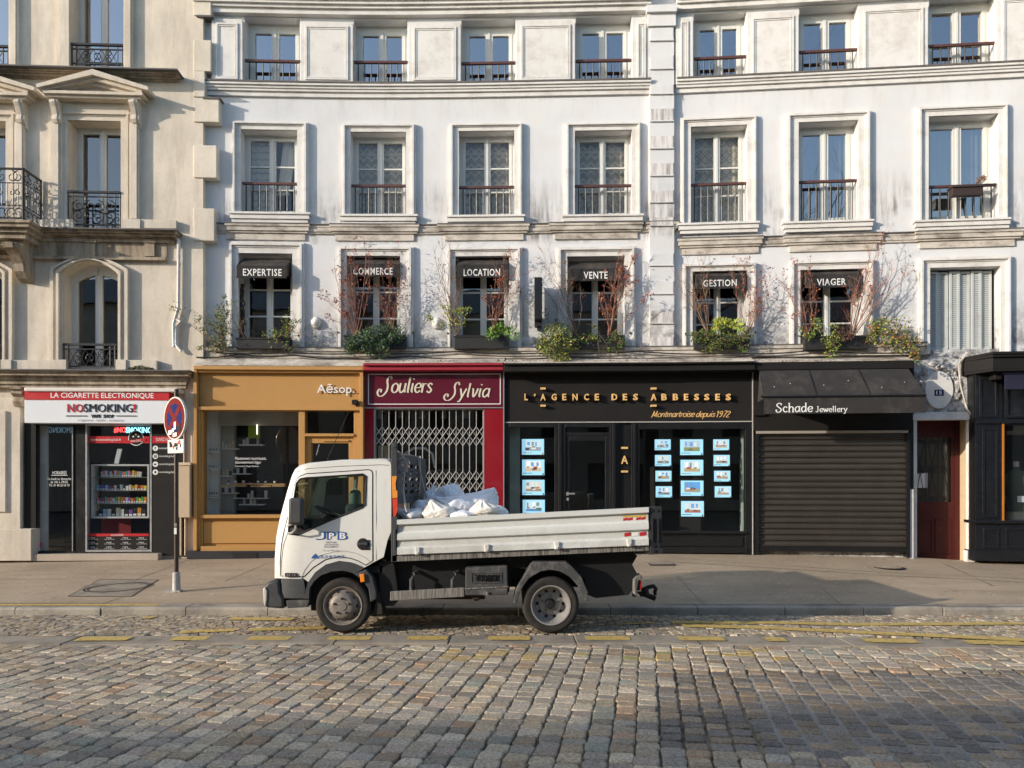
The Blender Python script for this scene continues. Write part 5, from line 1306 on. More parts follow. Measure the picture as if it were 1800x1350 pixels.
for i, (a, b, t0, t1, l) in enumerate(scr):
    s_ = thing("listing_screen", "lit property listing screen "+l, "screen", W((fx((a+b)/2, 0), .0, fz(a, t1, 0))), "lit listing screens in the agency windows")
    parts(s_, "screen_case", 'blackmat', [(a-1, b+1, t0-1, t1+1, -.04, -.01)]); h = t1-t0; w = b-a
    parts(s_, "lit_panel", SCRL, [(a+.8, b-.8, t0+.8, t1-.8, -.01, -.004)])
    base, sk = pal[i]; r9 = random.Random(i*7+1); ph = MB(); L, R_, U, V = a+w*.17, b-w*.16, t0+h*.12, t1-h*.26; PW, PH = R_-L, V-U; cols = []
    def pq(x0, x1, y0, y1, c, k): ph.cur = len(cols); cols.append(glow(c)); ph.pbox(L+PW*x0, L+PW*x1, U+PH*y0, U+PH*y1, -.004, -.003+k*.0006)
    pq(0, 1, 0, 1, tuple(q*.85 for q in sk), 0); pq(0, 1, r9.uniform(.62, .75), 1, base, 1)
    for k in range(3): x = .08+.3*k+r9.uniform(-.05, .05); pq(x, x+r9.uniform(.1, .2), .12, r9.uniform(.4, .6), r9.choice([(.75, .85, .9), (.2, .24, .28), (.55, .62, .66), (.12, .3, .6)]), 2)
    for k in range(4): x = r9.uniform(0, .75); y = r9.uniform(.5, .75); pq(x, x+r9.uniform(.1, .3), y, y+r9.uniform(.1, .22), r9.choice([(.05, .05, .06), (.35, .2, .1), (.6, .6, .58), (.3, .08, .06), (.1, .16, .08)]), 3+k)
    ph.build("listing_photo", cols, s_, True)
    mb = MB(); mb.pbox(a+w*.05, a+w*.45, t1-h*.16, t1-h*.13, -.004, -.001); mb.pbox(b-w*.10, b-w*.05, t1-h*.14, t1-h*.04, -.004, -.001); mb.build("listing_text", CM['black'] if i % 3 else CM['orange'], s_, True)

# ================================================================== roller shutter shop with awning
JS = thing("shuttered_shopfront", "closed black jewellery shop front with ribbed roller shutter below the sloping awning", "shopfront", W((fx(1465, .2), .2, .36)))
parts(JS, "cornice", 'blackmat', [(1327, 1607, 635.5, 649, 0, .46)], bevel=.008)
parts(JS, "fascia", 'blackmat', [(1325.5, 1605, 649, 757, 0, .18), (1325.5, 1345, 712, 730, .18, .24)])
parts(JS, "pale_trim", M("worn_trim_strip", (.30, .27, .24), .6), [(1330, 1597, 757, 761.5, 0, .21)])
parts(JS, "shutter_guide", 'black', [(1325.5, 1334, 761.5, 975, 0, .17), (1594, 1600, 761.5, 980, 0, .17), (1600, 1606, 735, 980, 0, .13)])
sh = MB(); X0, X1 = fx(1334, .1), fx(1594, .1); zt = fz(1464, 762, .1); zb = fz(1464, 961, .1); n = 19; h = (zt-zb)/n
for i in range(n):
    z = zt-h*(i+1); sh.prof([(.06, z), (.118, z), (.138, z+h*.10), (.142, z+h*.20), (.128, z+h*.27), (.098, z+h*.36), (.092, z+h*.70), (.104, z+h*.9), (.10, z+h), (.06, z+h)], X0, X1)
sh.build("roller_shutter", M("oily_shutter_metal", (.085, .075, .064), .36, .5, .35, 2.0, .004, 30, .5, dirt=(.20, .19, .18), dscale=1.2, dlo=.6, dhi=.8, dstretch=(.4, 1, 4), damt=.5), JS, True)
parts(JS, "shutter_foot", 'black', [(1334, 1594, 961, 970, .05, .15)])
AW = thing("shop_awning", "black canvas shop awning with white jewellery lettering over the roller shutter", "awning", W((fx(1470, .5), .5, fz(1470, 700, .5))))
Xa, Xb = fx(1335, .46), fx(1597, .46); zb_ = fz(1465, 650, .46); of = 1.02; zf = fz(1485, 696, of); Xfa, Xfb = fx(1343, of), fx(1627, of)
mb = MB(); n = 12
for i in range(n):
    for j in range(5):
        q = []
        for u, v in ((i, j), (i+1, j), (i+1, j+1), (i, j+1)):
            t, s_ = u/n, v/5; xa = Xa+(Xb-Xa)*t; xf = Xfa+(Xfb-Xfa)*t; q.append((xa+(xf-xa)*s_, .46+(of-.46)*s_, zb_+(zf-zb_)*s_-.012*math.sin(math.pi*s_)))
        mb.poly(q)
mb.poly([(Xa, .46, zb_), (Xfa, of, zf), (Xfa, of, zf-.03), (Xa, .3, zf-.03)]); mb.poly([(Xb, .46, zb_), (Xfb, of, zf), (Xfb, of, zf-.03), (Xb, .3, zf-.03)])
mb.build("canopy", MAT['blackcanvas'], AW, True, smooth=40)
mb = MB(); zv = fz(1485, 726.5, of); mb.box(Xfa, Xfb, of-.008, of+.004, zv, zf-.02, 16); mb.build("valance", MAT['blackcanvas'], AW, True)
mb = MB(); mb.tube([W((Xfa+(Xfb-Xfa)*k/8-.06*(k == 0), of+.015, zf)) for k in range(9)], .022, 8); mb.build("front_bar", MAT['black'], AW, smooth=60)
for k in (1, 2):
    mb = MB(); t = k/3; mb.tube([W((Xa+(Xb-Xa)*t, .465, zb_+.004)), W((Xfa+(Xfb-Xfa)*t, of+.0, zf+.006))], .006, 4); mb.build("canopy_seam", MAT['black'], AW)
mb = MB(); pstroke(mb, "Schade", 1363, 1428, 708.5, 724.5, of+.008, w=.22, contrast=.55, slab=True, gap=.12); pstroke(mb, "Jewellery", 1434, 1490, 714, 727, of+.008, w=.22, contrast=.55, slab=True, gap=.12); mb.build("valance_lettering", MAT['white'], AW, True, fixn=False)
mb = MB(); rr = random.Random(8)
for px, py in ((1389, 674), (1448, 677), (1491, 669), (1361, 680), (1550, 681), (1590, 672)):
    s_ = max(0, min(1, (py-650)/46)); oo = .46+(of-.46)*s_+.012; X, z = fx(px, oo), fz(px, py, oo); mb.disc(X, oo, z, .008, .010, 7)
mb.build("bird_dropping", MAT['white'], AW, True, fixn=False)

# ================================================================== street door number 15 with its cartouche
ND = thing("house_doorway", "narrow white-framed doorway with an oxblood door under a stone cartouche", "doorway", W((fx(1650, .1), .1, .28)))
MAT['creamreveal'] = M("cream_reveal", (.56, .42, .27), .75, 0, .1, 3, .004, 30, .2, dirt=(.26, .19, .13), dscale=3, dlo=.55, dhi=.8, damt=.6)
parts(ND, "door_frame", 'trim', [(1604.5, 1609, 738, 985, 0, .10), (1609, 1612, 738, 985, 0, .06), (1600, 1606, 860, 985, .0, .14), (1702, 1712, 738, 988, 0, .10), (1705, 1709, 740, 984, .1, .13), (1700, 1714, 968, 988, 0, .15), (1603, 1712, 728, 738, 0, .13), (1607, 1709, 724, 728, 0, .09)], bevel=.003)
mb = MB(); X0, X1, z0, z1 = rect_hole(1611, 1703, 737, 989, 0)
mb.poly([(X0, .02, z0), (X0, -.44, z0), (X0, -.44, z1), (X0, .02, z1)]); mb.poly([(X1, .02, z0), (X1, -.44, z0), (X1, -.44, z1), (X1, .02, z1)]); mb.poly([(X0, .02, z1), (X1, .02, z1), (X1, -.44, z1), (X0, -.44, z1)]); mb.build("door_reveal", MAT['creamreveal'], ND, True)
mb = MB(); mb.box(X0, X1, -.44, .3, z0-.1, z0+.02, 1); mb.build("doorstep", MAT['marble'], ND, True)
MAT['oxblood'] = M("oxblood_paint", (.060, .009, .009), .4, 0, .2, 5, .004, 30, .4, dirt=(.26, .16, .14), dscale=6, dlo=.62, dhi=.8, damt=.6)
do = MB(); od = -.36; w = X1-X0; H = z1-z0
do.frame3(X0, X1, z0+.02, z1, od-.05, od, .10); 
do.box(X0+.1, X1-.1, od-.05, od-.015, z0+.02, z0+H*.42, 1); do.box(X0+.1, X1-.1, od-.05, od-.015, z0+H*.88, z1-.1, 1); do.box(X0+.1, X0+.105, od-.05, od-.015, z0+H*.42, z0+H*.88, 1); do.box(X1-.16, X1-.1, od-.05, od-.015, z0+H*.42, z0+H*.88, 1)
do.frame3(X0+.16, X0+w*.5-.02, z0+.15, z0+H*.30, od-.02, od, .03, True); do.frame3(X0+w*.5+.02, X1-.16, z0+.15, z0+H*.30, od-.02, od, .03, True); do.box(X0+.1, X1-.1, od-.02, od+.005, z0+.03, z0+.11, 1)
dob = do.build("door", MAT['oxblood'], ND, True, bevel=.004)
g = MB(); g.poly([(X0+.1, od-.03, z0+H*.42), (X1-.16, od-.03, z0+H*.42), (X1-.16, od-.03, z0+H*.88), (X0+.1, od-.03, z0+H*.88)]); g.build("door_glass", Mglass("dusty_door_glass", .06, (.6, .6, .56), .1), dob, True, fixn=False)
bk = MB(); bk.poly([(X0, od-.08, z0), (X1, od-.08, z0), (X1, od-.08, z1), (X0, od-.08, z1)]); bk.build("hall_backing", M("hall_wall", (.22, .20, .17), .9, 0, .4, 2), dob, True)  # plain hall-coloured sheet just behind the door glass
gr = MB(); gx0, gx1, gz0, gz1 = X0+.1, X1-.16, z0+H*.42, z0+H*.88
for f in (.33, .66): x = gx0+(gx1-gx0)*f; gr.tube([(x, od-.01, gz0), (x, od-.01, gz1)], .008, 4)
for f in (.17, .5, .83):
    x = gx0+(gx1-gx0)*f
    for zc, sg in ((gz1-.08, 1), (gz0+(gz1-gz0)*.5+.04, -1), (gz0+(gz1-gz0)*.5-.04, 1), (gz0+.08, -1)):
        for sd in (-1, 1): gr.tube(spiral(x+sd*.045, zc, .05, .012, math.pi*(.5 if sg > 0 else 1.5), sd*sg*1.3, od-.01, 12), .007, 4)
    gr.tube([(x-.08, od-.01, gz1-.1), (x, od-.01, gz0+(gz1-gz0)*.55)], .006, 4); gr.tube([(x+.08, od-.01, gz1-.1), (x, od-.01, gz0+(gz1-gz0)*.55)], .006, 4); gr.tube([(x-.08, od-.01, gz0+.1), (x, od-.01, gz0+(gz1-gz0)*.45)], .006, 4); gr.tube([(x+.08, od-.01, gz0+.1), (x, od-.01, gz0+(gz1-gz0)*.45)], .006, 4)
gr.build("door_grille", MAT['iron'], dob, True)
nt = MB(); nt.box(gx0+.02, gx0+.26, od-.026, od-.022, gz0+.28, gz0+.58, 1); nt.build("paper_notice", MAT['whitesign'], dob, True)
# cartouche
ct_ = MB(); Xc, zc = fx(1650.5, .1), fz(1650.5, 685, .1)
parts(ND, "cartouche_slab", 'wall', [(1607, 1705, 632, 726, -.02, .04)])
ct_.disc(Xc, .04, zc, .255, .365, 36, .115); cp = ct_.build("oval_plate", M("oval_plate_paint", (.62, .61, .59), .7, 0, .08, 3, dirt=(.35, .33, .30), dscale=4, damt=.5), ND, True, smooth=40)
rl_ = MB(); rr = random.Random(12)
for i in range(84):
    a = rr.uniform(-.15*math.pi, 1.15*math.pi) if i < 62 else rr.uniform(-.5, .3); k = rr.uniform(1.12, 1.5); x = Xc+.27*k*math.cos(a)*(1.0); z = zc+.36*min(k, 1.36)*math.sin(a)+.02; r_ = rr.uniform(.025, .06)
    if abs(x-Xc) > .47: continue
    u = rr.uniform(0, 3.1); c = Vector((x, .055, z)); b = len(rl_.v)
    for j in range(4):
        rad_ = (r_, r_*.9, r_*.55, .001)[j]; oo = .03+(0, .03, .055, .06)[j]
        for t in range(8): th = 2*math.pi*t/8; ex, ez = rad_*1.5*math.cos(th), rad_*.75*math.sin(th); rl_.v.append((x+ex*math.cos(u)-ez*math.sin(u), oo, z+ex*math.sin(u)+ez*math.cos(u)))
    for j in range(3):
        for t in range(8): rl_.face((b+j*8+t, b+j*8+(t+1) % 8, b+(j+1)*8+(t+1) % 8, b+(j+1)*8+t))
rl_.build("carved_garland", M("sooty_carving", (.52, .51, .49), .8, 0, .12, 8, .006, 30, .2, dirt=(.14, .13, .12), dscale=9, dlo=.45, dhi=.62, damt=.8), ND, True, smooth=60)
pp = parts(ND, "number_plate", M("enamel_blue", (.012, .02, .08), .25), [(1643, 1659, 685, 695.5, .115, .125)])
mb = MB(); mb.ptext("15", 1646, 1656, 687, 693.5, .128, depth=.002, off=.01); mb.build("house_number", MAT['white'], pp, True)

# ================================================================== panelled boutique at the right edge
BS = thing("panelled_boutique", "black panelled boutique front with blue awning at the right edge of the photo", "shopfront", W((fx(1780, .4), .4, .26)))
B0 = .42
parts(BS, "side_return", 'black', [(1712, 1714, 655, 985, -.02, .30)])
mb = MB()
def corn(o1, y0, y1, inset):
    za, zb__ = fz(1770, y1, o1), fz(1770, y0, o1); Xl = fx(1745, o1)-inset; Xr = fx(2200, o1)
    mb.extr([(Xl, o1), (Xr, o1-.0), (Xr, 0), (fx(1692, .1)-inset, 0), (fx(1692, .1)-inset, .10)], za, zb__, 'z')
corn(B0+.36, 617.5, 622, .0); corn(B0+.33, 622, 627, .0); corn(B0+.28, 627, 648, .0); corn(B0+.30, 648, 652, 0)
mb.v = [(x, o_, z) for x, o_, z in mb.v]; mb.build("cornice", MAT['blackmat'], BS, True, bevel=.006)
MAT['blackpaint'] = M("black_gloss_joinery", (.009, .010, .013), .32, 0, .2, 4, 0, 40, .5, dirt=(.05, .05, .055), dscale=3, damt=.4)
bx = [(1715, 1762, 655, 985, 0, B0-.1), (1762, 2150, 655, 745, 0, B0-.12), (1762, 2150, 918, 985, 0, B0-.1), (1712, 2150, 916, 921, 0, B0-.02), (1712, 2150, 970, 988, 0, B0-.04), (1718, 2150, 738, 743, 0, B0-.06)]
parts(BS, "joinery", 'blackpaint', bx, bevel=.006)
mb = MB()
for a, b, c, d in ((1722, 1754, 663, 734), (1768, 1860, 663, 734), (1727, 1755, 752, 910), (1728, 1757, 928, 964), (1767, 1860, 928, 964)):
    o1 = B0-.08; mb.frame3(fx(a, o1), fx(b, o1), fz((a+b)/2, d, o1), fz((a+b)/2, c, o1), B0-.13, o1, .045, True)
mb.build("panel_moulding", MAT['blackpaint'], BS, True, bevel=.008)
parts(BS, "orange_edge", M("orange_strip", (.42, .15, .02), .6), [(1762.4, 1765.4, 745, 916, B0-.14, B0-.08)])
parts(BS, "blue_awning_roll", M("navy_canvas", (.012, .013, .035), .8, 0, .2, 5), [(1764, 2150, 649, 655, B0-.05, B0+.22), (1767, 2150, 655, 682, B0+.17, B0+.20)])
parts(BS, "awning_arm", 'blackmat', [(1748, 1762, 650, 667, B0-.1, B0+.12)], bevel=.02)
glasspane(BS, 1766, 2150, 745, 916, B0-.16)
room(BS, 1763, 2150, 744, 918, B0-.18, 1.5, ['room', M("shop_plaster", (.22, .19, .15), .9), 'room', 'room'])
parts(BS, "ceiling_beam", M("beam_paint", (.40, .36, .30), .8), [(1770, 2100, 748, 763, B0-1.2, B0-1.0)])
parts(BS, "ceiling_spot", 'blackmat', [(1771, 1781, 747, 757, B0-.6, B0-.5)])
mn = thing("mannequin", "headless shop mannequin in a dark green jacket behind the boutique glass", "mannequin", W((fx(1785, B0-.6), B0-.6, .9)))
Xm, om = fx(1786, B0-.6), B0-.6; zt = fz(1786, 826, om); zb = fz(1786, 898, om)
c = W((Xm, om, 0)); mb = MB(); Hh = zt-zb
mb.lathe([(.06, zt+.06), (.07, zt), (.20, zt-.06), (.24, zt-.15), (.22, zt-Hh*.45), (.20, zt-Hh*.6), (.24, zt-Hh)], c, 18); mb.tube([(c[0]-.22, c[1], zt-.1), (c[0]-.29, c[1], zt-.35), (c[0]-.27, c[1]-.05, zt-.68)], [.075, .07, .055], 8); mb.tube([(c[0]+.22, c[1], zt-.1), (c[0]+.29, c[1], zt-.35), (c[0]+.27, c[1]-.05, zt-.68)], [.075, .07, .055], 8)
mb.build("jacket", M("dark_green_cloth", (.075, .085, .06), .9, 0, .2, 10), mn, smooth=60)
mb = MB(); mb.lathe([(.05, zt+.05), (.05, zt+.16), (.02, zt+.17)], c, 12); mb.build("neck_form", CM['cream'], mn, smooth=60)
mb = MB(); mb.lathe([(.21, zb), (.19, zb-.25), (.17, .62)], c, 14); mb.build("trousers", CM['cream'], mn, smooth=60)
mb = MB(); mb.box(Xm-.1, Xm+.2, om+.24, om+.25, zt-Hh*.78, zt-Hh*.63, 1); mb.build("price_card", MAT['whitesign'], mn, True)
# ================================================================== tipper truck
TD = 9.22; TX = (602-CX)*TD/FPX
TR = thing("tipper_truck", "small white dropside tipper truck parked at the kerb with white rubble bags in its bed", "truck", (TX, TD, 0), local=True)
def T(px, py, dy=0.0): D = TD+dy; return ((px-CX)*D/FPX-TX, CAMH+(HZ-py)*D/FPX)
def Z6(zx, zy): return (450+.25929*zx, 780+.25926*zy)      # close-up coordinates of the cab
def tq(*p): return [T(*Z6(*q)) for q in p]
MAT['tw'] = M("truck_white_paint", (.76, .745, .69), .28, 0, .03, 2, 0, 40, .5, .4, dirt=(.50, .45, .36), dscale=2.0, dlo=.6, dhi=.85, damt=.35)
MAT['bedw'] = M("bed_panel_paint", (.60, .60, .54), .42, 0, .05, 3, 0, 40, .5, dirt=(.36, .33, .27), dscale=2.5, dlo=.55, dhi=.8, dstretch=(.6, 1, 3), damt=.5)
def grimy(name, base, rough, coat, dirtc, z0, z1):
    t = NT(name); x, y, z = t.xyz()
    c = t.mix(t.noise(2, 4), sc3(base, .95), sc3(base, 1.03))
    low = t.math('MULTIPLY', t.rng(z, z1, z0, 0, 1), t.noise(3.5, 6, .72, lo=.36, hi=.66))
    spl = t.math('MULTIPLY', t.rng(z, z1+.3, z0, 0, .8), t.noise(34, 4, .7, lo=.56, hi=.66))
    run = t.math('MULTIPLY', t.noise(2.6, 6, .75, sc=(5, 5, .6), lo=.54, hi=.74), .35)
    f = t.math('MAXIMUM', t.math('MAXIMUM', low, spl), run)
    c = t.mix(t.math('MULTIPLY', f, .62), c, dirtc)
    t.bsdf(c, t.rng(f, 0, 1, rough, .75), 0, None, .45, coat); return t.m
MAT['tw'] = grimy("truck_white_paint", (.74, .73, .68), .3, .3, (.40, .35, .28), .5, 1.25)
MAT['bedw'] = grimy("bed_panel_paint", (.66, .67, .635), .45, 0, (.33, .30, .25), .95, 1.45)
MAT['plast'] = M("grey_bumper_plastic", (.050, .052, .055), .55, 0, .15, 6, .002, 200, .4, dirt=(.16, .15, .13), dscale=3, dlo=.55, dhi=.8, damt=.4)
MAT['dustplast'] = M("dusty_black_plastic", (.06, .06, .06), .7, 0, .25, 8, .003, 60, .3, dirt=(.22, .21, .19), dscale=7, dlo=.5, dhi=.72, damt=.7)
MAT['chassis'] = M("chassis_black", (.014, .014, .015), .6, 0, .3, 5, 0, 40, .3)
MAT['rubber'] = M("tyre_rubber", (.030, .028, .026), .85, 0, .25, 9, .004, 50, .2, dirt=(.11, .085, .06), dscale=4, dlo=.5, dhi=.75, damt=.5)
MAT['alusill'] = M("scratched_aluminium", (.34, .32, .29), .5, .4, .2, 5, .003, 30, .4, dirt=(.07, .06, .05), dscale=8, dlo=.42, dhi=.6, dstretch=(6, 1, .3), damt=.85)
MAT['carglass'] = Mglass("cab_glass", .07, (.62, .72, .66), 0)
CW = 1.66    # cab width
def pip(p, poly):
    x, y = p; c = False; j = len(poly)-1
    for i in range(len(poly)):
        xi, yi = poly[i]; xj, yj = poly[j]
        if (yi > y) != (yj > y) and x < (xj-xi)*(y-yi)/(yj-yi)+xi: c = not c
        j = i
    return c
def panel2d(outer, holes=(), step=.10):
    pts = []; edges = []
    for lp in [outer]+list(holes):
        b = len(pts); dense = []
        for i, p in enumerate(lp):
            q = lp[(i+1) % len(lp)]; n = max(1, int(math.dist(p, q)/step))
            dense += [(p[0]+(q[0]-p[0])*k/n, p[1]+(q[1]-p[1])*k/n) for k in range(n)]
        pts += dense; edges += [(b+i, b+(i+1) % len(dense)) for i in range(len(dense))]
    xs = [p[0] for p in outer]; zs = [p[1] for p in outer]; x = min(xs)+step*.5
    def near(p):
        return any(math.dist(p, q) < step*.45 for q in pts0)
    pts0 = list(pts)
    while x < max(xs):
        z = min(zs)+step*.5
        while z < max(zs):
            if pip((x, z), outer) and not any(pip((x, z), h) for h in holes) and not near((x, z)): pts.append((x, z))
            z += step
        x += step
    r = delaunay_2d_cdt([Vector(p) for p in pts], edges, [], 0, 1e-5); V = [(v.x, v.y) for v in r[0]]; Fc = []
    for f in r[2]:
        c = (sum(V[i][0] for i in f)/3, sum(V[i][1] for i in f)/3)
        if pip(c, outer) and not any(pip(c, h) for h in holes): Fc.append(f)
    return V, Fc
def yd(x, z):           # body-side curvature: tumblehome above the waist, rounding to the nose
    y = .03
    if z > 1.05: y += .055*((z-1.05)/1.0)**1.6
    xn = -.86+max(0, z-.9)*.16
    if x < xn+.30: y += .10*((xn+.30-x)/.30)**2.2
    return y
def side(mb, outer, holes=(), dy=0.0, far=False, th=.02, step=.10):
    V, Fc = panel2d(outer, holes, step); b = len(mb.v); f = (lambda x, z: CW-yd(x, z)-dy) if far else (lambda x, z: yd(x, z)+dy)
    for x, z in V: mb.v.append((x, f(x, z), z))
    for q in Fc: mb.face([b+i for i in q])
    cnt = {}
    for q in Fc:
        for a, c in zip(q, q[1:]+q[:1]): cnt[(a, c)] = 1
    b2 = len(mb.v); s = -1 if far else 1
    for x, z in V: mb.v.append((x, f(x, z)+s*th, z))
    for (a, c) in cnt:
        if (c, a) not in cnt: mb.face((b+a, b+c, b2+c, b2+a))
sil_px = [(105, 920), (108, 780), (115, 640), (135, 530), (160, 440), (190, 330), (222, 225), (245, 178), (285, 151), (345, 138), (560, 118), (840, 108), (880, 111), (902, 124), (908, 145), (912, 420), (912, 600), (890, 650), (862, 770), (795, 805), (735, 840)]
sil = tq(*sil_px)
arch_o = tq((725, 848), (690, 826), (640, 805), (560, 795), (470, 820), (400, 872), (352, 940), (335, 1000), (322, 1048))
win = tq((262, 268), (287, 240), (330, 233), (720, 207), (740, 220), (739, 300), (735, 418), (716, 434), (500, 520), (275, 620), (222, 612), (214, 592))
outer = sil+arch_o[:-2]+tq((318, 918), (160, 918))
cab = MB(); side(cab, outer, [win]); 
wf = [(x, z) for x, z in win]
side(cab, sil+tq((640, 805), (470, 820), (352, 918), (160, 918)), [win], far=True)
# wrap-round skin: roof, front, back
def skin(i0, i1, glassy=False):
    rows = []
    for x, z in sil[i0:i1+1]:
        y0 = yd(x, z); k = [(y0, 0), (y0+.05, 1), (y0+.25, 1.3), (CW/2, 1.45), (CW-y0-.25, 1.3), (CW-y0-.05, 1), (CW-y0, 0)]
        cx_, cz_ = .0, 1.2; L = math.hypot(x-cx_, z-cz_) or 1; e = .020
        rows.append([(x+(x-cx_)/L*e*b, y, z+(z-cz_)/L*e*b) for y, b in k])
    return rows
def addrows(mb, rows, c0=0, c1=None):
    n = len(rows[0]); c1 = n-1 if c1 is None else c1; b = len(mb.v)
    for r in rows: mb.vt(r)
    for i in range(len(rows)-1):
        for j in range(c0, c1): mb.face((b+i*n+j, b+i*n+j+1, b+(i+1)*n+j+1, b+(i+1)*n+j))
addrows(cab, skin(0, 3)); addrows(cab, skin(3, 7), 0, 1); addrows(cab, skin(3, 7), 5, 6); addrows(cab, skin(7, 17))
cab.build("cab_body", MAT['tw'], TR, smooth=50)
g = MB(); addrows(g, skin(3, 7), 1, 5); g.build("windscreen", MAT['carglass'], TR, smooth=60, fixn=False)
fl = MB(); x0, z0 = T(*Z6(160, 918)); x1, _ = T(*Z6(800, 805)); fl.box(x0+.05, .46, .1, CW-.1, .72, .80, 1); fl.box(.46, T(*Z6(905, 600))[0]-.05, .06, CW-.06, .86, .90, 1); fl.build("cab_floor", MAT['chassis'], TR)
# door skin with shut line
dpx = [(163, 905), (160, 800), (172, 690), (205, 600), (212, 430), (245, 262), (275, 220), (330, 200), (600, 183), (755, 172), (778, 180), (787, 200), (790, 500), (793, 795), (742, 828), (690, 800), (640, 782), (560, 770), (470, 790), (385, 845), (325, 905)]
dout = tq(*dpx); sh_ = MB(); side(sh_, dout, [win], dy=-.0025, th=.002); 
cxs = sum(p[0] for p in dout)/len(dout); czs = sum(p[1] for p in dout)/len(dout)
din = []
for i, p in enumerate(dout):
    a, c = dout[i-1], dout[(i+1) % len(dout)]; tx, tz = c[0]-a[0], c[1]-a[1]; L = math.hypot(tx, tz); nx_, nz_ = tz/L, -tx/L
    if pip((p[0]+nx_*.01, p[1]+nz_*.01), dout): s = 1
    else: s = -1
    din.append((p[0]+s*nx_*.012, p[1]+s*nz_*.012))
sh_.build("door_shut_line", MAT['chassis'], TR, fixn=False)
d = MB(); side(d, din, [[(x, z) for x, z in win]], dy=-.006, th=.006); door = d.build("cab_door", MAT['tw'], TR, smooth=50)
g = MB(); V, Fc = panel2d(win, step=.2); b = len(g.v)
for x, z in V: g.v.append((x, yd(x, z)+.012, z))
for f in Fc: g.face([b+i for i in f])
g.build("side_window", MAT['carglass'], door, smooth=60, fixn=False)
# black seal and mirror triangle
def loop_tube(mb, pts, r, dy, sides=5):
    P = [(x, yd(x, z)+dy, z) for x, z in pts]; mb.tube(P+[P[0], P[1]], r, sides, False)
s = MB(); loop_tube(s, win, .013, -.004)
tri = tq((222, 612), (212, 592), (218, 470), (250, 330), (252, 470), (275, 560), (330, 592), (275, 620)); V, Fc = panel2d(tri, step=.3); b = len(s.v)
for x, z in V: s.v.append((x, yd(x, z)-.008, z))
for f in Fc: s.face([b+i for i in f])
s.build("window_seal", MAT['chassis'], door, fixn=False)
# handle
hx, hz = T(*Z6(722, 682)); m = MB(); m.lathe([(0, -.012), (.062, -.010), (.072, .0), (.075, .01)], (hx, yd(hx, hz)-.006, hz), 24, 'y', cap=False); m.box(hx-.02, hx+.085, yd(hx, hz)-.012, yd(hx, hz)+.0, hz-.07, hz+.05, 1); m.build("door_handle", MAT['chassis'], door, smooth=40)
m = MB(); m.box(hx-.055, hx+.06, yd(hx, hz)-.03, yd(hx, hz)-.012, hz-.012, hz+.022, 1); m.build("handle_grip", MAT['plast'], door, bevel=.006)
# mirror
mr = MB(); p0 = T(*Z6(243, 545)); p1 = T(*Z6(343, 365)); mr.box(p0[0], p1[0], -.17, -.06, p0[1], p1[1], 3); mir = mr.build("wing_mirror", MAT['plast'], TR, bevel=.035, smooth=60)
a = MB(); q = [T(*Z6(*z_)) for z_ in ((208, 610), (255, 602), (283, 575), (282, 450))]; a.tube([(q[0][0], .04, q[0][1]), (q[1][0], -.06, q[1][1]), (q[2][0], -.10, q[2][1]), (q[3][0], -.09, q[3][1])], .012, 6); q = [T(*Z6(*z_)) for z_ in ((208, 560), (290, 530))]; a.tube([(q[0][0], .04, q[0][1]), (q[1][0], -.10, q[1][1])], .012, 6); a.build("mirror_arm", MAT['steel'], mir)
# interior: seats, wheel, dash
it = MB(); x, z = T(*Z6(600, 480)); it.box(x-.05, x+.12, .22, .66, .95, 1.55, 1); it.box(x-.45, x+.1, .22, .66, .85, .98, 1); it.box(x-.05, x+.12, .8, 1.45, .95, 1.5, 1); it.build("seat", M("seat_cloth", (.06, .07, .07), .9, 0, .2, 8), TR, bevel=.05, smooth=60)
it = MB(); x, z = T(*Z6(600, 420)); it.box(x-.02, x+.10, .32, .56, 1.48, 1.72, 1); it.build("headrest", M("headrest_cover", (.12, .20, .18), .6), TR, bevel=.05, smooth=60)
it = MB(); x, z = T(*Z6(330, 560)); it.box(x-.16, x+.12, .14, CW-.14, .82, z+.08, 1); it.build("dashboard", MAT['chassis'], TR, bevel=.04)
it = MB(); c0 = Vector(T(*Z6(430, 478))+(0,)); cc = Vector((c0.x, .48, c0.y)); u = Vector((.55, 0, .83)).normalized(); w_ = Vector((0, 1, 0))
u = Vector((.82, 0, -.35)).normalized(); it.tube([cc+u*.19*math.cos(t*2*math.pi/20)+w_*.19*math.sin(t*2*math.pi/20) for t in range(22)], .013, 6, False); it.tube([cc-u*.19, cc+u*.19], .014, 5); it.tube([cc, cc+Vector((-.25, 0, -.2))], .025, 6); it.build("steering_wheel", MAT['chassis'], TR, smooth=60)
it = MB(); x, z = T(*Z6(505, 360)); it.tube([(x, CW-.16, z-.18), (x+.03, CW-.22, z-.15), (x+.04, CW-.22, z+.05), (x-.01, CW-.16, z+.08)], .013, 6); it.tube([(x-.06, CW-.12, z-.3), (x+.02, CW-.14, z+.45)], .035, 6); it.build("grab_handle", M("grey_trim", (.28, .28, .27), .6), TR, smooth=60)
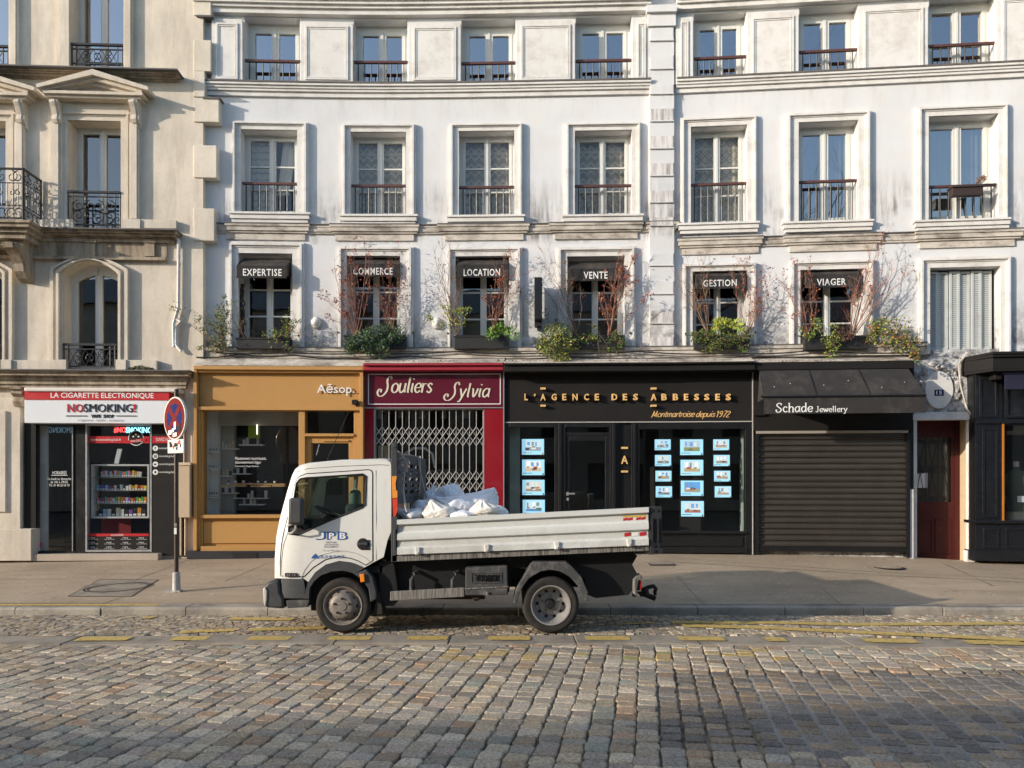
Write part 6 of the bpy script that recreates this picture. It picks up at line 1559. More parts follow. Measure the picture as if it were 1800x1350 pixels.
# decals on the door
def dec(mb, body_, a, c, e, f, lift=.010, **k):
    x0, zt = T(*Z6(a, e)); x1, zb = T(*Z6(c, f)); tmp = MB(); tmp.text(body_, x0, x1, zb, zt, 0, depth=0, **k)
    b = len(mb.v); mb.v += [(x, yd(x, z)-lift, z) for x, _, z in tmp.v]
    for f_ in tmp.f: mb.face([b+i for i in f_])
blue = M("decal_blue", (.02, .10, .32), .5)
m = MB()
for ch, a, c in (("J", 400, 470), ("P", 478, 540), ("B", 550, 622)): dec(m, ch, a, c, 597, 653, .0100, off=.03)
dec(m, "TÉL:01.43.70.00.70", 425, 596, 752, 778, .010, off=.012); x, z = T(*Z6(399, 768)); m.poly([(x-.05, yd(x, z)-.01, z-.02), (x+.05, yd(x, z)-.01, z-.02), (x+.035, yd(x, z)-.01, z+.005), (x, yd(x, z)-.01, z+.04), (x-.035, yd(x, z)-.01, z+.005)])
build_each(m, "company_lettering", blue, door, fixn=False)
m = MB()
for ch, a, c in (("J", 407, 463), ("P", 486, 533), ("B", 558, 613)): dec(m, ch, a+6, c-6, 604, 646, .0135, off=.02)
build_each(m, "letter_infill", MAT['white'], door, fixn=False)
m = MB()
for k, (s_, a, c) in enumerate((("PEINTURE", 470, 543), ("DECORATION", 461, 553), ("RAVALEMENT", 459, 553))): dec(m, s_, a, c, 664+15*k, 675+15*k, .010, off=.01)
dec(m, "10, rue Planchat", 452, 565, 719, 732, .010); m.build("small_lettering", M("decal_grey", (.16, .17, .22), .6), door, fixn=False)
x, z = T(*Z6(235, 891)); m = MB(); m.box(x-.072, x+.072, yd(x, z)-.022, yd(x, z)+.02, z-.022, z+.022, 1); bdg = m.build("model_badge", MAT['chassis'], TR)
m = MB(); m.text("35.14", x-.055, x+.055, z-.012, z+.012, yd(x, z)-.0235, depth=0, off=.01); m.build("badge_digits", MAT['steel'], bdg, fixn=False)
m = MB(); cr = tq((152, 905), (150, 800), (158, 690), (170, 620), (200, 500)); m.tube([(x, yd(x, z)-.002, z) for x, z in cr], .0045, 4); cr = tq((262, 190), (340, 168), (560, 152), (840, 142), (895, 145)); m.tube([(x, yd(x, z)-.001, z) for x, z in cr], .003, 4); cr = tq((806, 180), (812, 500), (812, 790)); m.tube([(x, yd(x, z)-.001, z) for x, z in cr], .003, 4); build_each(m, "panel_gap", MAT['plast'], TR)
# faint wheel-arch crease, its shade drawn in as a grey line
m = MB(); cr = tq((302, 915), (325, 860), (370, 800), (430, 758), (520, 735), (600, 728), (680, 745), (740, 775), (775, 805)); m.tube([(x, yd(x, z)-.0065, z) for x, z in cr], .0045, 4); m.build("arch_crease", M("crease_shade_grey", (.42, .41, .38), .5), door)
# grey lower bumper and flare
m = MB(); side(m, tq((160, 918), (318, 918), (330, 985), (322, 1050), (185, 1050), (165, 1000)), (), dy=-.012, th=.1)
m.build("lower_bumper_side", MAT['plast'], TR, smooth=40)
m = MB(); side(m, arch_o+tq((316, 1050), (358, 1052), (362, 980), (390, 935), (440, 892), (510, 866), (590, 860), (650, 874), (668, 886)), (), dy=-.03, th=.12); m.build("wheel_arch_flare", MAT['plast'], TR, smooth=40)
m = MB(); x0, zt = T(*Z6(52, 940)); x1, zb = T(*Z6(185, 1120))
prb = tq((52, 965), (70, 942), (108, 933), (152, 936), (158, 1010), (183, 1050), (185, 1124), (55, 1114), (44, 1060)); m.extr(prb, .03, CW-.03); m.build("front_bumper", MAT['plast'], TR, bevel=.03, smooth=50)
m = MB(); m.extr(tq((43, 990), (58, 972), (72, 1000), (70, 1060), (60, 1112), (48, 1080)), .015, .36); m.build("fog_lamp", M("lamp_lens", (.55, .53, .46), .15, 0, .1, 10, 0, 40, .6), TR, bevel=.01, smooth=50)
m = MB(); m.extr(tq((195, 1066), (358, 1060), (345, 1112), (205, 1120)), .04, .5); m.build("cab_step", MAT['dustplast'], TR, bevel=.01)
m = MB(); m.extr(tq((665, 885), (745, 852), (790, 905), (815, 1000), (815, 1055), (775, 1075), (762, 985), (720, 925)), .0, .30); m.build("front_mudguard", MAT['plast'], TR, bevel=.012)
m = MB(); m.extr(tq((706, 885), (735, 880), (740, 932), (712, 940)), -.03, .02); m.build("side_indicator", M("amber_lens", (.85, .25, .02), .25, 0, .05, 9, 0, 40, .6), TR, bevel=.006)
m = MB(); m.extr(tq((815, 1010), (835, 1020), (850, 1160), (790, 1165)), .06, .34); m.build("mud_flap", MAT['rubber'], TR)
m = MB(); m.extr(tq((365, 1050), (420, 905), (590, 865), (690, 900), (740, 990), (760, 1060), (740, 1080), (590, 880), (420, 960)), .12, .35) if False else m.box(-.42, .42, .16, .5, .25, .86, 1); m.build("wheel_well", MAT['chassis'], TR)
# wheels
def tread(r, w): return [(r*.70, 0), (r*.74, -.004), (r*.86, -.012), (r*.93, -.008), (r*.985, .014), (r, .045), (r, w-.045), (r*.985, w-.014), (r*.93, w+.008), (r*.7, w)]
def wheel(cx_, r, y0, w, rear, lab=None):
    hub = thing_none(cx_, r)
    t = MB(); t.lathe(tread(r, w), (cx_, y0, r), 56, 'y', cap=False)
    for k in range(56):                                   # shoulder lugs
        a = 2*math.pi*k/56; ca, sa = math.cos(a), math.sin(a); ca2, sa2 = math.cos(a+.05), math.sin(a+.05)
        for q, (rr0, rr1, ya, yb) in enumerate(((r*.965, r*1.006, .018, .075),)):
            P = [(cx_+rr0*ca, y0+ya-.01, r+rr0*sa), (cx_+rr0*ca2, y0+ya-.01, r+rr0*sa2), (cx_+rr1*ca2, y0+yb, r+rr1*sa2), (cx_+rr1*ca, y0+yb, r+rr1*sa)]; t.poly(P)
    ob = t.build("wheel", MAT['rubber'], TR, smooth=50)
    m = MB()
    if rear: pr = [(r*.70, .004), (r*.705, -.012), (r*.66, -.010), (r*.63, .02), (r*.60, .06), (r*.55, .10), (r*.50, .125), (r*.44, .13), (r*.40, .12), (r*.30, .115), (r*.22, .115), (.0, .115)]
    else: pr = [(r*.70, .004), (r*.705, -.012), (r*.67, -.010), (r*.63, .012), (r*.58, .03), (r*.53, .02), (r*.47, -.012), (r*.42, -.035), (r*.34, -.045), (r*.2, -.048), (.0, -.048)]
    m.lathe(pr, (cx_, y0, r), 48, 'y', cap=False); m.build("rim", MAT['rimr'] if rear else MAT['rimf'], ob, smooth=40)
    h = MB(); hs, nh, hr, hy = (r*.47, 10, .020, .128) if rear else (r*.50, 10, .017, .0)
    for k in range(nh):
        a = 2*math.pi*k/nh; h.lathe([(0, 0), (hr, .0), (hr, .01)], (cx_+hs*math.cos(a), y0+hy-.010 if rear else y0-.004, r+hs*math.sin(a)), 10, 'y', cap=False)
    h.build("vent_hole", MAT['chassis'], ob)
    n = MB(); nr, ny = (r*.29, .115) if rear else (r*.28, -.046)
    for k in range(5): a = 2*math.pi*k/5+.3; n.lathe([(0, -.022), (.014, -.022), (.014, 0)], (cx_+nr*math.cos(a), y0+ny, r+nr*math.sin(a)), 6, 'y', cap=False)
    n.build("wheel_nut", MAT['chassis'] if not rear else MAT['alusill'], ob)
    c_ = MB()
    if rear: c_.lathe([(0, -.09), (.045, -.088), (.06, -.06), (.065, 0)], (cx_, y0+.115, r), 20, 'y', cap=False)
    else: c_.lathe([(0, -.012), (.052, -.010), (.058, 0)], (cx_, y0-.046, r), 20, 'y', cap=False)
    c_.build("hub_cap", MAT['chassis'] if rear else MAT['rimf'], ob, smooth=40)
    return ob
def thing_none(a, b): return None
MAT['rimf'] = M("worn_wheel_paint", (.24, .215, .19), .5, .3, .2, 9, 0, 40, .4, dirt=(.10, .06, .035), dscale=5, dlo=.48, dhi=.7, damt=.8)
MAT['rimr'] = M("silver_wheel_paint", (.36, .345, .33), .4, .4, .15, 6, 0, 40, .4, dirt=(.10, .085, .07), dscale=4, dlo=.5, dhi=.75, damt=.6)
RX = T(968, 1066)[0]
wheel(0.0, .332, .02, .2, False); wheel(RX, .342, .0, .19, True)
for cx_, y in ((0, CW-.22), (RX, CW-.2), (RX, .23), (RX, CW-.43)):
    t = MB(); t.lathe(tread(.335, .19), (cx_, y, .335-.05*(y > .8)), 32, 'y', cap=True); t.build("wheel", MAT['rubber'], TR, smooth=50)
# chassis, tank, linkages
m = MB(); xa = T(660, 0)[0]; xb = T(1115, 0)[0]
m.box(xa, xb, .30, .42, .62, .80, 1); m.box(xa, xb, CW-.42, CW-.30, .62, .80, 1); m.box(xa+.05, xb-.1, .42, CW-.42, .50, .84, 1); m.build("chassis_frame", MAT['chassis'], TR)
def TP(*p): return [T(*q) for q in p]
m = MB(); m.extr(TP((672, 950), (690, 955), (690, 985), (1112, 968), (1125, 980), (1116, 996), (1130, 1022), (1110, 1050), (1050, 1056), (1035, 1050), (1030, 1020), (900, 1000), (895, 1045), (672, 1052), (660, 1000)), .20, .29); m.build("side_frame", MAT['chassis'], TR)
m = MB(); m.extr(TP((663, 990), (690, 985), (700, 1050), (690, 1068), (662, 1068)), .10, .4); m.extr(TP((720, 1000), (790, 1000), (790, 1040), (720, 1040)), .22, .6); m.build("battery_box", MAT['dustplast'] if False else MAT['chassis'], TR, bevel=.015)
m = MB(); m.box(T(700, 0)[0], T(850, 0)[0], .5, 1.2, .33, .60, 1); m.lathe([(.06, 0), (.06, .1)], (T(835, 0)[0], .3, .40), 12, 'y'); m.build("underbody", M("rusty_underbody", (.05, .035, .025), .8, .2, .3, 6), TR, bevel=.02)
m = MB(); a = T(686, 1040); b_ = T(816, 1033); m.extr([(a[0], a[1]-.11), (b_[0], b_[1]-.11), (b_[0], b_[1]), (a[0], a[1])], .0, .05); m.build("side_guard", MAT['alusill'], TR, bevel=.005)
m = MB()
for px in (722, 795):
    x, z = T(px, 1036); m.tube([(x, .05, z-.05), (x, .05, z+.12), (x+.02, .08, z+.17), (x+.07, .2, z+.19)], .024, 7)
m.build("guard_bracket", MAT['dustplast'], TR, smooth=60)
m = MB(); m.extr(TP((818, 998), (892, 995), (893, 1046), (818, 1047)), .0, .35); tb = m.build("toolbox", MAT['dustplast'], TR, bevel=.012)
m = MB(); q0 = T(828, 1025); q1 = T(882, 1006); m.frame3(q0[0], q1[0], q0[1], q1[1], -.008, .002, .012, True); m.text("TOOLBOX", q0[0]+.04, q1[0]-.04, q0[1]+.025, q1[1]-.025, -.006, depth=.01); m.build("embossed_lettering", MAT['dustplast'], tb)
m = MB(); m.extr(TP((817, 1034), (894, 1030), (894, 1032), (817, 1036)), -.01, .0); x, z = T(854, 1043); m.box(x-.03, x+.03, -.02, 0, z-.02, z+.02, 1); m.build("toolbox_latch", MAT['alusill'], tb)
# rear mudguard
m = MB(); po = TP((902, 1059), (907, 1035), (921, 1012), (934, 990), (938, 987), (995, 987), (1004, 994), (1022, 1014), (1033, 1040), (1033, 1056)); pi_ = TP((1027, 1055), (1016, 1030), (1002, 1014), (985, 1004), (968, 1001), (950, 1004), (930, 1016), (916, 1035), (908, 1060))
m.extr(po+pi_, -.04, .02)
for p, q in zip(po, po[1:]): m.poly([(p[0], .02, p[1]), (q[0], .02, q[1]), (q[0], .40, q[1]), (p[0], .40, p[1])])
m; m.build("rear_mudguard", MAT['dustplast'], TR, bevel=.008)
# dropside bed
dxL = 698; 
def bl(px): t = (px-699)/(1139-699); return (913.5+(891.5-913.5)*t, 974.3+(957.6-974.3)*t)
fr = [(0, .0), (.0, -.028), (.13, -.028), (.16, .012), (.34, .012), (.40, -.012), (.50, -.022), (.58, -.022), (.62, .014), (.78, .014), (.84, -.02), (1.0, -.024), (1.0, .012)]
m = MB(); n = 10; k = len(fr); b = 0
for i in range(n+1):
    px = 699+(1139-699)*i/n; yt, yb = bl(px); x, zt = T(px, yt); _, zb = T(px, yb); m.vt([(x, -.03+o_, zt+(zb-zt)*f) for f, o_ in fr])
for i in range(n):
    for j in range(k-1): m.face((i*k+j, i*k+j+1, (i+1)*k+j+1, (i+1)*k+j))
nb = len(m.v)
x0, zt0 = T(699, bl(699)[0]); x1, zt1 = T(1139, bl(1139)[0]); m.v += [(x0, -.03, zt0), (x1, -.03, zt1), (x1, .03, zt1), (x0, .03, zt0)]; m.face((nb, nb+1, nb+2, nb+3)); 
x0b, zb0 = T(699, bl(699)[1]); x1b, zb1 = T(1139, bl(1139)[1]); m.v += [(x0, .03, zt0), (x1, .03, zt1), (x1b, .03, zb1), (x0b, .03, zb0)]; m.face((nb+4, nb+5, nb+6, nb+7))
m.face([j for j in range(k)]+[]) ; m.face([n*k+j for j in range(k)])
m.build("near_side_panel", MAT['bedw'], TR, smooth=25)
for px in (735, 856, 978.5, 1105):
    h = MB(); yt, yb = bl(px); x, z = T(px, yb); h.box(x-.028, x+.028, -.075, -.045, z-.01, z+.085, 1); h.box(x-.018, x+.018, -.09, -.075, z+.0, z+.03, 1); h.build("panel_hinge", MAT['bedw'], TR, bevel=.008)
m = MB(); P = TP((690, 976.5), (1140, 958.5), (1140, 967.5), (690, 987)); m.extr(P, -.02, .06); m.build("bed_sill", MAT['alusill'], TR)
BW = 1.70; zoff = -.055
m = MB(); P = TP((700, 972), (1139, 956), (1139, 962), (700, 978)); m.extr(P, .06, BW); m.build("bed_floor", MAT['alusill'], TR)
m = MB(); P = TP((700, 918), (1139, 897), (1139, 962), (700, 980)); m.extr([(x, z-.10) for x, z in P], BW, BW+.04); m.build("far_side_panel", MAT['bedw'], TR)
m = MB(); P = TP((688, 909), (699, 908.5), (699, 987), (688, 988)); m.extr(P, -.02, .08); P = TP((689, 909), (698, 909), (698, 985), (689, 985)); m.extr(P, .08, BW); x, z = T(694, 950); m.box(x-.012, x+.02, -.035, -.02, z-.18, z+.14, 1); m.build("front_bulkhead", MAT['plast'], TR, bevel=.006)
m = MB(); P = TP((1139.5, 891), (1162, 890.5), (1164.5, 972), (1142, 973)); m.extr(P, -.035, .05); rp = m.build("rear_corner_post", M("post_black", (.035, .038, .042), .5, .2, .15, 5), TR, bevel=.006)
m = MB()
for px, c in ((1146, 0), (1156, 0)):
    x, z = T(px, 930); m.box(x-.016, x+.016, -.055, -.035, z-.16, z+.13, 1); m.box(x-.008, x+.008, -.065, -.055, z-.14, z+.10, 1)
    for py in (959, ): q = T(px+2, py); m.lathe([(.024, -.012), (.024, 0)], (q[0], -.036, q[1]), 12, 'y')
    q = T(px-1, 897); m.lathe([(.014, -.012), (.014, 0)], (q[0], -.036, q[1]), 10, 'y')
q = T(1150, 968); m.lathe([(.02, -.012), (.02, 0)], (q[0], -.036, q[1]), 12, 'y')
m.build("tailgate_latch", MAT['chassis'], rp, bevel=.004)
m = MB(); P = TP((1141, 893), (1160, 892), (1163, 965), (1143, 966)); m.extr([(x, z-.07) for x, z in P], .06, BW-.0); m.build("tailgate", MAT['bedw'], TR)
# warning stickers
stk = MB(); st2 = MB(); st3 = MB()
def onbed(mb, px0, px1, f0, f1, dy=-.062):
    ya, yb = bl((px0+px1)/2); x0, z0 = T(px0, ya+(yb-ya)*f1); x1, z1 = T(px1, ya+(yb-ya)*f0); sl = (z1-z0)*0; mb.poly([(x0, dy, z0), (x1, dy, z0+.012), (x1, dy, z1+.012), (x0, dy, z1)])
for a, c in ((1095, 1103), (1103.7, 1112), (1118, 1126), (1126.7, 1134)): onbed(stk, a, c, .27, .335, -.021)
for a, c in ((1097, 1108), (1124, 1135)): onbed(stk, a, c, .665, .76, -.021)
build_each(stk, "red_warning_sticker", MAT['redsign'], TR, fixn=False)
onbed(st2, 1094, 1135, .215, .255, -.0205); st2.build("yellow_warning_sticker", M("sticker_yellow", (.70, .46, .05), .5), TR, fixn=False)
onbed(st3, 1110, 1122, .67, .755, -.0205); onbed(st3, 1112.5, 1117.5, .27, .335, -.0208); build_each(st3, "white_warning_sticker", MAT['white'], TR, fixn=False)
# pole behind the cab with hazard tape
m = MB(); P = TP((686.5, 776), (696, 776), (697.5, 909), (687.5, 909)); m.extr(P, .06, .13); x, z = T(692, 783); m.lathe([(.028, -.01), (.028, 0)], (x, .06, z), 14, 'y'); ps = m.build("upright_post", MAT['post'] if 'post' in MAT else MAT['plast'], TR, bevel=.004)
m = MB(); o1 = M("tape_orange", (.80, .30, .04), .5, 0, .1, 30); o2 = M("tape_red", (.62, .06, .03), .5, 0, .15, 30)
m.extr(TP((687.3, 837), (696.5, 837), (694, 850), (695, 862), (688, 864)), .052, .059); m.extr(TP((688, 864), (697, 862), (697.5, 875), (688.5, 876)), .052, .059); m.build("orange_tape", o1, ps)
m = MB(); m.extr(TP((688.5, 877), (697, 876), (698, 897), (694, 908), (690, 910)), .050, .057); m.build("red_tape", o2, ps)
# tail lamp and towing jaw
m = MB(); m.extr(TP((1117, 1022), (1122, 1016), (1131, 1013), (1132, 1018), (1124, 1022), (1121, 1042), (1128, 1050), (1124, 1052), (1116, 1046)), .08, .34); m.build("lamp_guard", MAT['alusill'], TR, bevel=.004)
m = MB(); m.extr(TP((1120, 1022), (1127, 1020), (1127, 1040), (1120, 1040)), .1, .34); m.build("lamp_housing", MAT['chassis'], TR)
m = MB(); m.extr(TP((1127, 1020), (1130.5, 1024), (1130.5, 1038), (1127, 1040)), .1, .34); m.build("tail_lamp", M("red_lens", (.55, .02, .015), .2, 0, .05, 9, 0, 40, .6), TR, bevel=.006)
m = MB(); ym = CW*.42
def tt(*p): return [(T(px, py, ym)[0], ym, T(px, py, ym)[1]) for px, py in p]
m.tube(tt((1112, 1044), (1132, 1044), (1152, 1052)), .035, 7); m.tube(tt((1132, 1036), (1140, 1032), (1149, 1030), (1153, 1035), (1151, 1042)), .028, 7); m.tube(tt((1133, 1033), (1135, 1046)), .05, 7); m.tube(tt((1151, 1038), (1152, 1046)), .022, 7); m.build("towing_jaw", MAT['chassis'], TR, smooth=60)
m = MB(); m.tube([(T(556, 813)[0], .5, T(556, 813)[1]), (T(594, 742)[0], .45, T(594, 742)[1])], .006, 4) if False else m.tube([(T(571, 812, .7)[0], .7, T(571, 812, .7)[1]-.03), (T(613, 724, .7)[0], .7, T(613, 724, .7)[1])], .005, 4); m.build("radio_aerial", MAT['chassis'], TR)
# ------------------------------------------------------------------ load in the bed
MAT['bag'] = M("white_rubble_bag", (.80, .80, .81), .55, 0, .04, 3, .004, 20, .3)
MAT['bag2'] = M("dusty_rubble_bag", (.78, .73, .65), .55, 0, .06, 3, .004, 20, .3, dirt=(.55, .47, .38), dscale=4, damt=.5)
def bag(px, py, rx, ry, dy, knot, label, mat='bag', seed=0, ryy=None):
    cx_, cz_ = T(px, py, dy); kx = rx*(TD+dy)/FPX; kz = ry*(TD+dy)/FPX; ky = ryy or min(kx, .32)
    bm = bmesh.new(); bmesh.ops.create_icosphere(bm, subdivisions=5, radius=1)
    kn = Vector((math.sin(knot), 0, math.cos(knot))) if knot is not None else None
    for v in bm.verts:
        p = v.co.copy(); wv = p+Vector((mnoise.noise(p*2+Vector((seed, 0, 0))), mnoise.noise(p*2+Vector((0, seed, 5))), 0))*.35; r_ = 1+.20*mnoise.noise(p*1.1+Vector((seed*5.1, 0, 0)))-.075*abs(mnoise.noise(wv*2.4+Vector((seed*3.3, 1, 0))))-.035*abs(mnoise.noise(wv*5.5+Vector((seed, 7, 2))))
        if kn is not None:
            d = p.dot(kn); a = math.atan2(p.y, p.dot(Vector((kn.z, 0, -kn.x))))
            if d > .35:
                t = (d-.35)/.65; r_ *= 1+.5*t**2.2; sq = 1-.72*t**.9; r_ *= 1+.10*math.sin(a*9+seed)*t*(1-t)*3
                ax = kn*d; p = ax+(p-ax)*sq
                if t > .82: p = ax+(p-ax)*(1+4.2*(t-.82))
        if p.z < -.45: p.z = -.45-(p.z+.45)*-.4
        v.co = Vector((cx_+p.x*r_*kx, dy+p.y*r_*ky, cz_+p.z*r_*kz))+Vector((TX, TD, 0))
    me = bpy.data.meshes.new("rubble_bag"); lo = Vector((cx_+TX, dy+TD, min(v.co.z for v in bm.verts)))
    for v in bm.verts: v.co -= lo
    bm.to_mesh(me); bm.free(); me.materials.append(MAT[mat]); me.polygons.foreach_set("use_smooth", [True]*len(me.polygons))
    o = bpy.data.objects.new("rubble_bag", me); COL.objects.link(o); o.location = lo; tag(o, label, "bag", "rubble bags in the truck bed"); return o
bag(790, 873, 27, 22, .95, None, "big round white bag on top of the heap in the truck bed", seed=1)
bag(757, 875, 12, 17, .85, .35, "small upright white bag with a knotted neck beside the topmost bag", seed=2)
bag(803, 893, 34, 24, .55, -1.0, "large white bag filling the middle of the heap", seed=3)
bag(838, 888, 38, 25, .75, .7, "broad white bag behind the right end of the heap", seed=4)
bag(771, 903, 30, 18, .25, -.35, "cream bag with a gathered neck at the front of the heap", 'bag2', 5)
bag(853, 899, 26, 16, .22, -.15, "cream tinged bag with a pointed tip at the right front of the heap", 'bag2', 6)
bag(727, 905, 24, 13, .28, -1.0, "low crumpled white bag at the far left of the heap near the post", seed=7)
bag(743, 895, 22, 18, .60, .9, "crumpled white bag between the slotted panel and the cream bag", seed=8)
bag(872, 902, 22, 14, .5, None, "flat white bag sagging at the right end of the heap", seed=9)
bag(815, 906, 26, 10, .2, 1.3, "small white bag pressed against the side panel between two cream bags", seed=10)
# slotted panel leaning at the front of the bed
A = Vector(W((0, 0, 0)));
na, fa = .12, 1.45
def PP(px, py, dy): x, z = T(px, py, dy); return Vector((x+TX, TD+dy, z))
c00, c10, c11, c01 = PP(699, 886, na), PP(750, 881, fa), PP(748, 807, fa), PP(697, 794, na)
pn = (c10-c00).cross(c01-c00).normalized()*-.03
sp = MB(); NU, NV = 13, 15
def cell(u, v): return (c00*(1-u)+c10*u)*(1-v)+(c01*(1-u)+c11*u)*v
slots = set((i, j) for i in (2, 3, 5, 6, 8, 9) for j in (3, 5, 7, 9, 11))
for i in range(NU):
    for j in range(NV):
        if (i, j) in slots: continue
        p = [cell(i/NU, j/NV), cell((i+1)/NU, j/NV), cell((i+1)/NU, (j+1)/NV), cell(i/NU, (j+1)/NV)]; sp.poly(p); sp.poly([q+pn for q in p][::-1])
sp.poly([cell(0, 1), cell(1, 1), cell(1, 1)+pn*2, cell(0, 1)+pn*2])
for f in (.62, .80, .12): 
    a, b_, c_, d_ = cell(0, f), cell(1, f), cell(1, f+.03), cell(0, f+.03); sp.poly([q-pn*.5 for q in (a, b_, c_, d_)]); sp.poly([a-pn*.5, b_-pn*.5, b_, a]); sp.poly([d_-pn*.5, c_-pn*.5, c_, d_])
o = sp.build("slotted_panel", M("dusty_grey_plastic", (.10, .10, .11), .65, 0, .2, 5, 0, 40, .3, dirt=(.26, .24, .22), dscale=3, damt=.4), fixn=False); tag(o, "tall dark grey slotted plastic panel standing behind the cab in the truck bed", "panel")
rp_ = MB()
def hang(pts, r=.012): rp_.tube([PP(*p)+Vector((0, -.03, 0)) for p in pts], r, 5)
hang([(700, 793, .2), (706, 800, .2), (712, 806, .2), (712, 830, .2), (709, 860, .18), (713, 890, .12), (716, 900, .1)]); hang([(735, 803, 1.1), (739, 830, 1.0), (744, 850, .9), (750, 875, .8)]); hang([(706, 799, .2), (722, 800, .7), (735, 803, 1.1)], .006); hang([(739, 802, 1.15), (739, 840, 1.1), (737, 870, 1.0)], .010)
for a, b_ in ((705, 818), (718, 822), (702, 806), (716, 830), (708, 826), (721, 815), (711, 835)): hang([(711, 806, .2), ((711+a)/2+2, (806+b_)/2-2, .17), (a, b_, .16)], .007)
o = rp_.build("frayed_rope", M("dirty_rope", (.42, .36, .31), .9, 0, .2, 20), smooth=60); tag(o, "frayed pale ropes hanging over the dark slotted panel in the truck bed", "rope")
# ================================================================== window awnings on the first floor
MAT['oldcanvas'] = M("faded_awning_canvas", (.055, .05, .047), .9, 0, .25, 5, .004, 90, .15, dirt=(.20, .17, .14), dscale=3, dlo=.45, dhi=.75, damt=.6)
for word, x0, x1, y0, y1, t0, t1, ta, tb, oo in (("EXPERTISE", 416, 503, 467, 487.5, 427, 495, 472.5, 485, .26), ("COMMERCE", 610, 703, 464, 485, 621, 690, 470.5, 483, .10), ("LOCATION", 802, 893, 465, 486.5, 815, 879, 472.5, 485, .12), ("VENTE", 998, 1094, 472, 492.5, 1026, 1068, 477.5, 490, .12), ("GESTION", 1223, 1312, 485, 506, 1236, 1295, 491.5, 503.5, .10), ("VIAGER", 1417, 1511, 482, 504, 1436, 1487, 489.5, 501.5, .08)):
    t = thing("window_awning", f"small black window awning lettered {word}", "awning", W((fx((x0+x1)/2, oo), oo, fz(x0, y1, oo))), "black window awnings on the first floor")
    pm = (x0+x1)/2; Xa, Xb = fx(x0, oo), fx(x1, oo); zf = fz(pm, y0, oo); zv = fz(pm, y1, oo); zb = fz(pm, y0-11, -.12)+.02; ob = -.14
    Xc, Xd = Xa+.02, Xb-.0
    mb = MB(); n = 6
    for i in range(n):
        for j in range(4):
            q = []
            for u, v in ((i, j), (i+1, j), (i+1, j+1), (i, j+1)):
                a, b = u/n, v/4; q.append((Xc+(Xd-Xc)*a, ob+(oo-ob)*b, zb+(zf-zb)*b-.02*math.sin(math.pi*b)))
            mb.poly(q)
    for X in (Xa, Xb): mb.poly([(X, ob, zb), (X, oo, zf), (X, oo, zv+.03), (X, ob, zv+.12)])
    mb.build("canopy", MAT['oldcanvas'], t, True, smooth=40)
    mb = MB(); mb.box(Xa, Xb, oo-.006, oo+.004, zv, zf, 8); mb.box(Xa-.01, Xb+.01, oo-.01, oo+.012, zv-.015, zv+.01, 8); mb.build("valance", MAT['blackcanvas'], t, True)
    mb = MB(); mb.ptext(word, t0, t1, ta, tb, oo+.006, depth=0, off=.014, spc=1.12); mb.build("valance_lettering", MAT['white'], t, True, fixn=False)
# ================================================================== plants
MAT['leaf'] = Mtone("leaf_colours", .55, 0, 30, .3, .4); MAT['bark'] = M("twig_bark", (.23, .16, .115), .8, 0, .25, 9); MAT['bark2'] = M("red_brown_twig", (.30, .155, .11), .8, 0, .25, 9)
GREENS = [(.07, .12, .03), (.10, .16, .035), (.05, .09, .03), (.16, .20, .04), (.12, .13, .03)]
YELG = [(.32, .36, .05), (.24, .30, .04), (.38, .38, .07), (.16, .22, .04)]
REDS = [(.30, .06, .03), (.24, .045, .03), (.36, .11, .04), (.20, .05, .04), (.32, .14, .06)]
def leafq(mb, p, d, L, w, col, r):
    d = d.normalized(); s = d.cross(Vector((r.uniform(-1, 1), r.uniform(-1, 1), r.uniform(-1, 1)))).normalized(); up = d.cross(s).normalized()*L*.15
    mb.col = tuple(c*r.uniform(.75, 1.25) for c in col); a = p; b = p+d*L*.5+s*w/2+up; c = p+d*L; e = p+d*L*.5-s*w/2+up
    mb.poly([a, b, c, e])
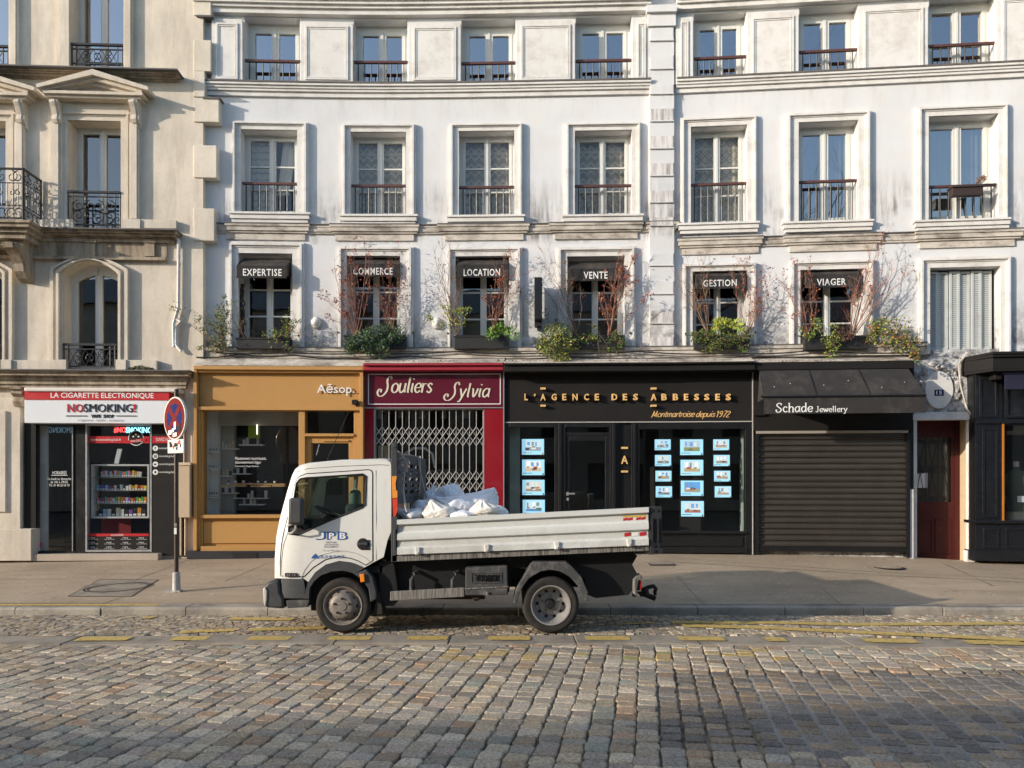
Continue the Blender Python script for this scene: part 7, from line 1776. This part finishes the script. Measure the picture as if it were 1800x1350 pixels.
def stems(t, base, targets, seed, bark='bark', leaves=REDS, lprob=.35, tipn=4, r0=.016, tw=1.0, L=.05, ntw=9, ospread=.22, name="branches", lname="leaves"):
    r = random.Random(seed); br = MB(); lf = MB(); r0 *= .54; lprob *= .72
    def P(px, py, o): return Vector((fx(px, o), o, fz(px, py, o)))
    for (tx, ty) in targets:
        bx = base[0]+r.uniform(-3, 3); o0 = base[2]+r.uniform(-.05, .05); o1 = base[2]+r.uniform(-.02, ospread)
        A, B = P(bx, base[1], o0), P(tx, ty, o1); n = 9; pts = []
        side = r.uniform(-.12, .12); wob = [Vector((r.uniform(-.03, .03), r.uniform(-.03, .03), r.uniform(-.02, .02))) for _ in range(n+1)]
        for i in range(n+1):
            f = i/n; p = A.lerp(B, f)+Vector((side*math.sin(math.pi*f), .06*math.sin(math.pi*f), .10*math.sin(math.pi*f)*abs(B.x-A.x)))+wob[i]*(f*(1.2-f)*2); pts.append(p)
        br.tube(pts, [r0*(1-.82*i/n) for i in range(n+1)], 5, False)
        Ltot = (B-A).length
        def tip(p, d):
            if r.random() < lprob:
                for _ in range(r.randint(1, tipn)): leafq(lf, p+Vector((r.uniform(-.03, .03), r.uniform(-.03, .03), r.uniform(-.03, .03))), Vector((r.uniform(-1, 1), r.uniform(-1, 1), r.uniform(-1, .5))), L*r.uniform(.7, 1.3), L*.6, r.choice(leaves), r)
        tip(pts[-1], None)
        for k in range(ntw):
            i = r.randint(2, n-1); p = pts[i]; d = (pts[i+1]-pts[i-1]).normalized(); q = Vector((r.uniform(-1, 1), r.uniform(-.5, .7), r.uniform(-.2, .9)))
            dd = (d*.7+q*.8).normalized(); l = Ltot*r.uniform(.12, .32)*tw*(1.1-.5*i/n); a = p; tp = [a]
            for s_ in range(4): dd = (dd+Vector((r.uniform(-.25, .25), r.uniform(-.25, .25), r.uniform(-.1, .25)))).normalized(); a = a+dd*l/4; tp.append(a)
            rr0 = r0*.42; br.tube(tp, [rr0, rr0*.8, rr0*.6, rr0*.45, rr0*.3], 4, False); tip(tp[-1], dd); tip(tp[2], dd)
            for _ in range(2):
                j = r.randint(1, 3); a = tp[j]; d2 = (dd+Vector((r.uniform(-1, 1), r.uniform(-1, 1), r.uniform(-.5, .9)))).normalized(); b = a+d2*l*.25; c = b+(d2+Vector((r.uniform(-.4, .4), r.uniform(-.4, .4), .2))).normalized()*l*.25
                br.tube([a, b, c], [rr0*.45, rr0*.35, rr0*.2], 3, False); tip(c, d2)
    for m_ in (br, lf): m_.v = [W(p) for p in m_.v]
    br.build(name, MAT[bark], t, smooth=60, fixn=False)
    if lf.f: lf.build(lname, MAT['leaf'], t, fixn=False)
def foliage(t, blobs, seed, cols, L=.05, dens=1.0, droop=0.0, stalk=True, name="leaves", wr=.6, upw=0):
    r = random.Random(seed); lf = MB(); st = MB()
    for (px, py, rx, ry, o, n) in blobs:
        c = Vector((fx(px, o), o, fz(px, py, o))); kx = rx*15.2/FPX; kz = ry*15.2/FPX; ky = min(kx, .22)
        hub = c+Vector((0, -.05, -kz*.3))
        for _ in range(int(n*dens)):
            while True:
                q = Vector((r.uniform(-1, 1), r.uniform(-1, 1), r.uniform(-1, 1)))
                if q.length < 1: break
            k = .55+.45*mnoise.noise(q*2.5+Vector((seed, px*.1, 0)))
            p = c+Vector((q.x*kx*(1+.3*k), q.y*ky, q.z*kz*(1+.3*k)))
            if mnoise.noise(p*7) < -.12: continue
            d = Vector((r.uniform(-1, 1), r.uniform(-.3, 1), r.uniform(-1, 1)-droop+upw)); leafq(lf, p, d, L*r.uniform(.6, 1.3), L*wr, r.choice(cols), r)
            if stalk and r.random() < .12: st.tube([hub, hub.lerp(p, .5)+Vector((0, .03, .03)), p], [.005, .004, .002], 3, False)
    for m_ in (lf, st): m_.v = [W(p) for p in m_.v]
    lf.build(name, MAT['leaf'], t, fixn=False)
    if st.f: st.build("stems", MAT['bark'], t, fixn=False)
def plant(name, label, cat, px, py, o, group=None): return thing(name, label, cat, W((fx(px, o), o, fz(px, py, o))), group)
# planters
for x0, x1, y0, y1, lab in ((415, 509, 594, 613, "black window box under the EXPERTISE awning holding wiry vines"), (604, 712, 589, 613, "black window box hidden by the blue-green conifer"), (798, 894, 590, 613, "black window box under the LOCATION awning"), (1000, 1098, 590, 613, "black window box under the VENTE awning"), (1220, 1318, 590, 613, "black window box of ivy under the GESTION awning"), (1414, 1527, 591, 614, "black window box under the VIAGER awning")):
    o1 = .24; t = thing("window_box", lab, "planter", W((fx((x0+x1)/2, o1), o1-.1, fz(x0, y1, o1))), "black window boxes on the first-floor sills")
    Xa, Xb, z0, z1 = fx(x0, o1), fx(x1, o1), fz((x0+x1)/2, y1, o1), fz((x0+x1)/2, y0, o1)
    mb = MB(); mb.box(Xa, Xb, .0, o1, z0, z1-.03, 1); mb.box(Xa-.012, Xb+.012, -.01, o1+.012, z1-.03, z1, 1); mb.build("trough", MAT['blackplant'], t, True, bevel=.008)
    mb = MB(); mb.box(Xa+.02, Xb-.02, .02, o1-.02, z1, z1+.01, 1); mb.build("soil", M("potting_soil", (.04, .03, .022), .95, 0, .3, 20), t, True)
    mb = MB()
    for X in (Xa-.14, Xb+.14): mb.box(X-.012, X+.012, .0, .03, z0-.02, z1+.1, 1); mb.box(min(X, (Xa+Xb)/2 if False else X), X+.001, 0, .03, z0, z0+.01, 1) if False else None; mb.tube([(X, .03, z1+.08), (X, .10, z1+.08)], .02, 6)
    mb.box(Xa-.14, Xb+.14, .0, .02, z1+.03, z1+.05); mb.build("box_bracket", MAT['iron'], t, True)
# climbers
c = plant("leafy_vine", "straggling green vine between the stone quoins and the EXPERTISE window box", "vine", 390, 625, .2)
stems(c, (395, 622, .2), [(378, 555), (392, 520), (405, 528), (368, 570), (350, 560), (300, 538), (345, 615)], 31, 'bark', YELG+GREENS, .8, 4, .012, 1.1, .045, 8); foliage(c, [(388, 570, 14, 30, .25, 330), (383, 605, 17, 17, .25, 300), (398, 545, 14, 14, .25, 90)], 32, YELG+GREENS+[(.35, .20, .06)], .045)
c = plant("wiry_vine", "tangle of brown wiry vines in the EXPERTISE window box", "vine", 440, 594, .18)
stems(c, (430, 593, .15), [(408, 545), (415, 530), (440, 555), (395, 575), (420, 560)], 33, 'bark', GREENS, .3, 3, .016, 1.0, .04, 6); stems(c, (500, 594, .18), [(515, 545), (530, 560), (545, 588), (520, 575), (560, 600), (505, 560), (470, 575)], 34, 'bark', GREENS+YELG, .4, 3, .010, 1.2, .04, 7)
foliage(c, [(485, 590, 24, 10, .28, 240), (507, 570, 13, 17, .25, 130), (510, 608, 44, 10, .25, 110)], 35, GREENS+YELG+[(.30, .18, .08)], .045)
c = plant("red_leaved_shrub", "bare shrub with red leaves fanning left of the COMMERCE awning", "shrub", 625, 588, .15)
stems(c, (627, 588, .15), [(640, 402), (612, 430), (598, 440), (628, 415), (605, 455), (580, 470), (650, 430), (588, 445)], 36, 'bark2', REDS, .5, 4, .014, 1.0, .05, 8); stems(c, (625, 588, .15), [(543, 514), (560, 520), (575, 555), (590, 530)], 37, 'bark2', REDS, .6, 4, .011, .9, .05, 8); stems(c, (622, 588, .08), [(618, 480), (612, 500), (628, 490), (622, 460)], 137, 'bark2', REDS, .3, 3, .016, .5, .04, 8)
c = plant("red_leaved_shrub", "bushy red twigged shrub over the right half of the COMMERCE awning", "shrub", 690, 588, .15)
stems(c, (688, 590, .16), [(700, 440), (712, 460), (724, 480), (690, 470), (672, 480), (718, 500), (664, 505), (705, 505), (695, 490)], 38, 'bark2', REDS, .45, 3, .011, 1.0, .045, 11)
c = plant("blue_green_conifer", "spreading blue-green conifer covering the window box below COMMERCE", "conifer", 660, 612, .25)
foliage(c, [(668, 588, 36, 16, .30, 1100), (640, 597, 26, 15, .36, 800), (692, 584, 22, 15, .32, 620), (622, 604, 15, 11, .36, 300), (672, 610, 13, 16, .40, 420), (618, 614, 10, 8, .38, 160), (648, 612, 12, 9, .40, 240)], 39, [(.06, .12, .06), (.08, .145, .065), (.045, .08, .05), (.12, .16, .055), (.10, .16, .085)], .065, 1, .5, False, wr=.36)
c = plant("bare_shrub", "bare brown shrub fanning above the left end of the LOCATION window box", "shrub", 803, 590, .15)
stems(c, (804, 588, .15), [(762, 432), (778, 420), (792, 440), (765, 455), (783, 402), (800, 470), (750, 500), (812, 480), (770, 520)], 40, 'bark', REDS, .10, 2, .015, .9, .04, 10)
c = plant("red_leaved_shrub", "red tinged shrub climbing the right side of the LOCATION awning", "shrub", 868, 590, .15)
stems(c, (866, 588, .14), [(885, 448), (905, 445), (918, 440), (880, 470), (920, 475), (895, 500), (850, 520), (872, 460), (928, 500)], 41, 'bark2', REDS, .45, 3, .015, 1.0, .05, 9)
c = plant("euphorbia", "yellow-green euphorbia with leafy heads at the left of the LOCATION window box", "plant", 805, 590, .25)
stems(c, (803, 590, .22), [(783, 552), (790, 545), (805, 545), (822, 546), (775, 570), (812, 560), (818, 565)], 42, 'bark', YELG, .3, 3, .009, .3, .04, 4)
foliage(c, [(783, 540, 8, 5, .3, 60), (789, 549, 8, 5, .3, 60), (808, 546, 8, 5, .3, 70), (822, 544, 7, 4, .3, 60), (758, 560, 7, 7, .3, 80), (776, 569, 5, 4, .3, 40), (806, 562, 18, 14, .28, 130)], 43, [(.42, .46, .05), (.34, .40, .04), (.30, .34, .06), (.22, .28, .10)], .04, 1, -.2, True)
c = plant("drooping_fern", "bright green broad fern drooping over the right of the LOCATION window box", "fern", 882, 592, .25)
def fern(t, px, py, o, seed, fronds, cols, rad, wdt):
    r = random.Random(seed); lf = MB(); c0 = Vector((fx(px, o), o, fz(px, py, o)))
    for k in range(fronds):
        a = math.pi*(k+.5)/fronds+r.uniform(-.15, .15); l = rad*r.uniform(.75, 1.15); pts = []
        yy = r.uniform(-.1, .5)
        for i in range(11): f = i/10; pts.append(c0+Vector((math.cos(a)*l*f, yy*l*f, math.sin(a)*l*f*.9+.2*l*f-.75*l*f*f)))
        for i in range(1, 11):
            d = (pts[i]-pts[i-1]).normalized(); s_ = d.cross(Vector((0, 1, .2))).normalized(); w_ = wdt*(math.sin(math.pi*min(1, (i+1)/11))*.9+.1)
            for sg in (-1, 1): leafq(lf, pts[i], s_*sg+d*.5, w_, w_*.42, r.choice(cols), r)
    lf.v = [W(p) for p in lf.v]; lf.build("fronds", MAT['leaf'], t, fixn=False)
fern(c, 882, 590, .28, 44, 9, [(.14, .26, .03), (.18, .30, .04), (.10, .20, .03)], .42, .11)
c = plant("ivy_clump", "big green and yellow ivy clump left of the VENTE window box", "ivy", 975, 630, .25)
foliage(c, [(978, 588, 26, 18, .28, 620), (970, 610, 26, 18, .36, 600), (998, 605, 18, 14, .32, 340), (985, 628, 16, 9, .45, 220), (952, 598, 11, 16, .25, 190), (1030, 594, 16, 9, .28, 160)], 45, GREENS+YELG, .055); stems(c, (985, 600, .2), [(948, 555), (960, 545), (1000, 560), (975, 560), (925, 530)], 46, 'bark', YELG+GREENS, .5, 3, .008, 1, .045, 6)
c = plant("bare_shrub", "fan of thin bare stems between the black blade sign and the VENTE awning", "shrub", 1015, 588, .15)
stems(c, (1013, 588, .15), [(958, 425), (950, 430), (972, 440), (985, 460), (945, 445), (995, 500), (960, 500), (1000, 470), (940, 490), (1020, 505)], 47, 'bark', REDS+[(.25, .16, .05)], .25, 2, .012, 1.0, .045, 9)
c = plant("red_leaved_shrub", "forked shrub with coppery leaves climbing the right side of VENTE", "shrub", 1070, 588, .15)
stems(c, (1070, 590, .14), [(1090, 440), (1096, 448), (1112, 450), (1135, 485), (1060, 500), (1050, 520), (1100, 480), (1140, 520), (1083, 460), (1120, 430)], 48, 'bark2', REDS+[(.42, .14, .05)], .4, 4, .018, 1.0, .055, 9)
c = plant("ivy_clump", "small dark ivy hanging from the right end of the VENTE window box", "ivy", 1080, 610, .25)
foliage(c, [(1085, 598, 15, 15, .28, 480), (1040, 594, 12, 8, .27, 80), (1075, 612, 14, 8, .28, 120), (1012, 606, 8, 8, .27, 50)], 49, GREENS, .04); stems(c, (1052, 590, .25), [(1048, 565), (1058, 640), (1062, 625), (1040, 572), (1030, 570)], 50, 'bark', GREENS, .6, 2, .008, .5, .05, 4)
c = plant("ivy_clump", "ivy trailing along the whole GESTION window box", "ivy", 1265, 608, .25)
foliage(c, [(1235, 591, 26, 10, .28, 620), (1265, 598, 28, 14, .29, 680), (1298, 593, 22, 11, .28, 480), (1305, 606, 10, 13, .28, 180), (1250, 610, 16, 9, .28, 220)], 51, GREENS+[(.18, .24, .04)], .04)
c = plant("yellow_fern", "yellow-green fern standing in the GESTION window box", "fern", 1280, 588, .2)
fern(c, 1283, 578, .24, 52, 13, [(.36, .40, .05), (.30, .36, .05), (.42, .42, .08), (.24, .30, .05)], .42, .10); fern(c, 1270, 572, .26, 53, 9, [(.36, .40, .05), (.42, .42, .08)], .30, .09)
c = plant("bare_shrub", "slender bare shrub with few red leaves at the left of the GESTION awning", "shrub", 1246, 588, .15)
stems(c, (1246, 588, .13), [(1225, 440), (1238, 450), (1212, 465), (1205, 440), (1250, 440), (1195, 480), (1222, 500), (1180, 470)], 54, 'bark', REDS, .25, 3, .013, 1.0, .045, 9)
c = plant("red_leaved_shrub", "twiggy shrub with red leaf clusters at the right of the GESTION awning", "shrub", 1310, 590, .15)
stems(c, (1312, 588, .14), [(1298, 455), (1310, 450), (1330, 462), (1345, 480), (1322, 500), (1285, 470), (1360, 470), (1335, 530), (1352, 510)], 55, 'bark2', REDS, .4, 3, .014, 1.0, .05, 9)
c = plant("bare_shrub", "thin red-brown stems at the left of the VIAGER awning", "shrub", 1415, 590, .15)
stems(c, (1418, 590, .14), [(1392, 460), (1400, 450), (1375, 475), (1410, 470), (1365, 490), (1385, 520), (1420, 450), (1372, 545), (1430, 520)], 56, 'bark2', REDS, .35, 3, .012, 1.0, .045, 8)
c = plant("bare_shrub", "tall branching shrub rising right of the VIAGER awning past the ledge", "shrub", 1497, 590, .15)
stems(c, (1497, 590, .16), [(1536, 420), (1545, 415), (1560, 400), (1530, 440), (1580, 450), (1570, 470), (1522, 470), (1600, 480), (1550, 500), (1510, 500)], 57, 'bark2', REDS, .22, 3, .018, 1.0, .05, 10)
c = plant("euphorbia", "small grey-green euphorbia at the left of the VIAGER window box", "plant", 1440, 590, .2)
foliage(c, [(1437, 575, 12, 14, .27, 150), (1432, 562, 6, 4, .28, 40), (1465, 576, 7, 6, .28, 60), (1441, 561, 6, 4, .28, 40), (1405, 578, 4, 6, .2, 20)], 58, [(.14, .20, .08), (.26, .32, .06), (.34, .38, .05), (.10, .15, .07)], .045, 1, -.2)
c = plant("ivy_clump", "pale ivy hanging from the middle of the VIAGER window box", "ivy", 1465, 612, .25)
foliage(c, [(1463, 600, 15, 17, .3, 500), (1458, 618, 10, 9, .32, 190), (1420, 590, 9, 7, .27, 130)], 59, YELG+GREENS, .045)
c = plant("purple_heather", "dark purple low bush in the right half of the VIAGER window box", "bush", 1488, 590, .25)
foliage(c, [(1488, 585, 18, 11, .29, 330), (1480, 594, 14, 8, .3, 150)], 60, [(.09, .035, .035), (.12, .05, .045), (.06, .025, .03), (.14, .08, .06)], .04)
c = plant("nandina_bush", "loose yellow-green and orange bush spilling down right of the VIAGER window box", "bush", 1560, 620, .3)
foliage(c, [(1545, 575, 18, 14, .28, 260), (1570, 590, 28, 18, .33, 430), (1595, 605, 20, 13, .4, 300), (1610, 625, 9, 12, .52, 150), (1535, 595, 13, 10, .3, 150), (1580, 570, 18, 11, .28, 120)], 61, YELG+GREENS+[(.42, .20, .05), (.36, .10, .04)], .055); stems(c, (1525, 596, .2), [(1545, 565), (1570, 575), (1600, 600), (1615, 625), (1590, 580), (1560, 560)], 62, 'bark', YELG+[(.42, .20, .05)], .7, 3, .008, .8, .05, 5)
c = plant("dry_trunk", "dark gnarled dry stem standing inside the left edge of the EXPERTISE window", "stem", 427, 592, -.05)
mb = MB(); r = random.Random(2)
for k in range(7): mb.tube([(fx(425+r.uniform(-3, 4), -.08)+r.uniform(-.02, .02), -.08+r.uniform(-.04, .04), fz(425, 592-i*11.5, -.08)) for i in range(9)], .018, 5)
mb.build("gnarled_stem", M("dark_bark", (.06, .04, .03), .9, 0, .4, 20, .01, 30), c, True)
# moss and dead leaves along the roofs of the shops
mb = MB(); r = random.Random(9)
for _ in range(1300):
    px = r.uniform(640, 1600); 
    if mnoise.noise(Vector((px*.02, 0, 4))) < -.15 and px < 900: continue
    o = r.uniform(.15, .46); p = Vector((fx(px, o), o, fz(px, 637, .46)+r.uniform(.0, .035))); leafq(mb, p, Vector((r.uniform(-1, 1), r.uniform(-1, 1), r.uniform(0, .8))), r.uniform(.03, .06), .03, r.choice([(.22, .09, .04), (.28, .13, .06), (.14, .08, .04), (.10, .12, .03), (.30, .20, .10)]), r)
mb.v = [W(p) for p in mb.v]; o_ = mb.build("leaf_litter", MAT['leaf'], None, fixn=False); struct(o_, 'stuff'); o_['label'] = "brown dead leaves and moss lying along the shop roofs"; o_['category'] = "leaf litter"
mb = MB()
for _ in range(260):
    px = r.uniform(222, 270); o = r.uniform(LO+.08, LO+.3); p = Vector((fx(px, o), o, fz(px, 650-r.uniform(0, 7)*(1-abs(px-246)/26), o))); leafq(mb, p, Vector((r.uniform(-1, 1), r.uniform(-1, 1), r.uniform(0, .8))), .04, .03, r.choice([(.10, .10, .03), (.14, .12, .05), (.07, .08, .03)]), r)
mb.v = [W(p) for p in mb.v]; o_ = mb.build("moss_clump", MAT['leaf'], None, fixn=False); struct(o_, 'stuff'); o_['label'] = "brown moss on the stone ledge above the vape shop"; o_['category'] = "moss"
# zinc covering above the shops (slopes from the wall ledge out to each cornice)
for a, b, yt, yb, of, lab, par in ((341, 638, 626, 643, .36, "weathered zinc roof strip over the ochre shop", AS), (638, 886, 627, 638, .50, "weathered roof strip over the burgundy shop", SS), (886, 1327, 628, 637, .56, "weathered roof strip over the agency", AG), (1327, 1607, 627, 635, .46, "weathered roof strip over the awning shop", JS)):
    mb = MB(); n = 8; zt = fz((a+b)/2, yt, .11); zb = fz((a+b)/2, yb, of); X0, X1 = fx(a, of), fx(b, of)
    mb.prof([(.05, zt), (of, zb+.012), (of, zb), (.05, zt-.05)], X0, X1); mb.build("roof_strip", MAT['ledge'], par, True)
# cables along the ledge
for k, (pts, lab) in enumerate((([(345, 628), (420, 623), (520, 625), (610, 630), (720, 626), (850, 630), (1000, 627), (1180, 629), (1320, 626), (1600, 628)], "thin black cable sagging along the ledge above the shopfronts"), ([(380, 620), (500, 619), (640, 621), (800, 618), (950, 621), (1120, 618), (1290, 621), (1420, 617), (1610, 620)], "upper black cable pinned along the ledge over the shops"), ([(1700, 620), (1685, 640), (1688, 680), (1700, 720), (1712, 735), (1708, 740)], "pale cables looping down past the cartouche beside the boutique"))):
    mb = MB(); o = .17 if k < 2 else .16; P = [(fx(a, o), o+.01*((i*7) % 3), fz(a, b, o)) for i, (a, b) in enumerate(pts)]; Q = []
    for i in range(len(P)-1):
        for j in range(6): t = j/6; Q.append(tuple(P[i][q]+(P[i+1][q]-P[i][q])*t for q in (0, 1))+(P[i][2]+(P[i+1][2]-P[i][2])*t-.03*math.sin(math.pi*t)*(k < 2),))
    Q.append(P[-1]); mb.tube(Q, .014 if k < 2 else .02, 5); o_ = mb.build("cable", MAT['iron'] if k < 2 else MAT['ledge'], None, True, smooth=60); tag(o_, lab, "cable")
# plaster masks
for px, py, lab in ((555, 567, "small white plaster lion mask between the EXPERTISE and COMMERCE windows"), (768, 568, "small white plaster mask beside the euphorbia left of the LOCATION window"), (905, 570, "small white plaster mask just left of the black blade sign")):
    X, z = fx(px, .05), fz(px, py, .05); bm = bmesh.new(); bmesh.ops.create_icosphere(bm, subdivisions=3, radius=1)
    cc = Vector(W((X, .02, z)))
    for v in bm.verts:
        p = v.co.copy(); k = 1+.10*math.sin(math.atan2(p.x, p.z)*9)*(1-abs(p.y)) + .25*math.exp(-((p.x)**2*9+(p.z+.15)**2*9))*(p.y < 0) - .16*math.exp(-((abs(p.x)-.35)**2*40+(p.z-.22)**2*40))*(p.y < 0) - .14*math.exp(-(p.x**2*8+(p.z+.5)**2*60))*(p.y < 0)
        v.co = Vector((p.x*.10*k, p.y*.075*k, p.z*.12*k))
    me = bpy.data.meshes.new("plaster_mask"); bm.to_mesh(me); bm.free(); me.materials.append(MAT['trim']); me.polygons.foreach_set("use_smooth", [True]*len(me.polygons)); o_ = bpy.data.objects.new("plaster_mask", me); COL.objects.link(o_); o_.location = cc; tag(o_, lab, "wall mask", "plaster masks on the white wall")
# blade sign, rail planter, meter box
t = thing("blade_sign", "narrow black blade sign seen edge-on between the LOCATION and VENTE windows", "sign", W((fx(946, .1), .1, fz(946, 574, .1))))
parts(t, "sign_box", 'black', [(939, 953, 487, 556, .10, .62)], bevel=.008); parts(t, "sign_bracket", 'iron', [(939.5, 952.5, 556, 573, .0, .16), (944, 948, 573, 580, 0, .1)])
t = thing("rail_planter", "brown plastic flower trough hung on the top right window rail", "planter", W((fx(1702, .2), .1, fz(1702, 342, .2))))
mb = MB(); o1 = .18; Xa, Xb, z0, z1 = fx(1675, o1), fx(1729, o1), fz(1702, 342, o1), fz(1702, 325, o1); mb.prof([(-.02, z1), (o1, z1), (o1-.03, z0), (.02, z0)], Xa, Xb); mb.box(Xa-.02, Xb+.02, -.04, o1+.02, z1-.04, z1, 1); mb.build("trough", M("brown_plastic", (.05, .035, .033), .5), t, True, bevel=.008)
c = plant("dried_hydrangea", "dried pinkish flower head in the brown trough on the window rail", "flower", 1725, 325, .1)
foliage(c, [(1725, 316, 7, 5, .1, 90), (1718, 322, 5, 3, .1, 30), (1727, 313, 4, 3, .1, 40)], 70, [(.36, .18, .13), (.30, .13, .10), (.12, .12, .05)], .035, 1, -.4)
t = thing("meter_box", "beige utility box on the wall behind the no-stopping sign", "utility box", W((fx(324, LO+.2), LO+.1, fz(324, 912, LO+.2))))
parts(t, "box_body", M("beige_box", (.52, .40, .27), .6, 0, .1, 4, dirt=(.30, .23, .16), dscale=4, damt=.5), [(313, 334, 817, 910, LO+.02, LO+.22)], bevel=.012); parts(t, "box_lid", M("beige_lid", (.60, .47, .32), .6), [(312, 335, 813, 818, LO+.02, LO+.24)], bevel=.006)
mb = MB(); o = LO+.1
for px in (318, 326): mb.tube([(fx(px, o), o, fz(px, 908, o)), (fx(px, o), o, fz(px, 976, o))], .022, 7)
mb.tube([(fx(324, o), o, fz(324, 815, o)), (fx(324, o), o, fz(324, 745, o)), (fx(322, o), o-.06, fz(322, 690, o)), (fx(306, o), o-.06, fz(306, 664, o)), (fx(300, o), o-.04, fz(300, 655, o))], .018, 6); build_each(mb, "conduit", M("beige_conduit", (.50, .40, .28), .6), t, True, smooth=60)
# ================================================================== no-stopping sign on its post
X, Y, z = gpave(310, 1040)
SG = thing("no_stopping_sign", "round red and blue no-stopping sign with stickers on a dark post", "road sign", (X, Y, z))
D = Y; top = CAMH+(HZ-684)*D/FPX; zs1 = CAMH+(HZ-736)*D/FPX; zp = CAMH+(HZ-785)*D/FPX
mb = MB(); mb.tube([(X, Y, z), (X, Y, top)], .034, 12); mb.build("post", M("dark_brown_post", (.045, .032, .03), .4, .2, .2, 5, 0, 40, .5, dirt=(.16, .14, .12), dscale=9, dlo=.66, dhi=.75), SG, smooth=50)
mb = MB(); mb.lathe([(.075, 0), (.062, .02), (.055, .30), (.04, .31)], (X, Y, z), 14); mb.box(X-.16, X+.08, Y-.06, Y+.06, z-.01, z+.025, 1); mb.build("post_sleeve", M("grey_post_sleeve", (.36, .35, .33), .6, .1, .2, 8), SG, smooth=50)
nrm = Vector((-.63, -.777, 0)).normalized(); rt = Vector((.777, -.63, 0)).normalized(); up = Vector((0, 0, 1))
def SP(c, u, v, d): return c+rt*u+up*v+nrm*d
cs = Vector((X, Y, zs1))+nrm*.05+rt*.045
def sdisc(mb, c, r, d0, d1=None, n=40, a0=0, a1=2*math.pi, ri=0):
    if d1 is not None:
        A = [SP(c, r*math.cos(2*math.pi*i/n), r*math.sin(2*math.pi*i/n), d0) for i in range(n)]; B = [SP(c, r*math.cos(2*math.pi*i/n), r*math.sin(2*math.pi*i/n), d1) for i in range(n)]
        b = mb.vt(A+B); mb.face(range(b, b+n)); mb.face(range(b+n, b+2*n))
        for i in range(n): mb.face((b+i, b+(i+1) % n, b+n+(i+1) % n, b+n+i))
    else: mb.poly([SP(c, r*math.cos(2*math.pi*i/n), r*math.sin(2*math.pi*i/n), d0) for i in range(n)])
R0 = .335
mb = MB(); sdisc(mb, cs, R0, -.03, .004); plate = mb.build("sign_plate", M("sign_rim", (.62, .60, .54), .4, .2, .05, 5), SG)
MAT['signblue'] = M("sign_blue", (.006, .012, .11), .7, 0, .05, 5, 0, 40, .15); MAT['signred'] = M("sign_red", (.16, .008, .006), .7, 0, .06, 5, 0, 40, .15)
mb = MB(); sdisc(mb, cs, R0*.94, .006); mb.build("red_field", MAT['signred'], plate, fixn=False)
mb = MB(); sdisc(mb, cs, R0*.68, .0075); mb.build("blue_field", MAT['signblue'], plate, fixn=False)
mb = MB()
for sg, d in ((1, .009), (-1, .0095)):
    a = Vector((.707, .707*sg)); b = Vector((-.707*sg, .707)); L, w_ = R0*.74, .042
    mb.poly([SP(cs, a.x*L+b.x*w_, a.y*L+b.y*w_, d), SP(cs, a.x*L-b.x*w_, a.y*L-b.y*w_, d), SP(cs, -a.x*L-b.x*w_, -a.y*L-b.y*w_, d), SP(cs, -a.x*L+b.x*w_, -a.y*L+b.y*w_, d)])
mb.build("red_cross", MAT['signred'], plate, fixn=False)
for k, (u, v, w_, h, mt) in enumerate(((-.13, -.22, .10, .07, 'white'), (-.04, -.19, .06, .06, 'white'), (.02, -.12, .06, .12, 'whitesign'), (.14, -.16, .12, .10, 'blackmat'), (.02, -.26, .12, .06, 'white'))):
    mb = MB(); mb.poly([SP(cs, u-w_/2, v-h/2, .0105+k*.0003), SP(cs, u+w_/2, v-h/2+.01, .0105+k*.0003), SP(cs, u+w_/2, v+h/2+.01, .0105+k*.0003), SP(cs, u-w_/2, v+h/2, .0105+k*.0003)]); mb.build("sticker", MAT[mt], plate, fixn=False)
cp_ = Vector((X, Y, zp))+nrm*.05+rt*.07
def squad(c, w_, h, d, tilt=.04): return [SP(c, -w_/2, -h/2-tilt*w_/2*0, d), SP(c, w_/2, -h/2+tilt*0, d), SP(c, w_/2, h/2, d), SP(c, -w_/2, h/2, d)]
mb = MB(); A = squad(cp_, .50, .215, -.025); B = squad(cp_, .50, .215, .003); b = mb.vt(A+B); mb.face((b+4, b+5, b+6, b+7)); mb.face((b+3, b+2, b+1, b))
for i in range(4): mb.face((b+i, b+(i+1) % 4, b+4+(i+1) % 4, b+4+i))
sp_ = mb.build("small_plate", M("worn_white_plate", (.62, .60, .56), .5, 0, .08, 8), SG, bevel=.012)
r = random.Random(6)
for k in range(11):
    u, v = r.uniform(-.19, .19), r.uniform(-.07, .07); w_, h = r.uniform(.03, .09), r.uniform(.02, .06); cc = SP(cp_, u, v, .004+k*.0004); mb = MB(); mb.poly([SP(cc, -w_/2, -h/2, 0), SP(cc, w_/2, -h/2, 0), SP(cc, w_/2, h/2+.01, 0), SP(cc, -w_/2, h/2, 0)]); mb.build("sticker", r.choice([MAT['blackmat'], CM['red'], MAT['blackmat'], CM['white'], MAT['rimr']]), sp_, fixn=False)
for k, (h, mt) in enumerate(((.95, 'white'), (1.02, 'rimr'), (.9, 'white'))):
    zz = z+h; mb = MB(); mb.box(X-.02, X+.02, Y-.038, Y-.034, zz, zz+.05, 1); mb.build("sticker", MAT[mt], SG)
